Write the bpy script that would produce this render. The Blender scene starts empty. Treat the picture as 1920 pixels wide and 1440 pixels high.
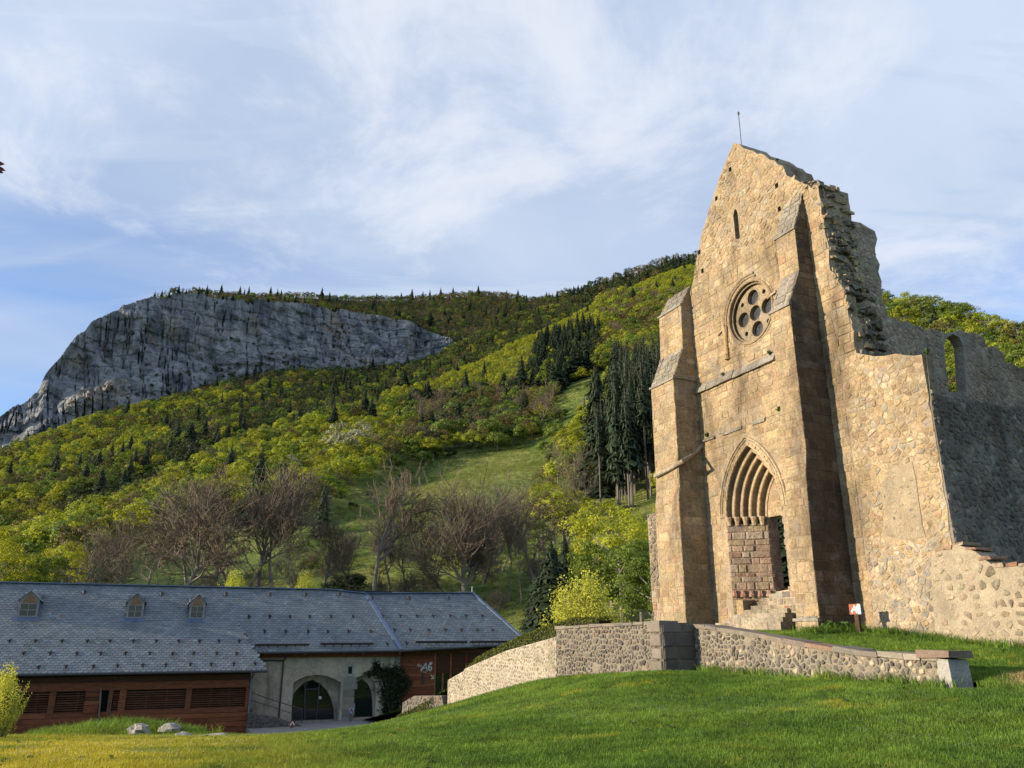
import bpy, math, random
import numpy as np
from mathutils import Vector, Matrix, noise as mnoise
from mathutils.geometry import delaunay_2d_cdt

random.seed(7)
np.random.seed(7)
sc = bpy.context.scene
C = sc.collection

# ------------------------------------------------------------------ camera, sky, sun, exposure
FPX, PITCH = 1480.0, math.atan(475.0 / 1480.0)        # photo pixels (1920 wide), upward tilt
cam = bpy.data.cameras.new('camera')
cam.sensor_width = 36.0
cam.lens = 36.0 * FPX / 1920.0
cam.clip_start, cam.clip_end = 0.1, 8000.0
cam_o = bpy.data.objects.new('camera', cam)
C.objects.link(cam_o)
cam_o.location = (0, 0, 0)                              # eye level is z = 0
cam_o.rotation_euler = (math.pi / 2 + PITCH, 0, 0)
sc.camera = cam_o

SUN_YAW, SUN_EL = math.radians(-103.0), math.radians(12.5)   # yaw clockwise from +Y
SUN = Vector((math.sin(SUN_YAW) * math.cos(SUN_EL), math.cos(SUN_YAW) * math.cos(SUN_EL), math.sin(SUN_EL)))
sl = bpy.data.lights.new('sun', 'SUN')
sl.energy, sl.angle, sl.color = 5.0, math.radians(0.6), (1.0, 0.82, 0.58)
so = bpy.data.objects.new('sun', sl)
C.objects.link(so)
so.rotation_euler = SUN.to_track_quat('Z', 'Y').to_euler()
so.location = SUN * 60

w = bpy.data.worlds.new('World')
sc.world = w
w.use_nodes = True
nt = w.node_tree
nt.nodes.clear()


def nd(tree, kind, **kw):
    n = tree.nodes.new(kind)
    for k, v in kw.items():
        setattr(n, k, v)
    return n


def mathn(tree, op, a, b=None, clamp=False):
    n = nd(tree, 'ShaderNodeMath', operation=op, use_clamp=clamp)
    for i, v in enumerate((a, b)):
        if v is None:
            continue
        if isinstance(v, (int, float)):
            n.inputs[i].default_value = v
        else:
            tree.links.new(v, n.inputs[i])
    return n.outputs[0]


def mixc(tree, fac, a, b, blend='MIX'):
    n = nd(tree, 'ShaderNodeMix', data_type='RGBA', blend_type=blend)
    for i, v in ((0, fac), (6, a), (7, b)):
        if isinstance(v, (int, float)):
            n.inputs[i].default_value = v
        elif isinstance(v, tuple):
            n.inputs[i].default_value = (v + (1.0,))[:4]
        else:
            tree.links.new(v, n.inputs[i])
    return n.outputs[2]


def maprange(tree, val, a, b, c=0.0, d=1.0, smooth=True):
    n = nd(tree, 'ShaderNodeMapRange', interpolation_type='SMOOTHSTEP' if smooth else 'LINEAR')
    tree.links.new(val, n.inputs[0])
    for i, v in enumerate((a, b, c, d)):
        n.inputs[i + 1].default_value = v
    return n.outputs[0]


def noisen(tree, vec, scale, detail=4.0, rough=0.55, dist=0.0):
    n = nd(tree, 'ShaderNodeTexNoise')
    n.inputs['Scale'].default_value = scale
    n.inputs['Detail'].default_value = detail
    n.inputs['Roughness'].default_value = rough
    n.inputs['Distortion'].default_value = dist
    if vec is not None:
        tree.links.new(vec, n.inputs['Vector'])
    return n.outputs[0]


def vscale(tree, vec, s, off=(0, 0, 0), rot=(0, 0, 0)):
    n = nd(tree, 'ShaderNodeMapping')
    n.inputs['Scale'].default_value = s
    n.inputs['Location'].default_value = off
    n.inputs['Rotation'].default_value = rot
    tree.links.new(vec, n.inputs['Vector'])
    return n.outputs[0]


def build_sky():
    sky = nd(nt, 'ShaderNodeTexSky', sky_type='NISHITA')
    sky.sun_disc = False
    sky.sun_elevation, sky.sun_rotation = SUN_EL, SUN_YAW
    sky.altitude, sky.air_density, sky.dust_density, sky.ozone_density = 900, 1.0, 0.7, 1.6
    geo = nd(nt, 'ShaderNodeTexCoord').outputs['Generated']
    sep = nd(nt, 'ShaderNodeSeparateXYZ')
    nt.links.new(geo, sep.inputs[0])
    z = mathn(nt, 'MAXIMUM', sep.outputs[2], 0.03)
    # the cloud sheet: directions projected on a level layer overhead
    px = mathn(nt, 'DIVIDE', sep.outputs[0], mathn(nt, 'ADD', z, 0.12))
    py = mathn(nt, 'DIVIDE', sep.outputs[1], mathn(nt, 'ADD', z, 0.12))
    cmb = nd(nt, 'ShaderNodeCombineXYZ')
    nt.links.new(px, cmb.inputs[0])
    nt.links.new(py, cmb.inputs[1])
    p = cmb.outputs[0]
    veil = noisen(nt, vscale(nt, p, (0.30, 0.75, 1), (3.1, 1.7, 0), (0, 0, 0.35)), 1.0, 5.0, 0.55, 0.7)
    puff = noisen(nt, vscale(nt, p, (0.75, 0.62, 1), CLOUD_OFF, (0, 0, -0.6)), 1.0, 8.0, 0.60, 0.5)
    wisp = noisen(nt, vscale(nt, p, (0.8, 2.6, 1), (0.4, 2.9, 0), (0, 0, 0.25)), 1.3, 6.0, 0.62, 1.0)
    shade = noisen(nt, vscale(nt, p, (0.9, 1.5, 1), (8.4, 1.9, 0), (0, 0, 0.5)), 1.0, 5.0, 0.55, 0.6)
    elev = maprange(nt, mathn(nt, 'ADD', sep.outputs[2], mathn(nt, 'MULTIPLY', veil, 0.36)), 0.34, 0.57)
    vf = mathn(nt, 'MULTIPLY', maprange(nt, veil, 0.25, 0.62, 0.32, 0.95), elev)
    vf = mathn(nt, 'ADD', vf, mathn(nt, 'MULTIPLY', maprange(nt, wisp, 0.48, 0.7, 0.0, 0.35), maprange(nt, elev, 0.0, 0.6)), True)
    fluff = noisen(nt, vscale(nt, p, (2.2, 1.9, 1), (1.5, 4.4, 0)), 1.0, 9.0, 0.66, 0.5)
    pk = mathn(nt, 'ADD', mathn(nt, 'MULTIPLY', puff, 0.58), mathn(nt, 'MULTIPLY', fluff, 0.42))
    pf = mathn(nt, 'MULTIPLY', maprange(nt, pk, 0.52, 0.64), elev)
    veil_c = mixc(nt, maprange(nt, shade, 0.35, 0.65), VEIL_D, VEIL)
    sky_c = mixc(nt, 1.0, sky.outputs[0], SKY_TINT, 'MULTIPLY')
    c = mixc(nt, vf, sky_c, veil_c)
    c = mixc(nt, mathn(nt, 'MULTIPLY', pf, 0.75), c, PUFF)
    bg = nd(nt, 'ShaderNodeBackground')
    bg.inputs['Strength'].default_value = 0.091
    nt.links.new(c, bg.inputs['Color'])
    out = nd(nt, 'ShaderNodeOutputWorld')
    nt.links.new(bg.outputs[0], out.inputs[0])


CLOUD_OFF = (12.4, 1.1, 0.0)
SKY_TINT = (1.0, 1.3, 1.75)
VEIL, VEIL_D, PUFF = (4.1, 4.75, 5.85), (3.25, 3.95, 5.2), (5.4, 5.65, 6.15)
build_sky()
vs = sc.view_settings
vs.view_transform, vs.look, vs.gamma, vs.exposure = 'Standard', 'None', 1.0, 0.8
vs.use_curve_mapping = False
sc.cycles.max_bounces = 5
sc.cycles.diffuse_bounces = 3
sc.cycles.transparent_max_bounces = 6
sc.cycles.use_denoising = True

# ------------------------------------------------------------------ geometry helpers
cP, sP = math.cos(PITCH), math.sin(PITCH)


def ray(px, py):
    x, v = px - 960.0, 720.0 - py
    return np.array((x, FPX * cP - v * sP, FPX * sP + v * cP))


def project(p):
    x, y, z = p
    d = y * cP + z * sP
    u = -y * sP + z * cP
    return 960.0 + FPX * x / d, 720.0 - FPX * u / d, d


def at_dist(px, py, d):
    """world point seen at a photo pixel, at horizontal distance d"""
    r = ray(px, py)
    return r * (d / math.hypot(r[0], r[1]))


def hit(px, py, P, n):
    r = ray(px, py)
    n = np.array(n, float)
    return r * (np.dot(np.array(P, float), n) / np.dot(r, n))


class MB:
    """collects verts / faces / per-face tints and builds ONE mesh object"""

    def __init__(self):
        self.v, self.f, self.c, self.m = [], [], [], []

    def add(self, vs_, fs_, col=(0.5, 0.5, 0.5), mi=0):
        o = len(self.v)
        self.v.extend([tuple(q) for q in vs_])
        for f in fs_:
            self.f.append(tuple(i + o for i in f))
            self.c.append(col)
            self.m.append(mi)
        return self

    def box(self, a, b, col=(0.5, 0.5, 0.5), mi=0, jit=0.0):
        x0, y0, z0 = a
        x1, y1, z1 = b
        vv = [(x0, y0, z0), (x1, y0, z0), (x1, y1, z0), (x0, y1, z0), (x0, y0, z1), (x1, y0, z1), (x1, y1, z1), (x0, y1, z1)]
        if jit:
            vv = [tuple(k + random.uniform(-jit, jit) for k in q) for q in vv]
        return self.add(vv, [(0, 3, 2, 1), (4, 5, 6, 7), (0, 1, 5, 4), (1, 2, 6, 5), (2, 3, 7, 6), (3, 0, 4, 7)], col, mi)

    def bar(self, p, q, wd, hd, col=(0.5, 0.5, 0.5), mi=0, up=(0, 0, 1)):
        p, q = Vector(p), Vector(q)
        d = (q - p).normalized()
        s = d.cross(Vector(up))
        if s.length < 1e-4:
            s = d.cross(Vector((1, 0, 0)))
        s.normalize()
        t = s.cross(d)
        s, t = s * wd / 2, t * hd / 2
        vv = [p - s - t, p + s - t, p + s + t, p - s + t, q - s - t, q + s - t, q + s + t, q - s + t]
        return self.add(vv, [(3, 2, 1, 0), (4, 5, 6, 7), (0, 1, 5, 4), (1, 2, 6, 5), (2, 3, 7, 6), (3, 0, 4, 7)], col, mi)

    def tube(self, pts, rad, n=8, col=(0.5, 0.5, 0.5), mi=0, caps=True):
        pts = [Vector(p) for p in pts]
        if not isinstance(rad, (list, tuple)):
            rad = [rad] * len(pts)
        rings = []
        ref = None
        for i, p in enumerate(pts):
            d = (pts[min(i + 1, len(pts) - 1)] - pts[max(i - 1, 0)]).normalized()
            if ref is None:
                ref = d.cross(Vector((0.31, 0.2, 0.93)))
                if ref.length < 0.05:
                    ref = d.cross(Vector((1, 0, 0)))
            ref = (ref - d * ref.dot(d)).normalized()
            b = d.cross(ref)
            rings.append([p + (ref * math.cos(2 * math.pi * k / n) + b * math.sin(2 * math.pi * k / n)) * rad[i] for k in range(n)])
        vv = [q for r in rings for q in r]
        ff = []
        for i in range(len(pts) - 1):
            for k in range(n):
                k2 = (k + 1) % n
                ff.append((i * n + k, i * n + k2, (i + 1) * n + k2, (i + 1) * n + k))
        if caps:
            ff.append(tuple(range(n))[::-1])
            ff.append(tuple((len(pts) - 1) * n + k for k in range(n)))
        return self.add(vv, ff, col, mi)

    def build(self, name, mat, parent=None, smooth=False, kind=None, tint=True):
        me = bpy.data.meshes.new(name)
        me.from_pydata(self.v, [], self.f)
        mats = mat if isinstance(mat, (list, tuple)) else [mat]
        for m in mats:
            me.materials.append(m)
        if len(mats) > 1:
            me.polygons.foreach_set('material_index', self.m)
        if tint and self.f:
            a = me.attributes.new('tint', 'FLOAT_COLOR', 'FACE')
            a.data.foreach_set('color', np.array([tuple(c)[:3] + (1.0,) for c in self.c], dtype=np.float32).ravel())
        if smooth:
            me.polygons.foreach_set('use_smooth', [True] * len(me.polygons))
        me.update()
        o = bpy.data.objects.new(name, me)
        C.objects.link(o)
        if parent is not None:
            o.parent = parent
        if kind:
            o['kind'] = kind
        return o


def tag(o, label, cat=None, group=None, kind=None):
    o['label'] = label
    if cat:
        o['category'] = cat
    if group:
        o['group'] = group
    if kind:
        o['kind'] = kind
    return o


def empty(name, loc=(0, 0, 0), rz=0.0, label=None, cat=None, group=None, parent=None):
    o = bpy.data.objects.new(name, None)
    o.empty_display_size = 0.3
    C.objects.link(o)
    o.location, o.rotation_euler = loc, (0, 0, rz)
    if parent is not None:
        o.parent = parent
    if label:
        tag(o, label, cat, group)
    return o


def in_poly(p, poly):
    x, y = p
    c = False
    j = len(poly) - 1
    for i in range(len(poly)):
        xi, yi = poly[i]
        xj, yj = poly[j]
        if (yi > y) != (yj > y) and x < (xj - xi) * (y - yi) / (yj - yi) + xi:
            c = not c
        j = i
    return c


def in_poly_many(q, poly):
    x, y = q[:, 0], q[:, 1]
    c = np.zeros(len(q), bool)
    j = len(poly) - 1
    for i in range(len(poly)):
        xi, yi = poly[i]
        xj, yj = poly[j]
        if yi != yj:
            c ^= ((yi > y) != (yj > y)) & (x < (xj - xi) * (y - yi) / (yj - yi) + xi)
        j = i
    return c


def area2(poly):
    return 0.5 * sum(poly[i - 1][0] * poly[i][1] - poly[i][0] * poly[i - 1][1] for i in range(len(poly)))


def clip_halfplane(poly, a, b, c):
    """keep a*x + b*y <= c"""
    out = []
    for i in range(len(poly)):
        p, q = poly[i - 1], poly[i]
        dp, dq = a * p[0] + b * p[1] - c, a * q[0] + b * q[1] - c
        if (dp <= 0) != (dq <= 0):
            t = dp / (dp - dq)
            out.append((p[0] + t * (q[0] - p[0]), p[1] + t * (q[1] - p[1])))
        if dq <= 0:
            out.append(q)
    return out


def clip_convex(subject, conv):
    """any polygon clipped by a convex, counter-clockwise one"""
    out = list(subject)
    for i in range(len(conv)):
        p, q = conv[i - 1], conv[i]
        dx, dy = q[0] - p[0], q[1] - p[1]
        out = clip_halfplane(out, dy, -dx, dy * p[0] - dx * p[1])
        if len(out) < 3:
            return []
    return out


def ragged(pts, amp=0.12, step=0.35, closed=False):
    """subdivide a broken masonry edge into small irregular steps"""
    out = []
    for i in range(len(pts) - (0 if closed else 1)):
        p, q = np.array(pts[i], float), np.array(pts[(i + 1) % len(pts)], float)
        L = np.linalg.norm(q - p)
        n = max(1, int(L / step))
        nr = np.array((-(q - p)[1], (q - p)[0])) / max(L, 1e-6)
        for k in range(n):
            t = k / n
            a = 0 if k == 0 else random.uniform(-amp, amp)
            out.append(tuple(p + (q - p) * t + nr * a))
    if not closed:
        out.append(tuple(pts[-1]))
    return out


def slab(poly, holes, thick, fmap, col=(0.5, 0.5, 0.5), mb=None, back=True, edge=None):
    """wall core: polygon with holes in (u, v), front at w = 0, back at w = -thick"""
    mb = mb or MB()
    pts, edges, loops = [], [], []
    for lp in [poly] + list(holes):
        if area2(lp) < 0:
            lp = lp[::-1]
        o = len(pts)
        pts += [Vector((q[0], q[1])) for q in lp]
        edges += [(o + k, o + (k + 1) % len(lp)) for k in range(len(lp))]
        loops.append(lp)
    vo, eo, fo, *_ = delaunay_2d_cdt(pts, edges, [], 2, 1e-5)
    keep = []
    for f in fo:
        cx = sum(vo[i].x for i in f) / len(f)
        cy = sum(vo[i].y for i in f) / len(f)
        if in_poly((cx, cy), loops[0]) and not any(in_poly((cx, cy), h) for h in loops[1:]):
            keep.append(f)
    mb.add([fmap(q.x, q.y, 0.0) for q in vo], keep, col)
    if back:
        mb.add([fmap(q.x, q.y, -thick) for q in vo], [f[::-1] for f in keep], col)
    for lp in loops:
        n = len(lp)
        mb.add([fmap(q[0], q[1], 0.0) for q in lp] + [fmap(q[0], q[1], -thick) for q in lp],
               [(k, n + k, n + (k + 1) % n, (k + 1) % n) for k in range(n)], edge or col)
    return mb


# ------------------------------------------------------------------ masonry pieces
def stone_piece(poly, fmap, col, proud, bevel=0.025, base=-0.01, dome=0.0):
    """one dressed or rubble stone: chamfered front standing proud of the mortar"""
    if area2(poly) < 0:
        poly = poly[::-1]
    n = len(poly)
    cx, cy = sum(p[0] for p in poly) / n, sum(p[1] for p in poly) / n
    r = math.sqrt(abs(area2(poly)))
    k = max(0.55, 1 - 2.0 * bevel / max(r, 0.01))
    tx, ty = random.gauss(0, 0.02), random.gauss(0, 0.02)
    vv = [fmap(p[0], p[1], base) for p in poly]
    vv += [fmap(cx + (p[0] - cx) * (1 + k) / 2, cy + (p[1] - cy) * (1 + k) / 2, proud * 0.72 + tx * (p[0] - cx) + ty * (p[1] - cy)) for p in poly]
    vv += [fmap(cx + (p[0] - cx) * k * 0.93, cy + (p[1] - cy) * k * 0.93, proud + tx * (p[0] - cx) + ty * (p[1] - cy)) for p in poly]
    ff = []
    for a in (0, 1):
        ff += [(a * n + i, a * n + (i + 1) % n, (a + 1) * n + (i + 1) % n, (a + 1) * n + i) for i in range(n)]
    if dome > 0:
        vv.append(fmap(cx + random.gauss(0, 0.1 * r), cy + random.gauss(0, 0.1 * r), proud + dome))
        ff += [(2 * n + i, 2 * n + (i + 1) % n, 3 * n) for i in range(n)]
    else:
        ff.append(tuple(2 * n + i for i in range(n)))
    ctr = fmap(cx, cy, proud)
    return dict(v=vv, f=ff, col=col, area=abs(area2(poly)), c=ctr)


def jcol(base, j=0.10, hue=0.022):
    k = 1 + random.gauss(0, j)
    return tuple(max(0.01, c * k * (1 + random.gauss(0, hue))) for c in base)


def pick(pal):
    r = random.random() * sum(p[0] for p in pal)
    for p in pal:
        r -= p[0]
        if r <= 0:
            return jcol(p[1])
    return jcol(pal[-1][1])


def ashlar(poly, holes, fmap, pal, hr=(0.24, 0.38), lr=(0.32, 0.85), joint=0.014, proud=(0.012, 0.05), zcol=None, skip=0.0):
    xs, ys = [p[0] for p in poly], [p[1] for p in poly]
    y = min(ys)
    out = []
    while y < max(ys):
        h = random.uniform(*hr)
        x = min(xs) - random.random() * 0.6
        while x < max(xs):
            l = random.uniform(*lr)
            if random.random() < 0.12:
                l *= 0.5
            q = [(x + joint, y + joint), (x + l - joint, y + joint), (x + l - joint, y + h - joint), (x + joint, y + h - joint)]
            q = [(a + random.gauss(0, 0.006), b + random.gauss(0, 0.006)) for a, b in q]
            cxy = (x + l / 2, y + h / 2)
            x += l
            if random.random() < skip:
                continue
            chk = q + [cxy, (cxy[0], q[0][1]), (cxy[0], q[2][1]), (q[0][0], cxy[1]), (q[1][0], cxy[1])]
            if any(in_poly(c, hh) for hh in holes for c in chk) or any(in_poly(hh[0], q) for hh in holes):
                continue
            ins = sum(in_poly(c, poly) for c in q)
            if ins == 0:
                continue
            if ins < 4:
                q = clip_convex(poly, q)
                if len(q) < 3 or len(q) > 9 or abs(area2(q)) < 0.01:
                    continue
            col = pick(zcol(cxy[0], cxy[1]) if zcol else pal)
            out.append(stone_piece(q, fmap, col, random.uniform(*proud)))
        y += h
    return out


def rubble(poly, holes, fmap, pal, size=(0.26, 0.19), joint=0.02, proud=(0.02, 0.07), zcol=None, keep=1.0, shrink=1.0, jitter=0.3, row_var=0.25, rnd=0.15, dome=0.02):
    xs, ys = [p[0] for p in poly], [p[1] for p in poly]
    rows = []
    y = min(ys) - size[1]
    while y < max(ys) + size[1]:
        h = size[1] * random.uniform(1 - row_var, 1 + row_var)
        x = min(xs) - size[0] * (1 + random.random())
        row = []
        while x < max(xs) + size[0]:
            l = size[0] * random.choice((random.uniform(0.5, 0.9), random.uniform(0.8, 1.3), random.uniform(1.0, 1.8)))
            row.append((x + l / 2 + random.gauss(0, jitter * 0.25 * l), y + h / 2 + random.gauss(0, jitter * 0.35 * h)))
            x += l
        rows.append(row)
        y += h
    out = []
    for ri, row in enumerate(rows):
        for i, p in enumerate(row):
            if random.random() > keep:
                continue
            if not in_poly(p, poly) or any(in_poly(p, hh) for hh in holes):
                continue
            nb = row[max(0, i - 2):i] + row[i + 1:i + 3]
            for rr in (ri - 1, ri + 1):
                if 0 <= rr < len(rows):
                    nb += [q for q in rows[rr] if abs(q[0] - p[0]) < size[0] * 2.2]
            cell = [(p[0] - size[0], p[1] - size[1]), (p[0] + size[0], p[1] - size[1]), (p[0] + size[0], p[1] + size[1]), (p[0] - size[0], p[1] + size[1])]
            for q in nb:
                dx, dy = q[0] - p[0], q[1] - p[1]
                m = math.hypot(dx, dy)
                if m < 1e-3:
                    continue
                cell = clip_halfplane(cell, dx / m, dy / m, (dx * (p[0] + q[0]) + dy * (p[1] + q[1])) / 2 / m - joint)
                if len(cell) < 3:
                    break
            if len(cell) < 3:
                continue
            if not all(in_poly(c, poly) for c in cell):
                cell = clip_convex(poly, cell if area2(cell) > 0 else cell[::-1])
                if len(cell) < 3 or len(cell) > 10:
                    continue
            if any(in_poly(c, hh) for hh in holes for c in cell):
                continue
            a = abs(area2(cell))
            if a < 0.003:
                continue
            cx, cy = sum(c[0] for c in cell) / len(cell), sum(c[1] for c in cell) / len(cell)
            # round the corners a little
            rc = []
            for k in range(len(cell)):
                a0, a1, a2 = cell[k - 1], cell[k], cell[(k + 1) % len(cell)]
                rc += [(a1[0] * (1 - rnd) + a0[0] * rnd, a1[1] * (1 - rnd) + a0[1] * rnd), (a1[0] * (1 - rnd) + a2[0] * rnd, a1[1] * (1 - rnd) + a2[1] * rnd)]
            s = shrink * random.uniform(0.95, 1.0)
            rc = [(cx + (c[0] - cx) * s, cy + (c[1] - cy) * s) for c in rc]
            if len(rc) > 12:
                rc = rc[::2]
            out.append(stone_piece(rc, fmap, pick(zcol(cx, cy) if zcol else pal), random.uniform(*proud), 0.03, -0.012, random.uniform(0.0, dome)))
    return out


def place_stones(lst, name, mat, parent, limit=300, rest_name=None, origin=(0, 0, 0), rz=0.0):
    """the stones that show largest become objects of their own, the rest one 'stuff' part"""
    ca, sa = math.cos(rz), math.sin(rz)

    def size(s):
        c = s['c']
        x, y = origin[0] + ca * c[0] - sa * c[1], origin[1] + sa * c[0] + ca * c[1]
        pxy = project((x, y, origin[2] + c[2]))
        vis = 1.0 if -20 < pxy[0] < 1940 and -20 < pxy[1] < 1460 and pxy[2] > 0 else 0.01
        return -s['area'] / max(1.0, x * x + y * y) * vis
    lst = sorted(lst, key=size)
    for s in lst[:limit]:
        MB().add(s['v'], s['f'], s['col']).build(name, mat, parent)
    rest = MB()
    for s in lst[limit:]:
        rest.add(s['v'], s['f'], s['col'])
    if rest.f:
        rest.build(rest_name or 'small_' + name + 's', mat, parent, kind='stuff')


# ------------------------------------------------------------------ materials
ALB = 0.80


def material(name, base=(0.5, 0.5, 0.5), rough=0.9, spec=0.25, var=0.2, vscale_=3.0, fine=0.15, fscale=25.0, bump=0.3, bscale=30.0,
             tint=False, obj_rand=0.0, trans=0.0, metal=0.0, coord='pos', extra=None, bdist=0.02, stretch=(1, 1, 1)):
    m = bpy.data.materials.new(name)
    m.use_nodes = True
    t = m.node_tree
    t.nodes.clear()
    if coord == 'pos':
        vec = nd(t, 'ShaderNodeNewGeometry').outputs['Position']
    else:
        vec = nd(t, 'ShaderNodeTexCoord').outputs['Object']
    if stretch != (1, 1, 1):
        vec = vscale(t, vec, stretch)
    if tint:
        col = nd(t, 'ShaderNodeAttribute', attribute_name='tint').outputs['Color']
    else:
        r = nd(t, 'ShaderNodeRGB')
        r.outputs[0].default_value = tuple(base) + (1,)
        col = r.outputs[0]
    if var:
        n = maprange(t, noisen(t, vec, vscale_, 5.0, 0.6), 0.25, 0.75, 1 - var, 1 + var, False)
        col = mixc(t, 1.0, col, n, 'MULTIPLY')
    if fine:
        n = maprange(t, noisen(t, vec, fscale, 4.0, 0.65), 0.25, 0.75, 1 - fine, 1 + fine, False)
        col = mixc(t, 1.0, col, n, 'MULTIPLY')
    if obj_rand:
        rn = nd(t, 'ShaderNodeObjectInfo').outputs['Random']
        hs = nd(t, 'ShaderNodeHueSaturation')
        t.links.new(col, hs.inputs['Color'])
        t.links.new(maprange(t, rn, 0, 1, 0.5 - 0.012, 0.5 + 0.012, False), hs.inputs['Hue'])
        r2 = mathn(t, 'FRACT', mathn(t, 'MULTIPLY', rn, 17.3))
        t.links.new(maprange(t, r2, 0, 1, 1 - obj_rand, 1 + obj_rand, False), hs.inputs['Value'])
        col = hs.outputs[0]
    if extra:
        col = extra(t, vec, col)
    col = mixc(t, 1.0, col, (ALB, ALB, ALB), 'MULTIPLY')
    p = nd(t, 'ShaderNodeBsdfPrincipled')
    t.links.new(col, p.inputs['Base Color'])
    p.inputs['Roughness'].default_value = rough
    p.inputs['Specular IOR Level'].default_value = spec
    p.inputs['Metallic'].default_value = metal
    if bump:
        b = nd(t, 'ShaderNodeBump')
        b.inputs['Strength'].default_value = bump
        b.inputs['Distance'].default_value = bdist
        t.links.new(noisen(t, vec, bscale, 6.0, 0.65), b.inputs['Height'])
        t.links.new(b.outputs[0], p.inputs['Normal'])
    sh = p.outputs[0]
    if trans:
        tr = nd(t, 'ShaderNodeBsdfTranslucent')
        t.links.new(mixc(t, 1.0, col, (1.25, 1.2, 0.6), 'MULTIPLY'), tr.inputs['Color'])
        mx = nd(t, 'ShaderNodeMixShader')
        mx.inputs[0].default_value = trans
        t.links.new(sh, mx.inputs[1])
        t.links.new(tr.outputs[0], mx.inputs[2])
        sh = mx.outputs[0]
    o = nd(t, 'ShaderNodeOutputMaterial')
    t.links.new(sh, o.inputs[0])
    return m


def stains(t, vec, col):
    """weathering of its own shape: dark crusts, vertical runs, pits and grey lichen on old stone"""
    n1 = noisen(t, vscale(t, vec, (0.6, 0.6, 0.17)), 1.0, 8.0, 0.68, 0.4)
    col = mixc(t, maprange(t, n1, 0.49, 0.70, 0.0, 0.78), col, (0.085, 0.064, 0.046))
    n2 = noisen(t, vec, 2.2, 8.0, 0.72)
    col = mixc(t, maprange(t, n2, 0.54, 0.74, 0.0, 0.55), col, (0.10, 0.08, 0.06))
    n3 = noisen(t, vscale(t, vec, (1, 1, 1), (7, 3, 1)), 1.1, 7.0, 0.66)
    col = mixc(t, maprange(t, n3, 0.50, 0.72, 0.0, 0.62), col, (0.30, 0.27, 0.23))
    n4 = noisen(t, vscale(t, vec, (1, 1, 1), (1, 8, 4)), 0.45, 5.0, 0.6)
    col = mixc(t, 1.0, col, maprange(t, n4, 0.3, 0.7, 0.78, 1.16, False), 'MULTIPLY')
    n5 = noisen(t, vec, 13.0, 3.0, 0.6)
    return mixc(t, maprange(t, n5, 0.60, 0.70, 0.0, 0.6), col, (0.06, 0.048, 0.036))


MAT = {}
MAT['stone'] = material('weathered_stone', tint=True, var=0.22, vscale_=1.2, fine=0.42, fscale=9, bump=1.0, bscale=11, bdist=0.06, extra=stains)
MAT['core'] = material('old_mortar_core', tint=True, var=0.3, vscale_=2.5, fine=0.4, fscale=12, bump=1.0, bscale=9, bdist=0.06, extra=stains)
MAT['rubble'] = material('rubble_stone', tint=True, var=0.2, vscale_=4, fine=0.3, fscale=30, bump=0.7, bscale=26, bdist=0.02)
def grime(t, vec, col):
    n1 = noisen(t, vscale(t, vec, (1.0, 1.0, 0.5)), 0.9, 7.0, 0.66, 0.3)
    col = mixc(t, maprange(t, n1, 0.48, 0.72, 0.0, 0.6), col, (0.17, 0.145, 0.11))
    n2 = noisen(t, vec, 5.0, 6.0, 0.7)
    return mixc(t, maprange(t, n2, 0.55, 0.72, 0.0, 0.5), col, (0.15, 0.125, 0.095))


MAT['mortar'] = material('lime_mortar', tint=True, var=0.22, vscale_=2.0, fine=0.3, fscale=24, bump=1.0, bscale=14, bdist=0.05, extra=grime)
MAT['slate'] = material('roof_slate', tint=True, rough=0.55, spec=0.4, var=0.2, vscale_=0.7, fine=0.15, fscale=8, bump=0.15, bscale=30)
MAT['zinc'] = material('zinc_flashing', (0.16, 0.22, 0.33), rough=0.45, metal=0.5, var=0.15, fine=0.1, bump=0.05)
MAT['steel'] = material('dark_steel', (0.10, 0.10, 0.11), rough=0.5, metal=0.6, var=0.1, fine=0.1, bump=0.05)
MAT['rustbar'] = material('rusty_steel', (0.055, 0.04, 0.032), rough=0.8, metal=0.2, var=0.3, fine=0.2)
MAT['timber'] = material('red_stained_timber', tint=True, rough=0.75, var=0.35, vscale_=1.5, fine=0.35, fscale=6, bump=0.4, bscale=10, stretch=(1, 1, 9))
MAT['greywood'] = material('weathered_wood', (0.20, 0.155, 0.13), rough=0.85, var=0.3, vscale_=4, fine=0.25, fscale=18)
MAT['render'] = material('old_render', (0.56, 0.48, 0.375), rough=0.95, var=0.3, vscale_=0.8, fine=0.22, fscale=5, bump=0.5, bscale=9, bdist=0.03, extra=stains)
MAT['dormerwood'] = material('grey_dormer_wood', (0.30, 0.28, 0.265), rough=0.85, var=0.25, vscale_=4, fine=0.2, fscale=18)
MAT['concrete'] = material('pale_concrete', (0.42, 0.40, 0.37), rough=0.9, var=0.2, vscale_=2, fine=0.15, bump=0.3)
MAT['white'] = material('white_paint', (0.78, 0.78, 0.76), rough=0.6, var=0.05, fine=0.05, bump=0)
MAT['redpaint'] = material('red_brown_paint', (0.33, 0.07, 0.035), rough=0.6, var=0.15, fine=0.1, bump=0)
MAT['bluepaint'] = material('pale_blue_paint', (0.30, 0.48, 0.66), rough=0.6, var=0.05, fine=0.05, bump=0)
MAT['brownpost'] = material('dark_brown_post', (0.075, 0.045, 0.03), rough=0.8, var=0.25, fine=0.2)
MAT['dark'] = material('unlit_gap_black', (0.012, 0.012, 0.012), rough=0.9, var=0.2, fine=0, bump=0)  # near-black colour standing for the darkness of an unlit gap
MAT['gravel'] = material('forecourt_gravel', (0.31, 0.28, 0.26), rough=0.95, var=0.15, vscale_=1, fine=0.3, fscale=40, bump=0.5, bscale=50)


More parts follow.
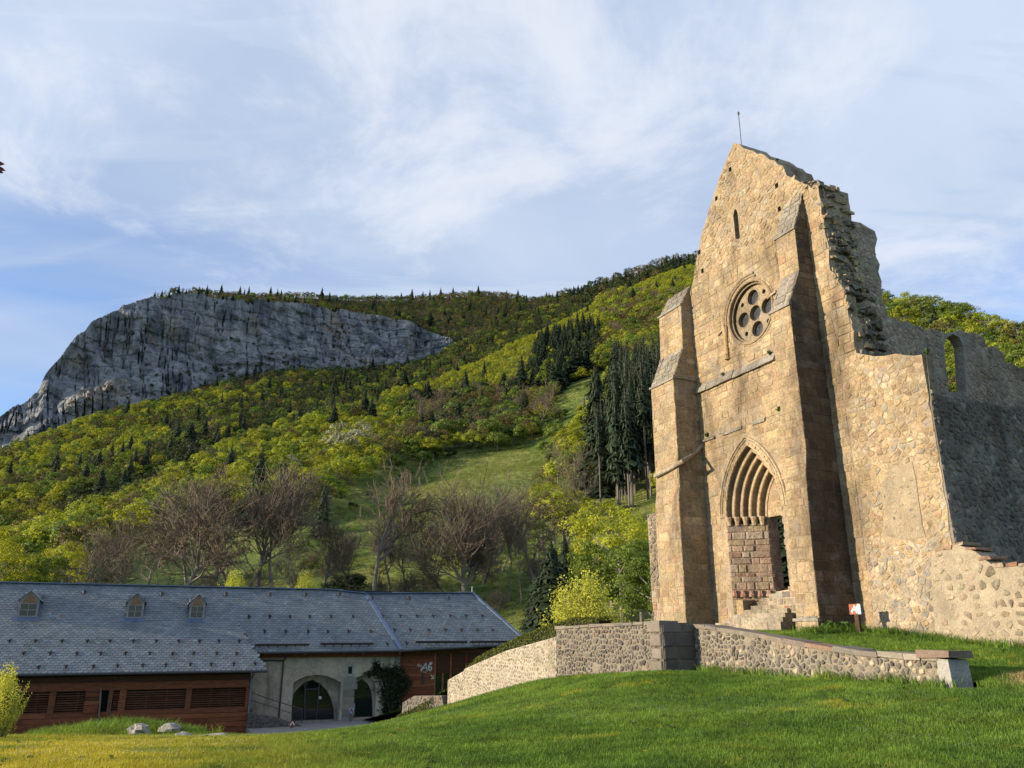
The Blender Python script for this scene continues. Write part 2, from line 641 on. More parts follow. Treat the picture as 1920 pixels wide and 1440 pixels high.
def glass_mat():
    m = bpy.data.materials.new('window_glass')
    m.use_nodes = True
    p = m.node_tree.nodes['Principled BSDF']
    p.inputs['Base Color'].default_value = (0.01, 0.013, 0.015, 1)
    p.inputs['Roughness'].default_value = 0.04
    p.inputs['Specular IOR Level'].default_value = 0.6
    return m


MAT['glass'] = glass_mat()


def leaded_glass():
    def pattern(t, vec, col):
        v = nd(t, 'ShaderNodeTexVoronoi', feature='DISTANCE_TO_EDGE')
        v.inputs['Scale'].default_value = 9.0
        t.links.new(vec, v.inputs['Vector'])
        return mixc(t, maprange(t, v.outputs[0], 0.0, 0.06), (0.015, 0.015, 0.015), col)
    return material('leaded_glass', (0.05, 0.052, 0.056), rough=0.25, spec=0.6, var=0.5, vscale_=6, fine=0.3, bump=0.2, bscale=12, extra=pattern)


MAT['leaded'] = leaded_glass()

# ------------------------------------------------------------------ the ground: lawn, terrace, hills
class TPS:
    def __init__(self, pts, lam=0.02):
        P = np.array(pts, float)
        self.x = P[:, :2]
        n = len(P)
        K = self.phi(self.x, self.x) + lam * np.eye(n)
        A = np.zeros((n + 3, n + 3))
        A[:n, :n] = K
        A[:n, n] = A[n, :n] = 1
        A[:n, n + 1:] = self.x
        A[n + 1:, :n] = self.x.T
        self.w = np.linalg.solve(A, np.concatenate([P[:, 2], [0, 0, 0]]))

    @staticmethod
    def phi(a, b):
        r2 = ((a[:, None, :] - b[None, :, :]) ** 2).sum(-1)
        return 0.5 * r2 * np.log(r2 + 1e-9)

    def __call__(self, q):
        q = np.atleast_2d(np.array(q, float))
        n = len(self.x)
        return self.phi(q, self.x) @ self.w[:n] + self.w[n] + q @ self.w[n + 1:]


E = np.array((math.cos(math.radians(-65.8)), math.sin(math.radians(-65.8))))      # along the church front, towards the right
N = np.array((-E[1], E[0]))                                                         # into the church
CH0 = np.array((9.55, 30.0))                                                        # church front reference point
# retaining wall line, from the far left to its right end
W_LEFT2, W_LEFT1, W_STEP = np.array((-4.6, 44.6)), np.array((-3.15, 41.4)), np.array((1.65, 30.7))
W_CORN, W_RET = np.array((4.44, 24.5)), np.array((5.5, 25.0))
W_END = W_RET + E * 8.3
WALL_PATH = [np.array((-16.0, 70.0)), W_LEFT2, W_STEP, W_CORN, W_RET, W_END, W_END + E * 0.6 + N * 0.3, np.array((12.5, 13.6)), np.array((16.0, 6.0)), np.array((22.0, -14.0))]

LAWN = TPS([(0, 0, -1.65), (0, -12, -1.6), (20, -12, -1.5), (-20, -12, -1.9), (6.5, 11, -1.57), (-7, 12, -1.74), (0, 12, -1.63), (14, 10, -1.3),
            (5.3, 24.9, -1.0), (7.0, 21.2, -1.0), (8.8, 17.2, -1.0), (11, 13.6, -1.06), (3.0, 20, -1.22), (4.3, 24.4, -1.0), (1.5, 30.6, -1.43),
            (-0.9, 36, -2.4), (-3.3, 41.4, -3.46), (-5, 45, -4.2), (-4, 25, -2.52), (-1.6, 24, -2.0), (-7, 22, -2.46), (-4.9, 21, -2.28), (-8.9, 24, -2.66), (-11.2, 36, -4.2), (-11.8, 27, -2.84), (-10.7, 18, -2.06),
            (-20, 20, -2.35), (-24, 28, -3.3), (-18, 30, -3.8), (-15, 24, -2.78), (-6.2, 38, -3.95), (-8, 31, -3.58), (-12.8, 57, -5.65), (-8, 50, -5.4), (-16, 45, -5.75), (-25, 40, -5.5),
            (-45, 35, -5.0), (-30, 55, -5.3), (0, 62, -5.2), (-20, 80, -5.4), (30, 80, -4), (-60, 20, -3.6), (-60, 70, -5.4), (-40, 0, -2.4)], 0.05)
TERR = TPS([(11.2, 26.6, 0.20), (13.4, 21.6, -0.30), (15.5, 17, -0.5), (8.95, 17.4, -0.98), (7.3, 21.2, -0.35), (5.6, 25, -0.02), (4.6, 24.6, 0.0),
            (9.6, 30, 0.22), (6.4, 36.9, 0.25), (1.8, 31, -0.1), (-0.6, 36, -1.0), (-3.0, 41.5, -2.3), (3, 45, -1.6), (0, 60, -4), (12, 45, 0.2), (20, 30, 0.3),
            (20, 15, -0.7), (30, 60, 0), (40, 25, 0), (8.3, 20.4, -0.42), (10.5, 17.6, -0.72)] +
           [(p[0], p[1], float(LAWN([p])[0])) for p in ((9.4, 16.6), (10.6, 15.4), (12.5, 13.6), (14.2, 9.9), (16, 6), (19, -4), (22, -14))], 0.05)
MOUNDS = [(-10.6, 24.5, 0.20, 1.4), (-12.0, 25.0, 0.12, 1.3), (-8.6, 23.0, 0.08, 1.3), (-16, 22, 0.05, 2.5), (3.2, 22.2, 0.10, 2.0)]


TPOLY = [tuple(p) for p in WALL_PATH] + [(90, -14), (90, 110), (-16, 110)]


def right_of_path(x, y):
    return in_poly((x, y), TPOLY)


def bumps(q):
    return np.array([mnoise.noise((a * 0.35, b * 0.35, 2.0)) * 0.05 + mnoise.noise((a * 1.3, b * 1.3, 5.0)) * 0.02 for a, b in q])


def lawn_many(q):
    z = LAWN(q)
    for mx, my, mh, mr in MOUNDS:
        z = z + mh * np.exp(-((q[:, 0] - mx) ** 2 + (q[:, 1] - my) ** 2) / mr ** 2)
    return z + bumps(q)


def terrace_many(q):
    return TERR(q) + bumps(q)


def ground_many(q):
    q = np.atleast_2d(np.array(q, float))
    return np.where(in_poly_many(q, TPOLY), terrace_many(q), lawn_many(q))


def ground(x, y):
    return float(ground_many([(x, y)])[0])


def grass_colour(t, vec, col):
    """fresh spring lawn with mossy yellow patches; used for the sod and for the blades"""
    sep = nd(t, 'ShaderNodeSeparateXYZ')
    t.links.new(vec, sep.inputs[0])
    x, y = sep.outputs[0], sep.outputs[1]
    flat = nd(t, 'ShaderNodeCombineXYZ')
    t.links.new(x, flat.inputs[0])
    t.links.new(y, flat.inputs[1])
    p = flat.outputs[0]
    n1 = noisen(t, p, 0.35, 5.0, 0.6)
    n2 = noisen(t, vscale(t, p, (0.5, 0.9, 1), (4, 9, 0)), 0.8, 6.0, 0.65, 0.4)
    c = mixc(t, maprange(t, n1, 0.35, 0.65), (0.064, 0.122, 0.022), (0.118, 0.192, 0.032))
    # mossy, dry yellow ground in the lower left of the lawn
    lf = maprange(t, mathn(t, 'ADD', x, mathn(t, 'MULTIPLY', y, 0.30)), 2.6, -2.6)
    n4 = noisen(t, p, 1.7, 5.0, 0.65)
    c = mixc(t, 1.0, c, maprange(t, n4, 0.3, 0.7, 0.62, 1.36, False), 'MULTIPLY')
    near = maprange(t, mathn(t, 'ADD', y, mathn(t, 'MULTIPLY', n2, 6.0)), 28.0, 20.0)
    dry = mathn(t, 'MULTIPLY', mathn(t, 'MULTIPLY', lf, near), maprange(t, n2, 0.34, 0.52, 0.25, 1.0))
    strip = maprange(t, n2, 0.565, 0.68, 0.0, 0.62)
    dry = mathn(t, 'MAXIMUM', dry, strip)
    c = mixc(t, dry, c, (0.335, 0.295, 0.04))
    # trodden sandy path past the end of the wall
    pd = mathn(t, 'ADD', mathn(t, 'MULTIPLY', x, 0.912), mathn(t, 'MULTIPLY', y, 0.41))
    pe = mathn(t, 'ADD', mathn(t, 'MULTIPLY', x, 0.41), mathn(t, 'MULTIPLY', y, -0.912))
    n3 = noisen(t, p, 1.3, 5.0, 0.6)
    k = mathn(t, 'ADD', pe, mathn(t, 'MULTIPLY', mathn(t, 'SUBTRACT', n3, 0.5), 2.2))
    band = mathn(t, 'MULTIPLY', maprange(t, k, -11.9, -11.2), maprange(t, k, -9.4, -10.2))
    band = mathn(t, 'MULTIPLY', band, maprange(t, pd, 15.6, 16.6))
    c = mixc(t, mathn(t, 'MULTIPLY', band, 0.85), c, (0.36, 0.27, 0.17))
    return mixc(t, 1.0, c, maprange(t, noisen(t, p, 9.0, 4.0, 0.6), 0.25, 0.75, 0.72, 1.28, False), 'MULTIPLY')


MAT['sod'] = material('lawn_sod', var=0, fine=0.3, fscale=30, bump=1.0, bscale=18, bdist=0.08, extra=grass_colour, spec=0.1)
MAT['blade'] = material('grass_blades', var=0, fine=0.0, bump=0, rough=0.6, spec=0.2, trans=0.35, extra=lambda t, v, c: mixc(t, 1.0, mixc(t, 1.0, grass_colour(t, v, c), (1.6, 1.6, 1.4), 'MULTIPLY'), maprange(t, nd(t, 'ShaderNodeObjectInfo').outputs['Random'], 0, 1, 0.66, 1.34, False), 'MULTIPLY'))


def meadow_colour(t, vec, col):
    n = noisen(t, vec, 0.03, 6.0, 0.65)
    c = mixc(t, maprange(t, n, 0.38, 0.62), (0.13, 0.20, 0.045), (0.26, 0.29, 0.085))
    n2 = noisen(t, vscale(t, vec, (1, 1, 1.6)), 0.35, 6.0, 0.7)
    c = mixc(t, maprange(t, n2, 0.45, 0.75, 0, 0.6), c, (0.27, 0.24, 0.11))
    n3 = noisen(t, vec, 0.9, 5.0, 0.7)
    return mixc(t, 1.0, c, maprange(t, n3, 0.25, 0.75, 0.5, 1.5, False), 'MULTIPLY')


MAT['meadow'] = material('hill_meadow', var=0, fine=0, bump=1.0, bscale=1.2, bdist=1.0, extra=meadow_colour, spec=0.05)
MAT['forestfloor'] = material('forest_floor', (0.075, 0.075, 0.03), var=0.4, vscale_=0.05, fine=0.3, fscale=0.5, bump=0.5, bscale=0.6, bdist=0.5, spec=0.05)


def grid_mesh(name, X, Y, Z, mat, kind='structure'):
    ny, nx = X.shape
    v = np.stack([X, Y, Z], -1).reshape(-1, 3)
    i = np.arange(ny * nx).reshape(ny, nx)
    f = np.stack([i[:-1, :-1], i[:-1, 1:], i[1:, 1:], i[1:, :-1]], -1).reshape(-1, 4)
    me = bpy.data.meshes.new(name)
    me.vertices.add(len(v))
    me.vertices.foreach_set('co', v.astype(np.float32).ravel())
    me.loops.add(len(f) * 4)
    me.loops.foreach_set('vertex_index', f.astype(np.int32).ravel())
    me.polygons.add(len(f))
    me.polygons.foreach_set('loop_start', np.arange(0, len(f) * 4, 4, dtype=np.int32))
    me.update(calc_edges=True)
    me.polygons.foreach_set('use_smooth', [True] * len(f))
    me.materials.append(mat)
    o = bpy.data.objects.new(name, me)
    C.objects.link(o)
    if kind:
        o['kind'] = kind
    return o


def make_lawn():
    xs = np.arange(-48, 48.1, 0.45)
    ys = np.arange(-12, 84, 0.45)
    X, Y = np.meshgrid(xs, ys)
    q = np.stack([X.ravel(), Y.ravel()], -1)
    Z = lawn_many(q)
    r = in_poly_many(q, TPOLY)
    zt = terrace_many(q)
    Z = np.where(r & (Z > zt - 0.15), zt - 0.15, Z).reshape(X.shape)       # stays below the terrace
    return grid_mesh('lawn', X, Y, Z, MAT['sod'])


def make_terrace():
    """the higher ground behind the retaining walls; its front edge ends inside the walls"""
    step = 0.3
    xs, ys = np.arange(-16, 48, step), np.arange(-12, 84, step)
    X, Y = np.meshgrid(xs, ys)
    q = np.stack([X.ravel(), Y.ravel()], -1)
    Z = terrace_many(q)
    ins = in_poly_many(q - np.array((0.16, 0.10)), TPOLY).reshape(X.shape)
    idx = np.arange(X.size).reshape(X.shape)
    ok = ins[:-1, :-1] & ins[:-1, 1:] & ins[1:, 1:] & ins[1:, :-1]
    f = np.stack([idx[:-1, :-1][ok], idx[:-1, 1:][ok], idx[1:, 1:][ok], idx[1:, :-1][ok]], -1)
    m = MB()
    used = np.unique(f)
    mp = {int(u): k for k, u in enumerate(used)}
    m.add([(q[u, 0], q[u, 1], Z[u]) for u in used], [tuple(mp[int(i)] for i in t) for t in f])
    return m.build('terrace', MAT['sod'], smooth=True, kind='structure', tint=False)


tag(make_lawn(), 'green lawn sloping down to the left below the ruin')
tag(make_terrace(), 'grass terrace at the foot of the church')

# far valley floor under everything
g = MB().add([(-4000, -3000, -30), (4000, -3000, -30), (4000, 5000, -30), (-4000, 5000, -30)], [(0, 1, 2, 3)]).build('valley_ground', MAT['meadow'], kind='structure')


# ---- hills lofted through sight lines at their real distances
def resample(curve, n, x0, x1, low=0.0):
    """curve: photo x, photo y, horizontal distance; returns n points spread over photo x"""
    c = np.array(curve, float)
    xs = np.linspace(x0, x1, n)
    # smooth interpolation
    yy = np.interp(xs, c[:, 0], c[:, 1])
    dd = np.interp(xs, c[:, 0], c[:, 2])
    k = np.hanning(9)
    k /= k.sum()
    yy = np.convolve(np.pad(yy, 4, 'edge'), k, 'valid')
    dd = np.convolve(np.pad(dd, 4, 'edge'), k, 'valid')
    P = np.array([at_dist(a, b, d) for a, b, d in zip(xs, yy, dd)])
    P[:, 2] -= low
    return P


def catmull(rows, m):
    """rows: K x n x 3 -> (K-1)*m+1 x n x 3"""
    R = [rows[0] * 2 - rows[1]] + list(rows) + [rows[-1] * 2 - rows[-2]]
    out = []
    for k in range(1, len(R) - 2):
        p0, p1, p2, p3 = R[k - 1], R[k], R[k + 1], R[k + 2]
        for j in range(m):
            t = j / m
            out.append(0.5 * (2 * p1 + (p2 - p0) * t + (2 * p0 - 5 * p1 + 4 * p2 - p3) * t * t + (3 * p1 - p0 - 3 * p2 + p3) * t ** 3))
    out.append(R[-2])
    return np.array(out)


def roughen(G, amp, freq, seed=0.0):
    for r in range(G.shape[0]):
        for c in range(G.shape[1]):
            p = G[r, c]
            G[r, c, 2] += amp * mnoise.fractal((p[0] * freq, p[1] * freq, seed), 0.9, 2.1, 5)
    return G


XA, XB, NA = -420, 2420, 190
near_curves = [
    ([(-420, 1215, 62), (0, 1215, 84), (900, 1230, 84), (1100, 1215, 66), (1300, 1180, 60), (2420, 1150, 60)], 0),
    ([(-420, 1170, 125), (0, 1160, 120), (300, 1145, 118), (600, 1135, 118), (900, 1150, 112), (1200, 1165, 98), (1500, 1150, 95), (1920, 1120, 100), (2420, 1100, 105)], 0),
    ([(-420, 1140, 165), (0, 1110, 160), (200, 1085, 160), (400, 1060, 158), (600, 1010, 172), (750, 955, 188), (900, 905, 208), (1000, 885, 214), (1150, 915, 188), (1300, 890, 185), (1650, 870, 165), (1920, 850, 160), (2420, 830, 165)], 0),
    ([(-420, 1130, 205), (0, 1090, 208), (200, 1030, 214), (400, 940, 228), (600, 905, 236), (750, 890, 250), (900, 845, 288), (1000, 825, 300), (1100, 765, 318), (1300, 720, 316), (1650, 760, 215), (1920, 760, 205), (2420, 760, 205)], 0),
    ([(-420, 1110, 232), (0, 1075, 238), (200, 1000, 240), (400, 895, 278), (600, 835, 322), (750, 800, 360), (900, 770, 395), (1000, 728, 420), (1150, 665, 465), (1300, 610, 520), (1650, 690, 270), (1920, 700, 255), (2420, 730, 250)], 0),
    ([(-420, 1070, 252), (0, 1045, 255), (100, 1010, 255), (200, 955, 262), (280, 908, 275), (360, 866, 295), (430, 832, 310), (500, 802, 335), (600, 772, 370), (700, 742, 415), (760, 718, 450), (850, 686, 515), (940, 646, 575), (1000, 615, 630), (1060, 588, 690), (1130, 552, 750), (1200, 522, 810), (1310, 480, 880), (1450, 480, 820), (1600, 520, 420), (1650, 548, 330), (1760, 565, 310), (1920, 608, 300), (2420, 700, 290)], 11),
]
rows = [resample(c, NA, XA, XB, low) for c, low in near_curves]
crest = rows[-1]
dirs = crest[:, :2] / np.linalg.norm(crest[:, :2], axis=1, keepdims=True)
rows.append(np.concatenate([crest[:, :2] + dirs * 70, crest[:, 2:] - 26], 1))
rows.append(np.concatenate([crest[:, :2] + dirs * 190, crest[:, 2:] - 75], 1))
HILL_A = roughen(catmull(rows, 14), 2.2, 0.013)
tag(grid_mesh('near_hillside', HILL_A[..., 0], HILL_A[..., 1], HILL_A[..., 2], MAT['meadow']), 'meadow and wooded slope rising to the right behind the ruin')

mid_curves = [
    ([(-420, 1060, 330), (0, 1030, 340), (200, 960, 350), (400, 890, 390), (600, 820, 450), (800, 760, 560), (1000, 670, 680), (1150, 600, 760)], 18),
    ([(-420, 960, 430), (0, 925, 450), (200, 870, 480), (400, 800, 520), (600, 755, 600), (800, 700, 720), (1000, 630, 830), (1150, 580, 900)], 11),
    ([(-420, 930, 500), (0, 875, 560), (200, 810, 600), (400, 750, 640), (600, 722, 690), (800, 683, 790), (1000, 604, 900), (1150, 570, 950)], 11),
    ([(-420, 920, 600), (0, 838, 660), (110, 806, 680), (200, 768, 700), (330, 738, 735), (430, 712, 752), (520, 694, 772), (600, 690, 792), (700, 690, 815), (790, 676, 845), (850, 650, 885), (950, 592, 960), (1040, 572, 1010), (1150, 565, 1040)], 9),
]
rows = [resample(c, 130, -420, 1150, low) for c, low in mid_curves]
base_row = rows[-1]
dirs = base_row[:, :2] / np.linalg.norm(base_row[:, :2], axis=1, keepdims=True)
rows.append(np.concatenate([base_row[:, :2] + dirs * 60, base_row[:, 2:] - 3], 1))
rows.append(np.concatenate([base_row[:, :2] + dirs * 260, base_row[:, 2:] - 40], 1))
HILL_M = roughen(catmull(rows, 12), 3.0, 0.011, 3.0)
tag(grid_mesh('wooded_slope', HILL_M[..., 0], HILL_M[..., 1], HILL_M[..., 2], MAT['forestfloor']), 'wooded slope below the grey cliff')

# plateau on top of the cliff and the far forest ridge
plat_curves = [
    ([(250, 575, 830), (345, 556, 850), (420, 566, 868), (520, 570, 890), (600, 578, 910), (700, 592, 930), (760, 606, 935), (845, 641, 925), (920, 622, 950), (1000, 600, 980), (1160, 575, 1050)], 9),
    ([(250, 573, 880), (345, 553, 900), (420, 560, 930), (520, 563, 960), (600, 566, 985), (700, 574, 1010), (800, 590, 1010), (900, 585, 1020), (1000, 578, 1050), (1160, 560, 1100)], 10),
    ([(250, 590, 960), (345, 556, 1000), (420, 558, 1020), (520, 560, 1060), (600, 560, 1080), (700, 560, 1120), (800, 560, 1150), (900, 549, 1180), (960, 558, 1180), (1010, 566, 1180), (1160, 566, 1200)], 10),
]
rows = [resample(c, 90, 250, 1160, low) for c, low in plat_curves]
dirs = rows[-1][:, :2] / np.linalg.norm(rows[-1][:, :2], axis=1, keepdims=True)
rows.append(np.concatenate([rows[-1][:, :2] + dirs * 200, rows[-1][:, 2:] - 60], 1))
HILL_P = roughen(catmull(rows, 10), 3.0, 0.012, 6.0)
tag(grid_mesh('cliff_plateau', HILL_P[..., 0], HILL_P[..., 1], HILL_P[..., 2], MAT['forestfloor']), 'wooded plateau above the grey cliff')
ridge_curves = [
    ([(980, 600, 1150), (1100, 560, 1150), (1200, 520, 1120), (1310, 480, 1100), (1500, 450, 1050)], 16),
    ([(980, 574, 1300), (1010, 564, 1300), (1060, 552, 1290), (1120, 536, 1270), (1200, 510, 1240), (1260, 492, 1220), (1310, 480, 1200), (1500, 430, 1150)], 16),
]
rows = [resample(c, 50, 980, 1500, low) for c, low in ridge_curves]
dirs = rows[-1][:, :2] / np.linalg.norm(rows[-1][:, :2], axis=1, keepdims=True)
rows.append(np.concatenate([rows[-1][:, :2] + dirs * 200, rows[-1][:, 2:] - 60], 1))
HILL_R = roughen(catmull(rows, 10), 2.0, 0.012, 9.0)
tag(grid_mesh('far_ridge', HILL_R[..., 0], HILL_R[..., 1], HILL_R[..., 2], MAT['forestfloor']), 'far ridge with a line of dark conifers')


# ---- the limestone cliff
def cliff_colour(t, vec, col):
    st = noisen(t, vscale(t, vec, (0.065, 0.065, 0.006)), 1.0, 9.0, 0.74, 0.4)
    c = mixc(t, maprange(t, st, 0.36, 0.64), (0.10, 0.11, 0.13), (0.335, 0.337, 0.34))
    n = noisen(t, vec, 0.016, 6.0, 0.62)
    c = mixc(t, maprange(t, n, 0.53, 0.70, 0, 0.6), c, (0.40, 0.30, 0.20))
    n2 = noisen(t, vscale(t, vec, (0.10, 0.10, 0.06)), 1.0, 8.0, 0.75)
    c = mixc(t, maprange(t, n2, 0.54, 0.66, 0, 0.8), c, (0.055, 0.062, 0.05))
    n3 = noisen(t, vscale(t, vec, (0.03, 0.03, 0.05), (3, 1, 7)), 1.0, 8.0, 0.7)
    return mixc(t, maprange(t, n3, 0.58, 0.66, 0, 0.7), c, (0.045, 0.055, 0.03))


MAT['cliff'] = material('limestone', var=0.15, vscale_=0.2, fine=0.3, fscale=0.9, bump=0.8, bscale=0.35, bdist=1.2, extra=cliff_colour, spec=0.1)


def make_cliff():
    top = [(-420, 960, 640), (-150, 870, 680), (0, 782, 720), (40, 757, 730), (72, 732, 738), (84, 702, 742), (96, 686, 748), (130, 646, 760), (170, 606, 775), (230, 573, 800), (280, 558, 815), (345, 547, 835),
           (380, 552, 842), (420, 561, 850), (500, 563, 872), (560, 569, 885), (640, 579, 905), (700, 587, 918), (760, 602, 925), (800, 619, 925), (845, 634, 915), (870, 655, 915)]
    base = [(-420, 985, 600), (-150, 900, 640), (0, 845, 664), (60, 822, 672), (110, 810, 684), (150, 790, 694), (200, 772, 704), (260, 755, 718), (330, 745, 738), (400, 730, 750), (480, 712, 765), (520, 700, 776), (600, 695, 796),
            (680, 695, 812), (720, 690, 822), (790, 682, 848), (845, 660, 886), (870, 665, 890)]
    nu, nv = 620, 130
    T, B = resample(top, nu, -420, 870), resample(base, nu, -420, 870, 8)
    for i in range(nu):
        T[i, 2] += 5.0 * mnoise.fractal((i * 0.05, 1.0, 4.0), 0.8, 2.1, 5)
    Gd = np.zeros((nv, nu, 3))
    for j in range(nv):
        t = j / (nv - 1)
        # a ledge part way up, then an almost sheer upper wall
        k = 0.75 * t + 0.25 * (0.5 + 0.5 * math.tanh((t - 0.32) * 7))
        h = t
        row = np.concatenate([B[:, :2] + (T[:, :2] - B[:, :2]) * k, (B[:, 2:] + (T[:, 2:] - B[:, 2:]) * h)], 1)
        Gd[j] = row
    for j in range(nv):
        t = j / (nv - 1)
        fade = min(1.0, (1 - t) * 6 + 0.35)
        for i in range(nu):
            p = Gd[j, i]
            d = p[:2] / np.linalg.norm(p[:2])
            r1 = mnoise.fractal((p[0] * 0.02, p[1] * 0.02, p[2] * 0.012), 0.9, 2.1, 3) * 15
            r2 = mnoise.ridged_multi_fractal((p[0] * 0.05, p[1] * 0.05, p[2] * 0.014 + 7), 0.85, 2.2, 6, 1.0, 2.0) * 4.2
            r3 = mnoise.fractal((p[0] * 0.25, p[1] * 0.25, p[2] * 0.05), 0.75, 2.1, 5) * 1.5
            # upright cracks and level ledges
            u_ = i / nu * 60 + 0.16 * mnoise.noise((p[2] * 0.05, i * 0.05, 3.0))
            ck = abs(mnoise.fractal((u_ * 0.9, p[2] * 0.006, 11.0), 0.9, 2.1, 3))
            r4 = 9.0 * max(0.0, 1 - ck / (0.07 + 0.06 * mnoise.noise((u_ * 0.3, p[2] * 0.02, 5.0)))) * (0.5 + 0.5 * mnoise.noise((u_ * 0.21, p[2] * 0.01, 9.0)))
            zz = p[2] / 14.0 + 1.6 * mnoise.noise((p[0] * 0.012, p[1] * 0.012, 2.0))
            r5 = 1.5 * (zz - math.floor(zz)) ** 2
            Gd[j, i, :2] += d * (r1 + r2 + r3 + r4 + r5) * fade
            Gd[j, i, 2] += r3 * 0.8 * fade
    o = grid_mesh('cliff', Gd[..., 0], Gd[..., 1], Gd[..., 2], MAT['cliff'])
    o.data.polygons.foreach_set('use_smooth', [False] * len(o.data.polygons))
    return tag(o, 'grey limestone cliff with pale and rusty streaks above the forest'), Gd


cliff_o, CLIFF = make_cliff()

# ------------------------------------------------------------------ the ruined abbey church
RZ_CH = math.radians(-65.8)
church = empty('ruined_church', (CH0[0], CH0[1], 0.0), RZ_CH,
               'tall ruined stone church front with rose window and pointed portal', 'church ruin')
CORG = (CH0[0], CH0[1], 0.0)


def F(px, py, t=0.0):
    P = CH0 + N * t
    p = hit(px, py, (P[0], P[1], 0), (N[0], N[1], 0))
    return (float((p[:2] - CH0) @ E), float(p[2]))


def S(px, py, s):
    P = CH0 + E * s
    p = hit(px, py, (P[0], P[1], 0), (E[0], E[1], 0))
    return (float((p[:2] - CH0) @ N), float(p[2]))


def front(t0):
    return lambda u, v, w_: (u, t0 - w_, v)


def side(s0):
    return lambda u, v, w_: (s0 + w_, u, v)


OCHRE = [(6, (0.380, 0.285, 0.172)), (3, (0.418, 0.320, 0.200)), (2, (0.347, 0.251, 0.147)), (1.0, (0.335, 0.267, 0.179)), (0.5, (0.387, 0.287, 0.161))]
PALE = [(4, (0.406, 0.342, 0.252)), (3, (0.360, 0.306, 0.226)), (2, (0.312, 0.283, 0.241)), (1, (0.243, 0.223, 0.198)), (0.5, (0.346, 0.262, 0.160))]
GREY = [(4, (0.165, 0.145, 0.122)), (2, (0.21, 0.185, 0.155)), (2, (0.125, 0.11, 0.095)), (1, (0.225, 0.18, 0.135)), (0.6, (0.27, 0.25, 0.215))]  # weathered grey, lowered further to deepen the shade of the side walls
PINK = [(4, (0.36, 0.262, 0.20)), (3, (0.39, 0.315, 0.245)), (1.3, (0.30, 0.185, 0.135)), (2.2, (0.36, 0.28, 0.185))]
LICHEN = [(3, (0.288, 0.268, 0.232)), (2, (0.240, 0.220, 0.184)), (1, (0.320, 0.284, 0.224))]
ASH, RUB = [], []


def arch_pts(c, hw, z0, h, n=9):
    R = (h * h + hw * hw) / (2 * hw)
    a1 = math.asin(min(1.0, h / R))
    L = [(c - hw + R - R * math.cos(a1 * k / n), z0 + R * math.sin(a1 * k / n)) for k in range(n + 1)]
    return L + [(2 * c - x, z) for x, z in L[-2::-1]]


PC, PHW, PZ0, PH = -0.61, 1.6, 4.6, 2.68                        # portal
PR = (PH ** 2 + PHW ** 2) / (2 * PHW)


def arch_in(k):
    """k-th order: concentric with the outer arch, k*0.2 m smaller"""
    hw = PHW - 0.2 * k
    R = PR - 0.2 * k
    cx = PHW - PR                                                # centre of the right-hand arc, from the axis
    h = math.sqrt(max(0.01, R * R - cx * cx))
    return hw, h


RC, RR = (0.36, 12.6), 1.27                                      # rose window
circle = lambda c, r, n=28: [(c[0] + r * math.cos(2 * math.pi * k / n), c[1] + r * math.sin(2 * math.pi * k / n)) for k in range(n)]
portal_hole = [(PC - PHW, 0.3)] + arch_pts(PC, PHW, PZ0, PH) + [(PC + PHW, 0.3)]
slit_hole = [(-0.10, 16.05), (0.18, 16.05), (0.18, 17.25), (0.12, 17.42), (0.04, 17.5), (-0.04, 17.42), (-0.10, 17.25)]
putlogs = [F(x, y) for x, y in ((1369, 318), (1343, 372), (1311, 473), (1317, 508), (1456, 348), (1461, 392))]
put_holes = [[(a - 0.09, b - 0.11), (a + 0.09, b - 0.11), (a + 0.09, b + 0.11), (a - 0.09, b + 0.11)] for a, b in putlogs]

left_px = [(1375, 268), (1362, 300), (1350, 330), (1335, 376), (1318, 430), (1306, 485), (1301, 520)]
right_px = [(1386, 270), (1405, 281), (1428, 288), (1452, 301), (1468, 311), (1475, 329), (1488, 335), (1503, 343), (1516, 347), (1521, 353), (1527, 347), (1534, 346),
            (1540, 400), (1545, 408), (1557, 507), (1573, 528), (1586, 546), (1588, 572), (1597, 602), (1601, 640), (1606, 662)]
aisle_px = [(1640, 668), (1680, 663), (1735, 664), (1737, 716), (1749, 796), (1768, 890), (1784, 1016)]
left_e = ragged([F(*p) for p in left_px], 0.05, 0.4)
right_e = ragged([F(*p) for p in right_px], 0.07, 0.3)
aisle_e = ragged([F(*p) for p in aisle_px], 0.07, 0.3)
fac_poly = [(-5.0, -1.0), (-5.0, 13.2), (-3.4, 15.0)] + left_e[::-1] + right_e + aisle_e + [(7.65, 2.0), (7.7, -1.0)]
fac_holes = [portal_hole, circle(RC, RR), slit_hole] + put_holes
CORE_C = (0.385, 0.30, 0.20)
def clip_s(poly, lo=None, hi=None, zlo=None, zhi=None):
    if lo is not None:
        poly = clip_halfplane(poly, -1, 0, -lo)
    if hi is not None:
        poly = clip_halfplane(poly, 1, 0, hi)
    if zlo is not None:
        poly = clip_halfplane(poly, 0, -1, -zlo)
    if zhi is not None:
        poly = clip_halfplane(poly, 0, 1, zhi)
    return poly


fac_poly = clip_s(fac_poly, hi=7.66)
slab(clip_s(fac_poly, hi=4.6), fac_holes, 1.5, front(0.0), CORE_C).build('front_wall', MAT['core'], church)
slab(clip_s(fac_poly, lo=4.6), [], 0.45, front(0.0), CORE_C).build('aisle_front_wall', MAT['core'], church)


def fac_pal(u, v):
    if v < 1.3 and u < -1.0:
        return OCHRE + [(5, (0.44, 0.27, 0.19))]
    if v > 15.5 and random.random() < 0.5:
        return OCHRE + [(4, (0.40, 0.345, 0.25))]
    return OCHRE


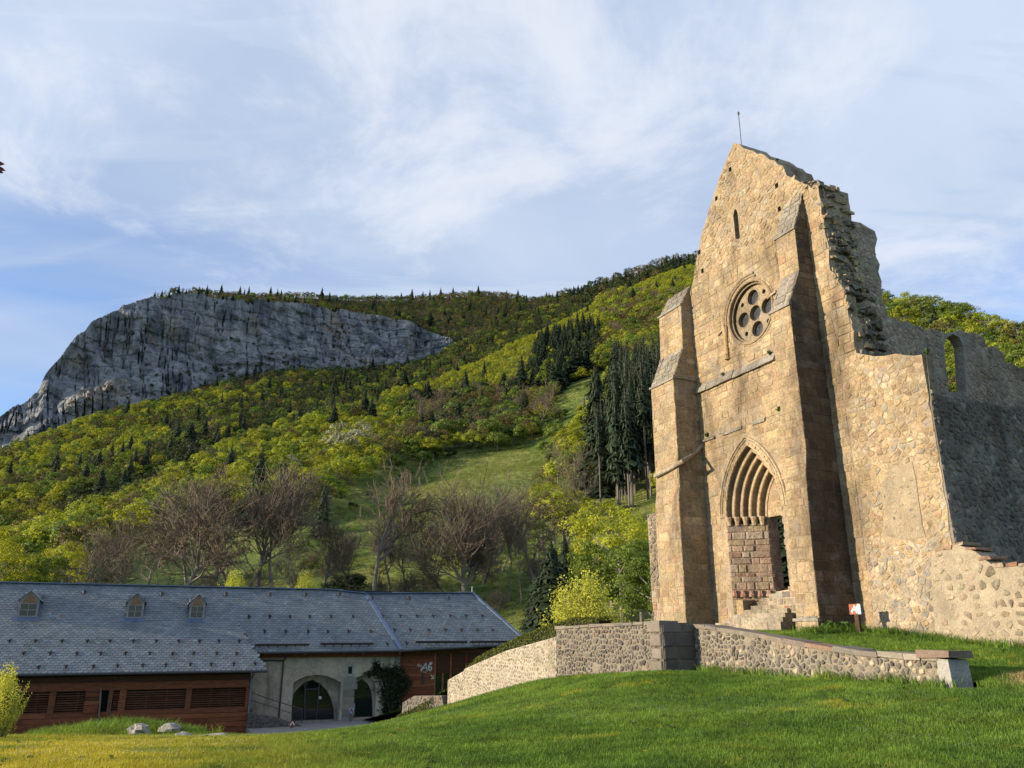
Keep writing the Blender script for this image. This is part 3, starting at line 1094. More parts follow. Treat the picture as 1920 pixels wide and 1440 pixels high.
stone_holes = [[(PC - PHW - 0.26, 0.0)] + arch_pts(PC, PHW + 0.26, PZ0, PH + 0.36) + [(PC + PHW + 0.26, 0.0)], circle(RC, 1.34), slit_hole] + put_holes
nave_poly = clip_s(fac_poly, hi=4.5)
up = clip_s(nave_poly, zlo=15.4)
dn = clip_s(nave_poly, zhi=15.38)
ASH += ashlar(dn, stone_holes, front(0.0), OCHRE, hr=(0.2, 0.34), lr=(0.26, 0.66), joint=0.010, proud=(0.003, 0.030), zcol=fac_pal)
ASH += rubble(up, stone_holes, front(0.0), OCHRE, size=(0.36, 0.15), joint=0.008, proud=(0.004, 0.035), zcol=fac_pal, row_var=0.15)
ASH += ashlar(clip_s(fac_poly, lo=4.52, zlo=9.3), [], front(0.0), OCHRE)
patch = [F(*p) for p in ((1654, 905), (1680, 880), (1711, 867), (1719, 905), (1723, 938), (1736, 1006), (1700, 1012), (1659, 1004))]
PATCH = ragged(patch, 0.08, 0.35, True)
ais = clip_s(fac_poly, lo=4.52, zhi=9.28)


def ais_pal(u, v):
    return PALE if v < 2.6 + random.uniform(-0.6, 0.6) else OCHRE + [(4, (0.45, 0.37, 0.24)), (2, (0.34, 0.30, 0.24))]


RUB += rubble(ais, [PATCH], front(0.0), PALE, size=(0.29, 0.15), joint=0.006, proud=(0.002, 0.032), zcol=ais_pal, jitter=0.5, rnd=0.12, dome=0.006, row_var=0.4)
slab(PATCH, [], 0.03, front(-0.02), (0.36, 0.295, 0.205)).build('mortar_patch', MAT['mortar'], church)
RUB += rubble(PATCH, [], front(-0.02), PALE + [(4, (0.38, 0.315, 0.22))], size=(0.26, 0.2), joint=0.02, proud=(0.004, 0.02), keep=0.6, shrink=0.66)

# left stub of the vanished aisle
st_top = [F(1212, 966), F(1217, 964), F(1228, 968)]
stub = [(-7.75, -1), (-7.85, 2.0)] + ragged([st_top[0], st_top[1], (-6.2, 5.3), (-5.02, 5.5)], 0.06, 0.3) + [(-5.02, -1)]
slab(stub, [], 1.2, front(0.05), CORE_C).build('aisle_stub', MAT['core'], church)
RUB += rubble(clip_s(stub, zlo=2.2), [], front(0.05), LICHEN, size=(0.34, 0.2))
ASH += ashlar(clip_s(stub, zhi=2.18), [], front(0.05), PINK)

# ---- nave side wall and outer aisle wall, running back from the front
SN = 4.63
TAN = [(4, (0.371, 0.294, 0.216)), (2, (0.435, 0.348, 0.259)), (2, (0.294, 0.234, 0.175)), (1, (0.397, 0.288, 0.194))]
nv_px = [(1541, 346), (1553, 375), (1568, 398), (1578, 409), (1592, 413), (1625, 425), (1640, 433), (1645, 448), (1641, 465), (1647, 510), (1653, 560), (1662, 592), (1690, 603), (1725, 612), (1760, 620), (1800, 618), (1828, 624), (1846, 634), (1850, 652), (1864, 648), (1880, 662), (1886, 682), (1920, 690)]
nv_e = ragged([S(*p, SN) for p in nv_px], 0.14, 0.28)
nave_side = nv_e + ragged([nv_e[-1], (11.5, 9.6), (13.0, 9.9), (14.5, 8.4)], 0.15, 0.4)[1:] + [(14.5, -1), (1.4, -1), (1.4, 9.0), (0.25, 9.2), (0.25, 13.5)]
wpts = [S(*p, SN) for p in ((1779, 735), (1770, 648), (1775, 634), (1786, 626), (1798, 632), (1806, 648), (1812, 735))]
slab(nave_side, [wpts], 0.4, side(SN), (0.31, 0.27, 0.22)).build('nave_wall', MAT['core'], church)
win_ring = circle((5.75, 9.9), 0.01, 6)
RUB += rubble(clip_s(nave_side, zlo=5.5), [[(a + (a - 5.75) * 0.12, b + (b - 9.8) * 0.08) for a, b in wpts]], side(SN), TAN, size=(0.30, 0.15), joint=0.008, proud=(0.0, 0.03), jitter=0.5, row_var=0.35, rnd=0.1, dome=0.006)
SA = 7.7
al_px = [(1737, 668), (1741, 700), (1750, 735), (1766, 742), (1785, 746), (1820, 748), (1860, 758), (1920, 765)]
al_e = ragged([S(*p, SA) for p in al_px], 0.06, 0.25)
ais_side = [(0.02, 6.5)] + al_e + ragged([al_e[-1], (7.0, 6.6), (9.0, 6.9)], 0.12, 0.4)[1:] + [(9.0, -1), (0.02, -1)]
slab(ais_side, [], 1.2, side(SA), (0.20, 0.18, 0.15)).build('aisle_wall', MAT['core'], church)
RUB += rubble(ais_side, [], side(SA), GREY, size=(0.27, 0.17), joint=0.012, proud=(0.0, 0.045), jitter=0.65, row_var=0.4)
# broken masonry core showing where the front breaks off
brk = MB()
for k in range(420):
    p = random.choice(right_e[12:])
    t = random.uniform(0.05, 1.4)
    s_ = p[0] + random.uniform(-0.12, 0.07)
    z_ = p[1] + random.uniform(-0.12, 0.06)
    a, b, c = random.uniform(0.05, 0.14), random.uniform(0.06, 0.15), random.uniform(0.045, 0.095)
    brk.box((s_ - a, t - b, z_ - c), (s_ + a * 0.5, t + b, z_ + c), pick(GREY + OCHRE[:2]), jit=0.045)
brk.build('broken_wall_edge', MAT['stone'], church, kind='stuff')

# ---- lower wall that continues to the right of the aisle
lw_px = [(1746, 1042), (1790, 1020), (1812, 1027), (1830, 1035), (1848, 1050), (1862, 1060), (1880, 1064), (1900, 1062), (1920, 1060)]
lw_e = [F(*p, -0.3) for p in lw_px]
lw_e = ragged(lw_e + [(11.2, 1.7), (12.6, 1.3), (14.0, 1.35)], 0.05, 0.3)
low_poly = [(6.72, -1.2), (6.95, 1.2)] + lw_e + [(14.0, -1.2)]
slab(low_poly, [], 0.75, front(-0.3), (0.38, 0.32, 0.235)).build('low_side_wall', MAT['mortar'], church)
RUB += rubble(low_poly, [], front(-0.3), [(5, (0.40, 0.335, 0.24)), (3, (0.44, 0.37, 0.27)), (2, (0.35, 0.295, 0.21)), (0.7, (0.27, 0.24, 0.195))], size=(0.34, 0.26), joint=0.03, proud=(0.006, 0.035), keep=0.72, shrink=0.8)
for i in range(14):
    s_ = 7.5 + i * 0.36
    zz = float(np.interp(s_ + 0.15, [p[0] for p in lw_e], [p[1] for p in lw_e]))
    MB().box((s_, -0.32, zz - 0.02), (s_ + 0.33, 0.42, zz + random.uniform(0.04, 0.12)), pick([(2, (0.36, 0.23, 0.15)), (2, (0.4, 0.33, 0.24)), (1, (0.3, 0.16, 0.1))]), jit=0.035).build('coping_stone', MAT['stone'], church)

# ---- buttresses: profile in (t, z) extruded along the front, dressed stones on the seen faces
def buttress(name, s0, s1, prof, top_t, caps, pal_f, pal_s, core=CORE_C):
    """prof: front edge from the ground up [(t, z)...]; top_t: where the sloping top meets the wall"""
    grp = empty(name, (0, 0, 0), 0, parent=church)
    poly = [(0.02, prof[0][1])] + [tuple(p) for p in prof] + [top_t]
    poly = poly[::-1] if area2(poly) < 0 else poly
    slab(poly, [], s1 - s0, side(s1), core, edge=CORE_C).build('core', MAT['core'], grp)
    st = ashlar(poly, [], side(s1), pal_s, zcol=pal_s if callable(pal_s) else None, hr=(0.25, 0.38), lr=(0.35, 0.8), joint=0.009, proud=(0.003, 0.018))
    for i in range(len(prof)):
        a = prof[i]
        b = prof[i + 1] if i + 1 < len(prof) else top_t
        dz, dt = b[1] - a[1], b[0] - a[0]
        L = math.hypot(dz, dt)
        nrm = (-dz / L, dt / L)                                  # outward, towards the viewer and up

        def fm(u, v, w_, a=a, dz=dz, dt=dt, L=L, nrm=nrm):
            return (u, a[0] + dt * v / L + nrm[0] * w_, a[1] + dz * v / L + nrm[1] * w_)
        rect = [(s0, 0), (s1, 0), (s1, L), (s0, L)]
        if abs(dt) > 0.25 * abs(dz):                             # sloping weathering: lichen-grey slabs with a drip edge
            st += ashlar(rect, [], fm, LICHEN, hr=(0.22, 0.34), lr=(0.25, 0.6), proud=(0.015, 0.05))
            MB().bar(fm(s0 - 0.06, -0.02, 0.0), fm(s1 + 0.05, -0.02, 0.0), 0.12, 0.09, (0.30, 0.28, 0.24)).build('drip_ledge', MAT['stone'], grp)
        else:
            st += ashlar(rect, [], fm, pal_f, hr=(0.25, 0.4), lr=(0.35, 0.8), joint=0.009, proud=(0.004, 0.022))
    return grp, st


lb_prof = [(-1.40, -1.0), (-1.37, 5.4), (-1.27, 6.05), (-1.25, 10.75), (-0.64, 12.2), (-0.56, 14.35)]
lb, st = buttress('left_buttress', -5.12, -3.42, lb_prof, (0.02, 15.35), None, OCHRE, OCHRE)
ASH += st
MB().bar((-3.40, -1.3, 10.8), (-3.40, 0.0, 10.8), 0.1, 0.12, (0.33, 0.30, 0.25)).build('side_ledge', MAT['stone'], lb)
rake = [(F(1230, 893, -1.33), -1.38), (F(1256, 880, -1.33), -1.36), (F(1280, 865, -1.33), -1.34)]
rk = [(p[0], t, p[1]) for p, t in rake] + [(-3.37, S(1300, 852, -3.4)[0], S(1300, 852, -3.4)[1]), (-3.37, S(1316, 836, -3.4)[0], S(1316, 836, -3.4)[1]), (-3.3, -0.05, 7.95)]
MB().tube(rk, [0.1, 0.09, 0.1, 0.08, 0.09, 0.06], 7, (0.42, 0.36, 0.27)).build('raking_mould', MAT['stone'], lb)
rb_prof = [(-1.72, -0.6), (-1.68, 0.55), (-1.62, 0.62), (-1.60, 2.4), (-1.50, 5.2), (-1.36, 5.95), (-1.34, 11.35), (-0.68, 12.8), (-0.66, 14.55)]
DARKST = [(3, (0.151, 0.108, 0.068)), (2, (0.121, 0.086, 0.056)), (2, (0.181, 0.131, 0.083)), (1, (0.086, 0.065, 0.050))]  # dark-stained stone, lowered further to deepen this side's shade
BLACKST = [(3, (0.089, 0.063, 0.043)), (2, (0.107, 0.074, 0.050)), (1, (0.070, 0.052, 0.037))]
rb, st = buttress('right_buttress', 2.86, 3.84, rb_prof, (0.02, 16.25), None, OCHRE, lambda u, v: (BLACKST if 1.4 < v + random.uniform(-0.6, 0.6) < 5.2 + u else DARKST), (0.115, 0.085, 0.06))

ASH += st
# flagstaff-like rod on the gable
rod = MB().tube([(0.5, 0.3, 20.3), (0.52, 0.3, 22.0)], 0.018, 6, (0.3, 0.3, 0.3))
rod.tube([(0.52, 0.3, 22.0), (0.52, 0.3, 22.1), (0.52, 0.3, 22.2)], [0.02, 0.06, 0.02], 8)
rod.build('lightning_rod', MAT['steel'], church)

# ---- string courses
def string_course(z, s0, s1, proud, h, gaps=()):
    s = s0
    while s < s1:
        l = random.uniform(0.5, 0.9)
        e = min(s + l - 0.015, s1)
        if not any(a < (s + e) / 2 < b for a, b in gaps):
            p, hh = proud * random.uniform(0.75, 1.1), h * random.uniform(0.85, 1.1)
            vv = [(s, -0.0, z), (s, -p, z), (s, -p, z + 0.07), (s, -0.0, z + hh), (e, -0.0, z), (e, -p, z), (e, -p, z + 0.07), (e, -0.0, z + hh)]
            vv = [tuple(q + random.gauss(0, 0.008) for q in v) for v in vv]
            MB().add(vv, [(0, 1, 2, 3), (7, 6, 5, 4), (0, 4, 5, 1), (1, 5, 6, 2), (2, 6, 7, 3), (3, 7, 4, 0)], pick(LICHEN)).build('string_course_stone', MAT['stone'], church)
        s += l


string_course(10.15, -3.38, 1.5, 0.15, 0.36)
string_course(7.95, -3.3, 1.75, 0.085, 0.17, [(-2.4, -1.7), (-0.6, -0.2), (0.9, 1.2)])

# ---- portal: five stepped orders, splayed jambs, tympanum, door opening, steps
portal = empty('portal', (0, 0, 0), 0, parent=church)
TS = 0.25
for k in range(1, 6):
    hw, h = arch_in(k)
    R = PR - 0.2 * k
    cx = PC + PHW - PR

    def arc(Rr, hww, hh, n=12):
        a1 = math.acos(max(-1, min(1, (PC - cx) / Rr)))
        Rt = [(cx + Rr * math.cos(a1 * j / n), PZ0 + Rr * math.sin(a1 * j / n)) for j in range(n + 1)]
        return [(2 * PC - x, z) for x, z in Rt] + Rt[-2::-1]
    inner = arc(R, hw, h)
    outer = arc(PR + 0.02, PHW, PH)
    horse = outer + inner[::-1]
    slab(horse, [], TS, front(TS * k), pick([(1, (0.45, 0.34, 0.22))])).build('archivolt', MAT['stone'], portal)
    prev = arc(PR - 0.2 * (k - 1), 0, 0)
    MB().tube([(x, TS * (k - 1) + 0.03, z) for x, z in prev], 0.045, 6, (0.48, 0.37, 0.24)).build('roll_moulding', MAT['stone'], portal)
hood = arc(PR + 0.3, 0, 0)
for rr, th in ((0.29, 0.05), (0.18, 0.035)):
    MB().tube([(x, -0.03, z) for x, z in arc(PR + rr, 0, 0)], th, 6, (0.47, 0.37, 0.24)).build('hood_moulding', MAT['stone'], portal)
# voussoirs of the outer ring
nvs = 16
for sgn in (1, -1):
    a1 = math.acos((PC - cx) / (PR + 0.12))
    for j in range(nvs):
        a, b = a1 * j / nvs + 0.006, a1 * (j + 1) / nvs - 0.006
        q = [(cx + r_ * math.cos(x), PZ0 + r_ * math.sin(x)) for r_, x in ((PR + 0.012, a), (PR + 0.255, a), (PR + 0.255, b), (PR + 0.012, b))]
        if sgn < 0:
            q = [(2 * PC - x, z) for x, z in q]
        s_ = stone_piece(q, front(0.0), pick(OCHRE), random.uniform(0.012, 0.03), 0.012)
        MB().add(s_['v'], s_['f'], s_['col']).build('voussoir', MAT['stone'], portal)
# splayed jambs
SD = 5 * TS
for sgn in (-1, 1):
    so_, si_ = PC + sgn * PHW, PC + sgn * (PHW - 1.0)
    L = math.hypot(1.0, SD)
    jb = MB().add([(so_, 0, -0.6), (si_, SD, -0.6), (so_, SD, -0.6), (so_, 0, 4.32), (si_, SD, 4.32), (so_, SD, 4.32)], [(0, 1, 4, 3), (3, 4, 5), (1, 2, 5, 4), (2, 0, 3, 5)], (0.33, 0.26, 0.19))
    jb.build('jamb_core', MAT['core'], portal)

    def fj(u, v, w_, sgn=sgn, so_=so_, L=L):
        f = u / L
        return (so_ - sgn * f * 1.0 - sgn * w_ * SD / L, f * SD - w_ * 1.0 / L, v)
    for s_ in ashlar([(0, 1.75), (L, 1.75), (L, 4.3), (0, 4.3)], [], fj, PINK, hr=(0.14, 0.34), lr=(0.3, 0.95), joint=0.012, proud=(0.01, 0.06)):
        MB().add(s_['v'], s_['f'], s_['col']).build('jamb_stone', MAT['stone'], portal)
    for s_ in ashlar([(0, -0.3), (L, -0.3), (L, 1.5), (0, 1.5)], [], fj, OCHRE + [(3, (0.42, 0.25, 0.17))], hr=(0.2, 0.36), lr=(0.25, 0.7)):
        MB().add(s_['v'], s_['f'], s_['col']).build('jamb_stone', MAT['stone'], portal)
    for k in range(5):
        # worn capitals above, worn column bases below
        x0, t0 = so_ - sgn * 0.2 * (k + 0.35), TS * (k + 0.35)
        for nm, z0, z1, r0, r1, col in (('capital', 4.26, 4.6, 0.09, 0.15, (0.47, 0.36, 0.24)), ('column_base', 1.5, 1.74, 0.14, 0.10, (0.40, 0.22, 0.16))):
            m = MB().tube([(x0, t0, z0), (x0, t0, z0 + 0.06), (x0, t0, (z0 + z1) / 2), (x0, t0, z1 - 0.07), (x0, t0, z1)], [r0, r0 * 1.05, (r0 + r1) / 2 * 0.9, r1, r1 * 1.02], 8, col)
            m.build(nm, MAT['stone'], portal)
    # inner reveal beside the door
    MB().box((min(si_, si_ + sgn * 0.6), SD + 0.002, -0.6), (max(si_, si_ + sgn * 0.6), SD + 0.5, 4.55), (0.42, 0.30, 0.235)).build('door_reveal', MAT['core'], portal)
    for s_ in ashlar([(SD + 0.02, 1.6), (SD + 0.5, 1.6), (SD + 0.5, 4.5), (SD + 0.02, 4.5)], [], (lambda u, v, w_, si_=si_, sgn=sgn: (si_ - sgn * w_, u, v)), PINK, hr=(0.2, 0.36), lr=(0.2, 0.4), proud=(0.006, 0.025)):
        MB().add(s_['v'], s_['f'], s_['col']).build('reveal_stone', MAT['stone'], portal)
hw5, h5 = arch_in(5)
tym = [(PC - 0.75, 4.56), (PC - 0.75, PZ0 + h5 + 0.1), (PC + 0.75, PZ0 + h5 + 0.1), (PC + 0.75, 4.56)]
slab(tym, [], 0.35, front(SD + 0.04), (0.45, 0.34, 0.215)).build('tympanum', MAT['core'], portal)
for s_ in ashlar(tym, [], front(SD + 0.04), OCHRE, hr=(0.25, 0.36), lr=(0.35, 0.7), proud=(0.006, 0.02)):
    MB().add(s_['v'], s_['f'], s_['col']).build('tympanum_stone', MAT['stone'], portal)

steps = []
for k in range(8):
    t_ = 0.95 - 0.3 * k
    z_ = 1.60 - 0.155 * k
    sl_, sr_ = (PC - 0.62 - 0.13 * k, 0.30) if k < 4 else (-1.45 - 0.16 * (k - 4), 0.98 + 0.2 * (k - 4))
    s = sl_
    while s < sr_ - 0.05:
        l = random.uniform(0.45, 0.95)
        e = min(s + l, sr_)
        if sr_ - e < 0.2:
            e = sr_
        MB().box((s + 0.006, t_, z_ - 0.40), (e - 0.006, t_ + 1.2 if k == 0 else t_ + 0.42, z_), jcol((0.40, 0.34, 0.255), 0.06), jit=0.003).build('step_stone', MAT['stone'], portal)
        s = e
# parapet block between steps and right buttress, small pier on the left
blk = [(0.30, -0.5), (2.9, -0.5), (2.9, 1.5), (1.25, 1.52), (0.95, 1.62), (0.30, 1.58)]
slab(blk, [], 0.5, front(-0.08), (0.47, 0.375, 0.26)).build('parapet_block', MAT['core'], portal)
for s_ in ashlar(blk, [], front(-0.08), PALE + [(1.2, (0.33, 0.20, 0.14))], hr=(0.16, 0.28), lr=(0.2, 0.5), joint=0.012, proud=(0.004, 0.025)):
    MB().add(s_['v'], s_['f'], s_['col']).build('parapet_stone', MAT['stone'], portal)
MB().box((-1.72, -0.25, -0.3), (-1.33, 0.5, 1.36), (0.46, 0.335, 0.19), jit=0.012).build('pier_block', MAT['stone'], portal)

# ---- rose window
rose = empty('rose_window', (0, 0, 0), 0, parent=church)
big = [(RC[0], RC[1])] + [(RC[0] + 0.71 * math.cos(a), RC[1] + 0.71 * math.sin(a)) for a in (0.06, math.pi / 2 + 0.06, math.pi + 0.06, 1.5 * math.pi + 0.06)]
sml = [(RC[0] + 0.93 * math.cos(a), RC[1] + 0.93 * math.sin(a)) for a in (0.85, 2.42, 3.99, 5.56)]
slab(circle(RC, RR + 0.02, 48), [circle(c, 0.325, 24) for c in big] + [circle(c, 0.10, 14) for c in sml], 0.3, front(0.24), (0.33, 0.26, 0.175)).build('tracery', MAT['stone'], rose)
for c in big:
    m = MB()
    for j in range(24):
        a, b = 2 * math.pi * j / 24, 2 * math.pi * (j + 1) / 24
        m.add([(c[0] + r_ * math.cos(x), t_, c[1] + r_ * math.sin(x)) for r_, t_, x in ((0.37, 0.232, a), (0.37, 0.232, b), (0.315, 0.36, b), (0.315, 0.36, a))], [(0, 1, 2, 3)], (0.31, 0.23, 0.14))
    m.build('foil_rim', MAT['stone'], rose, smooth=True)
    MB().add([(x, 0.42, z) for x, z in circle(c, 0.34, 20)], [tuple(range(20))]).build('pane', MAT['leaded'], rose)
arcp = lambda r, a0, a1, t_, n=30: [(RC[0] + r * math.cos(math.radians(a0 + (a1 - a0) * k / n)), t_, RC[1] + r * math.sin(math.radians(a0 + (a1 - a0) * k / n))) for k in range(n + 1)]
for r_, a0, a1, th in ((1.62, 75, 180, 0.06), (1.50, 70, 182, 0.05), (1.31, 0, 360, 0.055), (1.23, 0, 360, 0.045)):
    MB().tube(arcp(r_, a0, a1, -0.02 if r_ > 1.3 else 0.12), th, 7, (0.33, 0.25, 0.16)).build('ring_moulding', MAT['stone'], rose)
xc = RC[0] - 1.56
MB().tube([(xc, -0.06, 12.5), (xc, -0.06, 12.42), (xc, -0.06, 12.2), (xc, -0.06, 12.15)], [0.15, 0.15, 0.10, 0.09], 8, (0.46, 0.34, 0.21)).build('shaft_capital', MAT['stone'], rose)
MB().tube([(xc, -0.06, 12.15), (xc, -0.06, 11.15), (xc, -0.06, 11.05)], [0.095, 0.095, 0.12], 10, (0.44, 0.30, 0.16)).build('shaft', MAT['stone'], rose)
MB().bar((xc - 0.5, -0.04, 12.3), (xc - 0.12, -0.04, 12.45), 0.09, 0.06, (0.46, 0.35, 0.22)).build('mould_fragment', MAT['stone'], rose)
MB().bar((1.45, -0.05, 12.75), (1.95, -0.05, 12.85), 0.1, 0.09, (0.46, 0.36, 0.23)).build('mould_fragment', MAT['stone'], rose)
for j in range(26):
    a, b = 2 * math.pi * j / 26 + 0.012, 2 * math.pi * (j + 1) / 26 - 0.012
    q = [(RC[0] + r_ * math.cos(x), RC[1] + r_ * math.sin(x)) for r_, x in ((1.29, a), (1.44, a), (1.44, b), (1.29, b))]
    s_ = stone_piece(q, front(0.0), pick(OCHRE), 0.02, 0.008)
    MB().add(s_['v'], s_['f'], s_['col']).build('voussoir', MAT['stone'], rose)

place_stones(ASH, 'dressed_stone', MAT['stone'], church, 300, 'dressed_stonework', CORG, RZ_CH)
place_stones(RUB, 'rubble_stone', MAT['stone'], church, 300, 'rubble_stonework', CORG, RZ_CH)

# ------------------------------------------------------------------ retaining walls below the church
BASALT = [(4, (0.129, 0.116, 0.104)), (3, (0.168, 0.152, 0.132)), (2, (0.097, 0.087, 0.081)), (1.2, (0.207, 0.180, 0.148)), (0.5, (0.194, 0.136, 0.100))]
CREAM = [(4, (0.352, 0.296, 0.216)), (3, (0.288, 0.248, 0.192)), (2, (0.384, 0.336, 0.264)), (1, (0.240, 0.216, 0.184)), (0.6, (0.336, 0.240, 0.168))]


def wall_run(name, p0, p1, z0, ztop, thick, label, pal, mcol, size, flip=1, keep=1.0, shrink=1.0, cope=None, cols=None, limit=300, proud=(0.012, 0.05)):
    """free-standing rubble wall from p0 to p1; ztop: [(u, z)...] along it; faces the camera side"""
    p0, p1 = np.array(p0), np.array(p1)
    L = float(np.linalg.norm(p1 - p0))
    d = (p1 - p0) / L
    rz = math.atan2(d[1], d[0])
    root = empty(name, (p0[0], p0[1], 0), rz, label, 'wall')
    root['kind'] = 'thing'
    poly = [(0, z0[0]), (L, z0[1])] + [(u, z) for u, z in ztop[::-1]]
    fm = lambda u, v, w_: (u, -w_ * flip, v)
    slab(poly, [], thick, fm, mcol).build('mortar', MAT['mortar'], root)
    st = rubble(poly, [], fm, pal, size=size, joint=0.012, proud=proud, keep=keep, shrink=shrink, zcol=cols, jitter=0.7, row_var=0.45, rnd=0.17)
    place_stones(st, 'stone', MAT['rubble'], root, limit, 'stonework', (p0[0], p0[1], 0), rz)
    if cope:
        us, zs = [q[0] for q in ztop], [q[1] for q in ztop]
        u = 0.0
        while u < L - 0.05:
            l = random.uniform(0.45, 0.95)
            e = min(u + l, L)
            if L - e < 0.25:
                e = L
            za, zb = np.interp(u, us, zs), np.interp(e, us, zs)
            h = cope * random.uniform(0.85, 1.15)
            o_ = 0.07
            vv = [(u + 0.008, -o_ * flip, za + 0.004), (e - 0.008, -o_ * flip, zb + 0.004), (e - 0.008, (thick + o_) * flip, zb + 0.004), (u + 0.008, (thick + o_) * flip, za + 0.004)]
            vv += [(q[0], q[1] * 0.97, q[2] + h) for q in vv]
            vv = [tuple(c + random.gauss(0, 0.009) for c in q) for q in vv]
            MB().add(vv, [(0, 3, 2, 1), (4, 5, 6, 7), (0, 1, 5, 4), (1, 2, 6, 5), (2, 3, 7, 6), (3, 0, 4, 7)], pick([(4, (0.19, 0.17, 0.145)), (2, (0.235, 0.205, 0.17)), (0.5, (0.26, 0.175, 0.13))])).build('coping_stone', MAT['rubble'], root)
            u = e
    return root, rz, L


# right section: level foot, falling top
ww, rzw, LW_ = wall_run('retaining_wall', W_RET, W_END, (-1.5, -1.5), [(0, 0.27), (2.2, 0.06), (4.4, -0.22), (6.4, -0.42), (8.3, -0.48)], 0.5,
                        'low rubble wall with stone coping sloping down in front of the church steps', BASALT, (0.27, 0.24, 0.185), (0.185, 0.145), cope=0.12,
                        cols=lambda u, v: BASALT if random.random() < 0.8 - 0.045 * u else PALE[:3] + BASALT[:2], keep=0.98, shrink=0.97)
endb = MB()
vv = [(LW_ - 0.02, -0.05, -1.4), (LW_ + 0.30, -0.06, -1.4), (LW_ + 0.32, 0.54, -1.4), (LW_ - 0.02, 0.52, -1.4), (LW_ - 0.02, -0.05, -0.42), (LW_ + 0.24, -0.04, -0.44), (LW_ + 0.26, 0.52, -0.44), (LW_ - 0.02, 0.52, -0.42)]
endb.add(vv, [(0, 3, 2, 1), (4, 5, 6, 7), (0, 1, 5, 4), (1, 2, 6, 5), (2, 3, 7, 6), (3, 0, 4, 7)], (0.38, 0.37, 0.345)).build('end_block', MAT['mortar'], ww)
MB().box((LW_ - 0.45, -0.12, -0.40), (LW_ + 0.34, 0.58, -0.27), (0.22, 0.165, 0.13), jit=0.025).build('coping_stone', MAT['rubble'], ww)
# left section in front, with a corner return whose shade is put into its colours
w2, rz2, L2 = wall_run('corner_wall', W_STEP, W_CORN, (-1.9, -1.4), [(0, 0.28), (3.4, 0.33), (6.8, 0.36)], 0.55,
                       'rubble terrace wall with shade-darkened corner stones left of the church steps', BASALT, (0.25, 0.22, 0.17), (0.17, 0.14), cope=0.10, keep=0.98, shrink=0.97)
ca_, sa_ = math.cos(-rz2), math.sin(-rz2)
rt = W_RET - W_CORN
rl = (ca_ * rt[0] - sa_ * rt[1], sa_ * rt[0] + ca_ * rt[1])
rlen = math.hypot(*rl)
ang = math.atan2(rl[1], rl[0])
fret = lambda u, v, w_: (L2 + math.cos(ang) * u + math.sin(ang) * (w_ + 0.012), math.sin(ang) * u - math.cos(ang) * (w_ + 0.012), v)
ret = [(0.0, -1.5), (rlen + 0.1, -1.5), (rlen + 0.1, 0.42), (0.0, 0.42)]
slab(ret, [], 0.4, fret, (0.17, 0.155, 0.135)).build('corner_return', MAT['mortar'], w2)
zq = -1.4
for hgt in (0.34, 0.42, 0.36, 0.40, 0.3):
    cut = random.uniform(0.35, 0.75)
    for a, b in ((0.0, cut), (cut, rlen)):
        s_ = stone_piece([(a + 0.02, zq + 0.02), (b - 0.02, zq + 0.02), (b - 0.02, zq + hgt - 0.02), (a + 0.02, zq + hgt - 0.02)], fret, pick([(2, (0.12, 0.11, 0.10)), (1, (0.17, 0.155, 0.135))]), 0.03, 0.03)
        MB().add(s_['v'], s_['f'], s_['col']).build('corner_stone', MAT['rubble'], w2)
    fl = lambda u, v, w_: (u, -w_, v)
    s_ = stone_piece([(L2 - random.uniform(0.5, 0.8), zq + 0.02), (L2 - 0.01, zq + 0.02), (L2 - 0.01, zq + hgt - 0.02), (L2 - random.uniform(0.5, 0.8), zq + hgt - 0.02)], fl, pick([(2, (0.17, 0.15, 0.13)), (1, (0.24, 0.21, 0.18))]), 0.075, 0.03)
    MB().add(s_['v'], s_['f'], s_['col']).build('corner_stone', MAT['rubble'], w2)
    zq += hgt
# pale lower wall running down to the left
w3, rz3, L3 = wall_run('pale_garden_wall', W_LEFT1, W_STEP + np.array((-0.02, 0.04)), (-4.2, -1.9), [(0, -2.0), (2.2, -1.5), (2.21, -1.42), (7, -0.55), (L_ := 11.7, 0.02)], 0.5,
                       'pale rubble garden wall with hedge behind stepping down to the left', CREAM, (0.44, 0.40, 0.325), (0.17, 0.15), keep=0.95, shrink=0.9, proud=(0.008, 0.03))
w4, rz4, L4 = wall_run('end_wall', W_LEFT2 + np.array((-1.2, 0.4)), W_LEFT1 + np.array((-0.05, 0.1)), (-5.2, -4.0), [(0, -3.3), (1.2, -2.9), (3.9, -2.75)], 0.5,
                       'short grey rubble wall end beside the red timber panel', BASALT, (0.19, 0.17, 0.14), (0.2, 0.2), keep=0.97, shrink=0.95)

# ------------------------------------------------------------------ the long slate-roofed building
B0 = np.array((-12.8, 57.0))
BX, BY = N, -E
RZ_B = math.atan2(BX[1], BX[0])
barn = empty('slate_roofed_building', (B0[0], B0[1], 0), RZ_B, 'long stone and timber building with grey slate roof and three dormers', 'building')


def B(px, py, Y=0.0):
    P = B0 + BY * Y
    p = hit(px, py, (P[0], P[1], 0), (BY[0], BY[1], 0))
    return (float((p[:2] - B0) @ BX), float(p[2]))


def roof_hit(px, py, Y0, z0, k):
    r = ray(px, py)
    lam = (z0 - k * Y0 - k * (B0 @ BY)) / (r[2] - k * (r[:2] @ BY))
    p = r * lam
    return float((p[:2] - B0) @ BX), float((p[:2] - B0) @ BY), float(p[2])


RM = (-0.8, -0.92, 0.75)          # main roof: Y, z of the eave, slope
RW = (1.75, 0.9925, 0.60)         # catslide over the timber wing, starts part way down


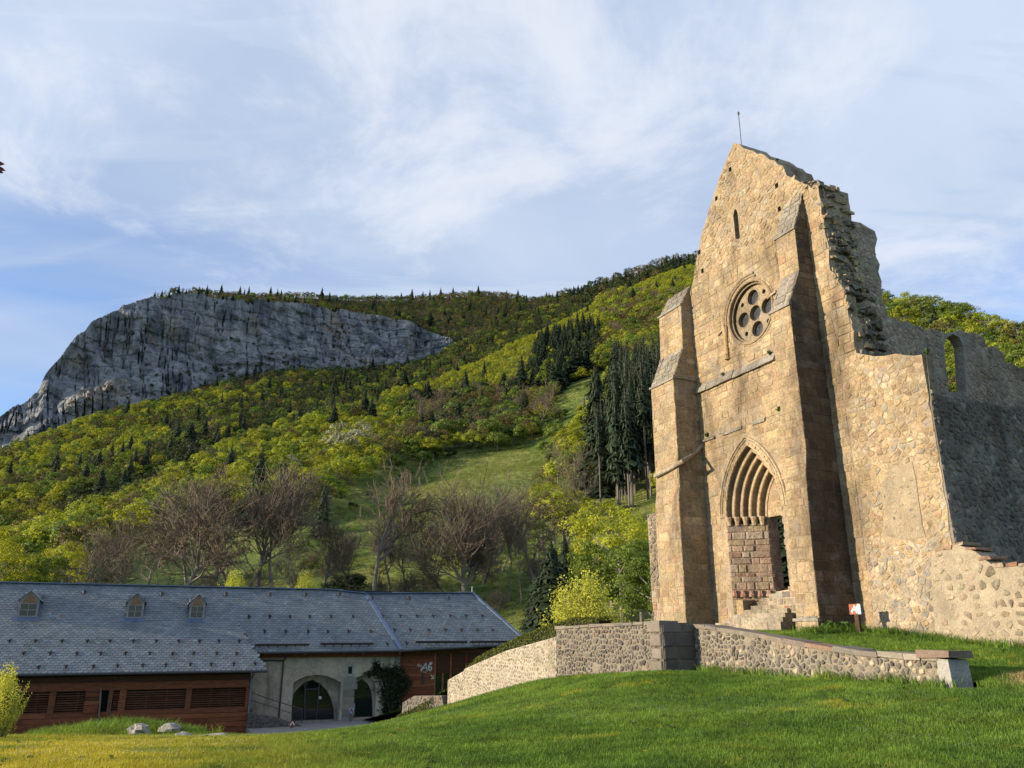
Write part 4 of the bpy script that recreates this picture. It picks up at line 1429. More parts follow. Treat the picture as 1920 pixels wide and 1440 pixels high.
def roof_frame(Rf):
    Y0, z0, k = Rf
    L = math.hypot(1, k)
    c, s = 1 / L, k / L
    fm = lambda u, v, w_: (u, Y0 + v * c - w_ * s, z0 + v * s + w_ * c)

    def uv(px, py):
        X, Y, z = roof_hit(px, py, *Rf)
        return (X, (Y - Y0) * L)
    return fm, uv


FM, UVM = roof_frame(RM)
FW, UVW = roof_frame(RW)
SLATE = [(4, (0.165, 0.190, 0.205)), (3, (0.156, 0.180, 0.196)), (2, (0.174, 0.200, 0.214)), (0.3, (0.195, 0.215, 0.222)), (0.012, (0.19, 0.13, 0.09))]


def slates(poly, fm, parent, mat, skip=()):
    us, vs_ = [p[0] for p in poly], [p[1] for p in poly]
    m = MB()
    v, r = min(vs_), 0
    ex, wd = 0.25, 0.30
    while v < max(vs_):
        u = min(us) + (0.5 * wd if r % 2 else 0)
        while u < max(us):
            if in_poly((u + wd / 2, v + ex / 2), poly):
                j = random.gauss(0, 0.006)
                a, b = u + 0.006, u + wd - 0.006
                h0, h1 = 0.022 + random.uniform(0, 0.010), 0.008
                mid = (a + b) / 2
                vv = [fm(a, v + 0.05 + j, h0), fm(mid - 0.07, v + j, h0), fm(mid + 0.07, v + j, h0), fm(b, v + 0.05 + j, h0), fm(b, v + ex + 0.08, h1), fm(a, v + ex + 0.08, h1),
                      fm(a, v + 0.05 + j, 0), fm(mid - 0.07, v + j, 0), fm(mid + 0.07, v + j, 0), fm(b, v + 0.05 + j, 0)]
                col = jcol(pick(SLATE), 0.03, 0.01)
                m.add(vv, [(0, 1, 2, 3, 4, 5), (0, 6, 7, 1), (1, 7, 8, 2), (2, 8, 9, 3)], col)
            u += wd
        v += ex
        r += 1
    return m.build('slates', mat, parent, kind='stuff')


roof = empty('roof', (0, 0, 0), 0, parent=barn)
main_poly = [UVM(*p) for p in ((-330, 1082), (620, 1106), (686, 1113), (752, 1219), (480, 1222.5), (444, 1168), (300, 1166))]
main_poly += [(-36.0, UVM(0, 1166)[1])]
main_poly[0] = (-36.0, UVM(0, 1093)[1])
right_poly = [UVM(690, 1113), UVM(885, 1112), UVM(980, 1197), UVM(977, 1207), UVM(755, 1219)]
wb = -math.hypot(1, 0.6) * 4.9
wing_poly = [(-36.0, 0.03), (-5.78, 0.03), (-4.15, wb), (-36.0, wb)]
for nm, pl, fm in (('main', main_poly, FM), ('right', right_poly, FM), ('wing', wing_poly, FW)):
    slab(pl, [], 0.14, (lambda u, v, w_, fm=fm: fm(u, v, w_ - 0.004)), (0.12, 0.10, 0.09)).build('roof_deck', MAT['timber'], roof)
    slates(pl, fm, roof, MAT['slate'])
# rear slope and ridge capping
YR = RM[0] + main_poly[1][1] / math.hypot(1, 0.75)
ZR = RM[1] + 0.75 * (YR - RM[0])
YQ, ZQ = YR + 6.5, ZR - 4.6
MB().add([(-36, YR + 0.02, ZR), (12.8, YR + 0.02, ZR), (14.5, YQ, ZQ), (-36, YQ, ZQ)], [(0, 1, 2, 3)], (0.17, 0.19, 0.22)).build('rear_slope', MAT['slate'], roof)
rid = [FM(*main_poly[0], 0.05), FM(*main_poly[1], 0.05), FM(*main_poly[2], 0.05), FM(*right_poly[1], 0.05)]
m = MB()
for a, b in zip(rid[:-1], rid[1:]):
    m.bar(a, b, 0.34, 0.06)
m.build('ridge_flashing', MAT['zinc'], roof)
MB().bar(FM(*main_poly[2], 0.05), FM(*main_poly[3], 0.05), 0.30, 0.05, up=(0, -0.6, 0.8)).build('valley_flashing', MAT['zinc'], roof)
MB().bar(FM(*right_poly[1], 0.06), FM(*right_poly[2], 0.06), 0.22, 0.10, up=(0, -0.6, 0.8)).build('verge_flashing', MAT['zinc'], roof)
MB().tube([FM(*right_poly[1], 0.02), (lambda q: (q[0], q[1], q[2] + 0.5))(FM(*right_poly[1], 0.02))], 0.03, 6).build('ridge_spike', MAT['zinc'], roof)
ev = lambda pl, i, j, fm: (fm(pl[i][0], pl[i][1], 0.0), fm(pl[j][0], pl[j][1], 0.0))
for a, b in ((FM(*main_poly[4], 0), FM(*main_poly[3], 0)), (FM(*main_poly[3], 0), FM(*right_poly[3], 0)), (FW(*wing_poly[3], 0), FW(*wing_poly[2], 0))):
    MB().tube([(a[0], a[1] - 0.08, a[2] - 0.06), (b[0], b[1] - 0.08, b[2] - 0.06)], 0.085, 8).build('gutter', MAT['steel'], roof)


# ---- snow hooks, vents, snow bars
def z4(x, y):
    return x / 3.692, 1080 + y / 3.692


def z5(x, y):
    return 440 + x / 3.097, 1080 + y / 3.097


hooks_w = [z4(x, 462) for x in (64, 243, 428, 603, 760, 923, 1081, 1237, 1381, 1515, 1656)] + [z4(x, 548) for x in (162, 347, 530, 696, 868, 1037, 1195, 1340, 1500, 1637)]
hooks_w += [z4(*q) for q in ((68, 648), (265, 645), (455, 641), (645, 638), (811, 634), (988, 631), (1147, 628), (1318, 625), (1462, 623), (1617, 620), (1765, 618))]
hooks_m = [z4(*q) for q in ((1723, 294), (1866, 291))] + [z5(x, 244) for x in (83, 204, 322, 436, 559, 688)] + [z5(x, 331) for x in (174, 297, 428, 542, 663, 790)] + [z5(890, 405)]
hooks_m += [z5(x, 240) for x in (860, 963, 1060, 1153, 1253, 1343, 1438)] + [z5(x, 322) for x in (929, 1021, 1127, 1226, 1317, 1409, 1497)] + [z5(1000, 400)]
hk = MB().box((-0.12, -0.02, 0.12), (0.12, 0.02, 0.16)).box((-0.025, -0.02, 0.0), (0.025, 0.02, 0.13)).box((-0.05, -0.04, 0.0), (0.05, 0.35, 0.02))
hook0 = None
for lst, fm, uv, k in ((hooks_w, FW, UVW, 0.60), (hooks_m, FM, UVM, 0.75)):
    for q in lst:
        u, v = uv(*q)
        if hook0 is None:
            h = hook0 = hk.build('snow_hook', MAT['rustbar'], roof)
        else:
            h = hook0.copy()
            C.objects.link(h)
            h.parent = roof
        h.location, h.rotation_euler = fm(u, v, 0.03), (math.atan(k), 0, 0)
vent0 = None
for q in [z4(*p) for p in ((582, 114), (1116, 127), (1560, 130), (1864, 132))] + [z5(*p) for p in ((407, 110), (604, 110), (793, 131), (1007, 131), (1237, 133))]:
    u, v = UVM(*q)
    if vent0 is None:
        h = vent0 = MB().tube([(0, -0.2, 0.02), (0, -0.05, 0.1), (0, 0.25, 0.03)], [0.05, 0.16, 0.03], 8).build('roof_vent', MAT['steel'], roof)
    else:
        h = vent0.copy()
        C.objects.link(h)
        h.parent = roof
    h.location, h.rotation_euler = FM(u, v, 0.03), (math.atan(0.75), 0, 0)
for a, b in (((115, 416), (430, 411)), ((495, 411), (800, 404)), ((1045, 397), (1345, 395)), ((1362, 396), (1590, 393))):
    pa, pb = UVM(*z5(*a)), UVM(*z5(*b))
    vm = (pa[1] + pb[1]) / 2
    m = MB().tube([FM(pa[0], vm, 0.20), FM(pb[0], vm, 0.20)], 0.075, 8)
    for j in range(6):
        u = pa[0] + (pb[0] - pa[0]) * (j + 0.5) / 6
        m.bar(FM(u, vm, 0.0), FM(u, vm + 0.02, 0.26), 0.06, 0.05)
    m.build('snow_bar', MAT['rustbar'], roof)


# ---- dormers
for q, wd in ((z4(186, 205), 1.32), (z4(928, 212), 1.20), (z4(1358, 216), 1.16)):
    u, v = UVM(q[0], q[1] + 22)
    base = FM(u, v, 0.0)
    dm = empty('dormer', base, 0, parent=barn)
    hw, hh, rh = wd * 0.42, 1.12, 0.52
    dep = 2.3
    m = MB()
    # cheeks and front wall with the window opening
    for sx in (-1, 1):
        m.add([(sx * hw, 0, -0.05), (sx * hw, dep, 1.55), (sx * hw, dep, 1.6), (sx * hw, 0, hh)], [(0, 1, 2, 3)], (0.2, 0.2, 0.2))
    m.build('cheek', MAT['zinc'], dm)
    fr = [(-hw, -0.02), (hw, -0.02), (hw, hh), (0, hh + rh * 0.85), (-hw, hh)]
    op = [(-hw + 0.12, 0.10), (hw - 0.12, 0.10), (hw - 0.12, 0.80), (-hw + 0.12, 0.80)]
    slab(fr, [op], 0.1, lambda a, b, w_: (a, -w_, b), (0.2, 0.17, 0.15)).build('front_frame', MAT['dormerwood'], dm)
    slab([(-hw + 0.16, 0.86), (hw - 0.16, 0.86), (hw - 0.2, 1.02), (0, hh + rh * 0.6), (-hw + 0.2, 1.02)], [], 0.03, lambda a, b, w_: (a, -0.015 - w_, b), (0.30, 0.165, 0.09)).build('gable_board', MAT['timber'], dm)
    MB().add([(-hw + 0.1, 0.07, 0.08), (hw - 0.1, 0.07, 0.08), (hw - 0.1, 0.07, 0.82), (-hw + 0.1, 0.07, 0.82)], [(0, 1, 2, 3)]).build('pane', MAT['glass'], dm)
    b_ = MB().box((-0.025, -0.005, 0.1), (0.025, 0.04, 0.8)).box((-hw + 0.12, -0.004, 0.43), (hw - 0.12, 0.039, 0.47)).box((-hw - 0.02, -0.06, 0.0), (hw + 0.02, 0.03, 0.08))
    b_.build('window_bars', MAT['dormerwood'], dm)
    for sx in (-1, 1):
        e = hw + 0.13
        pr = [(sx * e, -0.12, hh - 0.10), (0, -0.12, hh + rh), (0, dep + 0.4, hh + rh), (sx * e, dep, hh - 0.12)]
        m = MB().add(pr + [(x, y, z - 0.06) for x, y, z in pr], [(0, 1, 2, 3), (7, 6, 5, 4), (0, 4, 5, 1), (1, 5, 6, 2), (3, 2, 6, 7), (0, 3, 7, 4)], (0.235, 0.245, 0.25))
        m.build('dormer_roof', MAT['slate'], dm)
    ap = [FM(u - hw - 0.14, v - 0.42, 0.05), FM(u + hw + 0.14, v - 0.42, 0.05), FM(u + hw + 0.06, v + 0.1, 0.06), FM(u - hw - 0.06, v + 0.1, 0.06)]
    MB().add([(x - base[0], y - base[1], z - base[2]) for x, y, z in ap], [(0, 1, 2, 3)]).build('apron_flashing', MAT['zinc'], dm)

# ---- rendered centre wall with two arched glass doors
ctr = empty('centre_wall', (0, 0, 0), 0, parent=barn)


def pts(lst, Y=0.0):
    return [B(500 + x / 6.857, 1200 + y / 6.857, Y) for x, y in lst]


ZG = -5.35
o1 = pts([(345, 550), (420, 500), (520, 462), (640, 446), (760, 458), (870, 500), (957, 548), (938, 1050)])
o1 = o1[:-1] + [(o1[6][0] - 0.02, ZG - 0.4), (o1[0][0] + 0.02, ZG - 0.4)]
o2 = pts([(1112, 560), (1122, 505), (1170, 476), (1240, 452), (1330, 470), (1390, 540), (1410, 640)])
o2 = o2 + [(o2[-1][0], ZG - 0.4), (o2[0][0], ZG - 0.4)]
sq = pts([(1030, 325), (1112, 325), (1110, 450), (1028, 450)])
wallp = [(-6.2, -6.5), (5.3, -6.5), (5.3, -0.55), (-6.2, -0.55)]
slab(wallp, [o1, o2, sq], 0.62, lambda u, v, w_: (u, -w_, v), (0.4, 0.35, 0.28)).build('rendered_wall', MAT['render'], ctr)


def glazed_arch(name, outer, inner, Y, bars, handle=None):
    """inner wall with pointed opening, steel frame, glass and bars"""
    g_ = empty(name, (0, 0, 0), 0, parent=barn)
    ox, oz = [p[0] for p in outer], [p[1] for p in outer]
    panel = [(min(ox) - 0.3, ZG - 0.5), (max(ox) + 0.3, ZG - 0.5), (max(ox) + 0.3, max(oz) + 0.3), (min(ox) - 0.3, max(oz) + 0.3)]
    slab(panel, [inner], 0.2, lambda u, v, w_: (u, Y - w_, v)).build('inner_wall', MAT['render'], g_)
    MB().add([(x, Y + 0.16, z) for x, z in inner], [tuple(range(len(inner)))]).build('pane', MAT['glass'], g_)
    m = MB()
    for i in range(len(inner)):
        a, b = inner[i - 1], inner[i]
        m.bar((a[0], Y + 0.11, a[1]), (b[0], Y + 0.11, b[1]), 0.1, 0.12, up=(0, 1, 0))
    m.build('frame', MAT['steel'], g_)
    for (a, b) in bars:
        MB().bar((a[0], Y + 0.10, a[1]), (b[0], Y + 0.10, b[1]), 0.09, 0.10, up=(0, 1, 0)).build('glazing_bar', MAT['steel'], g_)
    return g_


Y1 = 0.9
i1 = pts([(325, 1045), (325, 800), (345, 690), (400, 620), (480, 545), (590, 508), (690, 560), (770, 640), (830, 750), (860, 870), (866, 1030)], Y1)
i1[0], i1[-1] = (i1[0][0], ZG + 0.02), (i1[-1][0], ZG + 0.02)
bz = lambda x, y: pts([(x, y)], Y1)[0]
glazed_arch('arched_door', o1, i1, Y1, [(bz(490, 1030), bz(497, 545)), (bz(640, 1030), bz(680, 560)), (bz(497, 640), bz(665, 628))])
MB().add([(p[0], Y1 + 0.03, p[1]) for p in (bz(672, 760), bz(706, 760), bz(706, 725), bz(672, 725))], [(0, 1, 2, 3)]).build('notice', MAT['white'], barn)
Y2 = 0.45
i2 = pts([(1110, 1010), (1112, 640), (1140, 560), (1220, 498), (1300, 560), (1345, 650), (1362, 780), (1365, 1000)], Y2)
i2[0], i2[-1] = (i2[0][0], ZG + 0.12), (i2[-1][0], ZG + 0.12)
glazed_arch('arched_side_door', o2, i2, Y2, [(pts([(1130, 1000)], Y2)[0], pts([(1132, 800)], Y2)[0])])
MB().add([(x, 0.2, z) for x, z in sq], [(0, 1, 2, 3)]).build('small_window', MAT['glass'], ctr)
q = sq
for a, b in ((q[0], q[1]), (q[1], q[2]), (q[2], q[3]), (q[3], q[0])):
    MB().bar((a[0], -0.02, a[1]), (b[0], -0.02, b[1]), 0.16, 0.1, (0.42, 0.38, 0.3), up=(0, 1, 0)).build('window_surround', MAT['concrete'], ctr)
# quoins and exposed stones
for k in range(12):
    z_ = -6.0 + k * 0.45
    MB().box((5.06 - random.uniform(0, 0.25), -0.07, z_), (5.34, 0.5, z_ + 0.40), pick(LICHEN), jit=0.02).build('quoin', MAT['rubble'], ctr)
for k in range(7):
    z_ = -5.5 + k * 0.42
    a = pts([(958, 1000)])[0][0]
    MB().box((a + 0.03, -0.04, z_), (a + random.uniform(0.7, 1.0), 0.1, z_ + 0.38), pick(LICHEN), jit=0.015).build('pier_stone', MAT['rubble'], ctr)
TIMB = [(4, (0.235, 0.074, 0.033)), (3, (0.19, 0.058, 0.027)), (2, (0.28, 0.095, 0.04)), (0.9, (0.13, 0.048, 0.027))]
MB().box((-5.9, -0.30, -1.28), (5.3, -0.05, -0.98), pick(TIMB)).build('wall_plate', MAT['timber'], barn)
for k in range(9):
    MB().box((-5.4 + k * 1.3, -0.75, -1.12), (-5.26 + k * 1.3, 0.0, -0.96), pick(TIMB)).build('rafter_end', MAT['timber'], barn)
MB().tube([(B(537, 1228)[0], -0.72, -1.05), (B(531, 1240)[0], -0.12, -1.5), (B(531, 1240)[0], -0.12, -5.9)], 0.055, 8).build('downpipe', MAT['steel'], barn)
MB().tube([(-5.6, -0.1, -1.42), (B(531, 1240)[0], -0.1, -1.48)], 0.05, 8).build('downpipe', MAT['steel'], barn)

# ---- red timber panel to the right
rp = empty('timber_front', (0, 0, 0), 0, parent=barn)
MB().box((5.34, 0.25, -6.2), (15.0, 0.55, -0.9), (0.10, 0.05, 0.03)).build('backing', MAT['timber'], rp)
xl, xr = 5.36, B(815, 1260)[0]
z_ = B(760, 1316)[1]
while z_ < -1.12:
    h = 0.235
    MB().box((xl, 0.10, z_), (xr, 0.24, z_ + h - 0.012), pick(TIMB), jit=0.005).build('plank', MAT['timber'], rp)
    z_ += h
MB().box((5.36, 0.05, -1.1), (15.0, 0.22, -0.8), pick(TIMB)).build('head_beam', MAT['timber'], rp)
zl0, zl1 = B(840, 1262)[1], B(840, 1232)[1]
for a, b in ((0.0, 1.05), (1.22, 2.25), (2.42, 3.6), (3.77, 5.2)):
    zz = zl0
    while zz < zl1:
        MB().box((xr + 0.12 + a, 0.14, zz), (xr + 0.12 + b, 0.20, zz + 0.045), (0.15, 0.062, 0.032)).build('louvre_slat', MAT['timber'], rp)
        zz += 0.088
    MB().box((xr + b + 0.13, 0.08, -5.4), (xr + b + 0.27, 0.22, -1.1), pick(TIMB)).build('post', MAT['timber'], rp)
MB().box((xr, 0.07, -5.4), (xr + 0.11, 0.22, -1.1), (0.30, 0.14, 0.055)).build('post', MAT['timber'], rp)
MB().add([(xr + 0.12, 0.19, -5.3), (xr + 3.0, 0.19, -5.3), (xr + 3.0, 0.19, zl0 - 0.05), (xr + 0.12, 0.19, zl0 - 0.05)], [(0, 1, 2, 3)]).build('pane', MAT['glass'], rp)
MB().box((xr + 0.6, 0.1, -5.3), (xr + 0.72, 0.2, zl0), (0.30, 0.14, 0.055)).build('door_stile', MAT['timber'], rp)
basew = [(5.36, -6.4), (7.6, -6.4), (7.6, -4.55), (5.36, -4.45)]
slab(basew, [], 0.4, lambda u, v, w_: (u, -0.05 - w_, v), (0.33, 0.31, 0.27)).build('stone_base', MAT['mortar'], rp)
for s_ in rubble(basew, [], lambda u, v, w_: (u, -0.05 - w_, v), LICHEN, size=(0.4, 0.25)):
    MB().add(s_['v'], s_['f'], s_['col']).build('stone', MAT['rubble'], rp)


def strokes(name, segs, wd, fm, mat, parent, thick=0.01):
    """flat lettering strokes: list of polylines in sign coordinates"""
    m = MB()
    for pl in segs:
        for (x0, y0), (x1, y1) in zip(pl[:-1], pl[1:]):
            d = math.hypot(x1 - x0, y1 - y0) or 1
            ex, ey = (x1 - x0) / d * wd * 0.3, (y1 - y0) / d * wd * 0.3
            nx, ny = -(y1 - y0) / d * wd / 2, (x1 - x0) / d * wd / 2
            m.add([fm(x0 - ex + nx, y0 - ey + ny, thick), fm(x0 - ex - nx, y0 - ey - ny, thick), fm(x1 + ex - nx, y1 + ey - ny, thick), fm(x1 + ex + nx, y1 + ey + ny, thick)], [(0, 1, 2, 3)])
    return m.build(name, mat, parent)


LOGO_A = [[(-0.5, -0.42), (0.0, 0.45), (0.2, -0.42)], [(-0.3, -0.08), (0.14, -0.08)], [(-0.62, -0.3), (-0.3, 0.05)]]
LOGO_6 = [[(0.62, 0.42), (0.42, 0.30), (0.34, 0.0), (0.40, -0.28), (0.58, -0.38), (0.72, -0.22), (0.70, 0.0), (0.52, 0.06), (0.38, -0.05)], [(0.50, 0.46), (0.75, 0.50), (0.62, 0.28)]]
cx_, cz_ = B(798, 1251, 0.09)
flg = lambda u, v, w_: (cx_ + u * 0.62, 0.09 - w_, cz_ + v * 0.62)
strokes('logo_lettering', LOGO_A, 0.09, flg, MAT['white'], rp)
strokes('logo_lettering', LOGO_6, 0.14, flg, MAT['white'], rp)
for tx, dx, dz, sz in (('Bo', -1.0, 0.05, 0.30), ('d\'Au', -0.35, -0.62, 0.16)):
    cu = bpy.data.curves.new('wall_lettering', 'FONT')
    cu.body, cu.size, cu.extrude = tx, sz * 0.62 * 1.6, 0.002
    cu.materials.append(MAT['white'])
    tmp = bpy.data.objects.new('lettering_curve', cu)
    C.objects.link(tmp)
    bpy.context.view_layer.update()
    me = bpy.data.meshes.new_from_object(tmp.evaluated_get(bpy.context.evaluated_depsgraph_get()))
    bpy.data.objects.remove(tmp)
    o = bpy.data.objects.new('wall_lettering', me)
    C.objects.link(o)
    o.parent = rp
    o.location, o.rotation_euler = (cx_ + dx * 0.62, 0.08, cz_ + dz * 0.62), (math.pi / 2, 0, 0)
c2 = B(811, 1269, 0.09)
fl2 = lambda u, v, w_: (c2[0] + u * 0.3, 0.09 - w_, c2[1] + v * 0.3)
strokes('arrow_mark', [[(-0.4, 0.4), (0.4, -0.4)], [(0.4, 0.35), (0.4, -0.4), (-0.3, -0.4)]], 0.22, fl2, MAT['white'], rp)
c3 = B(793, 1271, 0.09)
MB().box((c3[0] - 0.06, -0.02, c3[1] - 0.35), (c3[0] + 0.06, 0.09, c3[1] + 0.35)).build('wall_lamp', MAT['steel'], rp)

# ---- the timber wing on the left
wing = empty('timber_wing', (0, 0, 0), 0, parent=barn)
YW = -2.3
XE = B(466, 1300, YW)[0]
MB().box((-36, YW + 0.45, -6.4), (XE, YW + 0.7, -1.6), (0.05, 0.03, 0.02)).build('backing', MAT['timber'], wing)
MB().add([(XE, YW, -6.4), (XE, 0.3, -6.4), (XE, 0.3, -0.2), (XE, YW, -1.7)], [(0, 1, 2, 3)], (0.17, 0.06, 0.03)).build('end_wall', MAT['timber'], wing)
bx_ = lambda px, py: B(px, py, YW)
zt, zb = bx_(300, 1291)[1], bx_(300, 1332)[1]
MB().box((-36, YW - 0.12, zt - 0.02), (XE + 0.1, YW + 0.2, zt + 0.42), pick(TIMB), jit=0.01).build('head_beam', MAT['timber'], wing)
MB().box((-36, YW - 0.06, zt + 0.43), (XE + 0.05, YW + 0.3, zt + 0.75), (0.11, 0.045, 0.025)).build('eave_board', MAT['timber'], wing)
# planks below the louvres, log ends at the corner
z_, r = -6.0, 0
while z_ < zb - 0.03:
    h = 0.27
    x = -30.0 + (r % 3) * 1.1
    while x < XE:
        e = min(x + random.uniform(2.6, 4.2), XE)
        if XE - e < 0.6:
            e = XE
        if True:
            MB().box((x + 0.006, YW - 0.02 - random.uniform(0, 0.05), z_), (e - 0.006 + (random.uniform(0.0, 0.22) if e >= XE else 0), YW + 0.22, z_ + h - 0.014), pick(TIMB), jit=0.008).build('plank', MAT['timber'], wing)
        x = e
    z_ += h
    r += 1
panels = [(-330, -150), (-140, 20), (26, 92), (104, 158), (212, 223), (236, 348), (358, 460)]
lows = [1337, 1337, 1336, 1335, 1330, 1328, 1322]
for (a, b) in panels:
    xa, xb = bx_(a, 1310)[0], bx_(b, 1310)[0]
    zz = zb + 0.03
    while zz < zt - 0.04:
        MB().box((xa, YW + 0.03, zz), (xb, YW + 0.13, zz + 0.055), jcol((0.16, 0.062, 0.03), 0.15), jit=0.004).build('louvre_slat', MAT['timber'], wing)
        zz += 0.125
    for k in range(1, int((xb - xa) / 1.1) + 1):
        MB().box((xa + k * 1.1, YW + 0.14, zb), (xa + k * 1.1 + 0.05, YW + 0.18, zt), (0.2, 0.09, 0.045)).build('mullion', MAT['timber'], wing)
for a, b in ((-150, -140), (20, 26), (92, 104), (223, 236), (348, 358), (460, 468)):
    MB().box((bx_(a, 1310)[0], YW - 0.05, zb - 0.02), (bx_(b, 1310)[0], YW + 0.2, zt), jcol((0.24, 0.085, 0.035), 0.08), jit=0.008).build('post', MAT['timber'], wing)
# short log panel and the black sheet of the unlit gap
xa, xb = bx_(159, 1310)[0], bx_(186, 1310)[0]
z_ = zb
while z_ < zt:
    MB().box((xa, YW - 0.10, z_), (xb, YW + 0.2, z_ + 0.2), pick(TIMB), jit=0.012).build('plank', MAT['timber'], wing)
    z_ += 0.215
MB().bar((bx_(192, 1275)[0], YW - 0.16, zt + 0.1), (bx_(184, 1370)[0], YW - 0.16, -5.4), 0.14, 0.1, (0.19, 0.15, 0.13)).build('slanting_board', MAT['greywood'], wing)
MB().box((bx_(203, 1310)[0], YW - 0.1, -5.4), (bx_(211, 1310)[0], YW + 0.2, zt), (0.17, 0.085, 0.045), jit=0.01).build('post', MAT['timber'], wing)
MB().box((bx_(192, 1310)[0], YW + 0.2, -5.4), (bx_(203, 1310)[0], YW + 0.3, zt), (0.02, 0.015, 0.012)).build('dark_slot', MAT['dark'], wing)  # black sheet painted in for the shade of the gap
for k in range(5):
    MB().tube([(XE - 0.5, YW + 0.08, zb - 0.15 - 0.3 * k), (XE + random.uniform(0.1, 0.4), YW + 0.06, zb - 0.15 - 0.3 * k)], [0.15, 0.10], 8, pick(TIMB)).build('log_end', MAT['timber'], wing)
MB().tube([(XE + 0.08, YW - 0.75, -2.1), (XE + 0.1, YW - 0.2, -2.45), (XE + 0.1, YW - 0.2, -6.0)], 0.06, 8).build('downpipe', MAT['zinc'], wing)
for sx in (-1, ):
    MB().box((-36.2, YW, -6.4), (-36.0, 9.0, -1.8), (0.17, 0.06, 0.03)).build('end_wall', MAT['timber'], wing)
MB().add([(14.9, 0.3, -6.2), (14.9, 9, -6.2), (14.6, 9, -0.9), (13.2, YR, ZR - 0.2), (14.9, 0.3, -0.7)], [(0, 1, 2, 3, 4)], (0.16, 0.06, 0.03)).build('gable_wall', MAT['timber'], barn)
MB().box((-35.9, 8.4, -6.4), (14.4, 8.8, -0.9)).build('rear_wall', MAT['render'], barn)

# ---- forecourt, ramp wall, railing and small posts
bl = lambda X, Y: tuple(B0 + BX * X + BY * Y)
fc = MB()
fcq = [bl(-5, -0.05), bl(8, -0.05), bl(8, -6), bl(1, -8), bl(-5, -6)]
fc.add([(x, y, ZG + 0.02) for x, y in fcq] + [(x, y, ZG - 1.6) for x, y in fcq], [(0, 1, 2, 3, 4)] + [(k, (k + 1) % 5, 5 + (k + 1) % 5, 5 + k) for k in range(5)])
tag(fc.build('forecourt', MAT['gravel'], kind='structure'), 'gravel forecourt before the arched doors')


def BW(px, py, Y):
    X, z = B(px, py, Y)
    x, y = bl(X, Y)
    return (x, y, z)


rw0, rw1 = bl(B(462, 1370, -2.6)[0], -2.6), bl(B(567, 1372, -2.6)[0], -2.6)
wall_run('ramp_wall', rw0, rw1, (-6.4, -6.2), [(0, B(478, 1336, -2.6)[1]), (1.6, B(505, 1344, -2.6)[1]), (3.0, B(545, 1358, -2.6)[1]), (3.75, B(566, 1366, -2.6)[1])], 0.4,
         'dark rubble wall of the ramp beside the timber wing', [(3, (0.10, 0.09, 0.085)), (2, (0.145, 0.13, 0.115)), (1, (0.2, 0.18, 0.15))], (0.16, 0.145, 0.13), (0.24, 0.18), keep=0.9, shrink=0.85)
rail = empty('handrail', bl(-3, -1.2) + (ZG,), RZ_B, 'grey metal handrail of the ramp left of the arched door', 'railing')
fr_ = lambda px, py: (lambda q: (q[0] + 3, 0.0, q[1] - ZG))(B(px, py, -1.2))
MB().tube([fr_(470, 1298), fr_(500, 1309), fr_(567, 1330), fr_(567, 1356)], 0.028, 8).build('top_rail', MAT['steel'], rail)
MB().tube([fr_(470, 1313), fr_(500, 1322), fr_(545, 1337)], 0.022, 8).build('lower_rail', MAT['steel'], rail)
for x in range(548, 567, 3):
    MB().tube([fr_(x, 1324 + (x - 548) * 0.33), fr_(x, 1354)], 0.014, 6).build('baluster', MAT['steel'], rail)


def marker(name, px, py0, py1, Y, label, cols, group=None):
    a, b = BW(px, py1, Y), BW(px, py0, Y)
    h = b[2] - a[2]
    r_ = empty(name, a, RZ_B, label, 'sign post')
    MB().box((-0.07, -0.05, -0.3), (0.07, 0.05, h * 0.8)).build('post', cols[0], r_)
    MB().box((-0.17, -0.07, h * 0.66), (0.17, -0.052, h)).build('panel', cols[1], r_)
    strokes('panel_mark', [[(-0.12, h * 0.72), (0, h * 0.95), (0.12, h * 0.72)]], 0.07, lambda u, v, w_: (u, -0.072 - w_, v), cols[2], r_)


marker('door_sign', 657, 1328, 1356, -1.0, 'small blue and red sign on a post between the arched doors', (MAT['greywood'], MAT['bluepaint'], MAT['redpaint']))
marker('path_sign', 546, 1352, 1378, -3.4, 'red brown marker post with white sign at the ramp wall', (MAT['redpaint'], MAT['redpaint'], MAT['white']))

# ---- the sign in front of the aisle wall
sp = CH0 + E * 4.69 - N * 0.92
zg = ground(*sp)
sgn_ = empty('visitor_sign', (sp[0], sp[1], zg - 0.05), RZ_CH + math.radians(14), 'small red and white sign on a dark post before the church wall', 'sign')
MB().box((-0.065, -0.05, -0.2), (0.065, 0.05, 0.98 - zg)).build('post', MAT['brownpost'], sgn_)
HS = 0.98 - zg
MB().box((-0.19, -0.075, HS - 0.26), (0.19, -0.055, HS + 0.05)).build('panel', MAT['redpaint'], sgn_)
MB().box((0.08, -0.078, HS - 0.255), (0.188, -0.0755, HS + 0.045)).build('panel_field', MAT['bluepaint'], sgn_)
fs = lambda u, v, w_: (u * 0.2, -0.08 - w_, HS - 0.1 + v * 0.26)
strokes('logo_mark', LOGO_A, 0.16, fs, MAT['white'], sgn_, 0.002)
strokes('logo_mark', LOGO_6, 0.2, fs, MAT['white'], sgn_, 0.002)

# ------------------------------------------------------------------ vegetation prototypes
rng = np.random.default_rng(11)


def leaf_material(name, base, trans=0.3, rnd=0.18, rough=0.6):
    def ex(t, vec, col):
        at = nd(t, 'ShaderNodeAttribute', attribute_name='tint').outputs['Color']
        return mixc(t, 1.0, col, at, 'MULTIPLY')
    return material(name, base, rough=rough, spec=0.2, var=0, fine=0, bump=0, obj_rand=rnd, trans=trans, extra=ex)


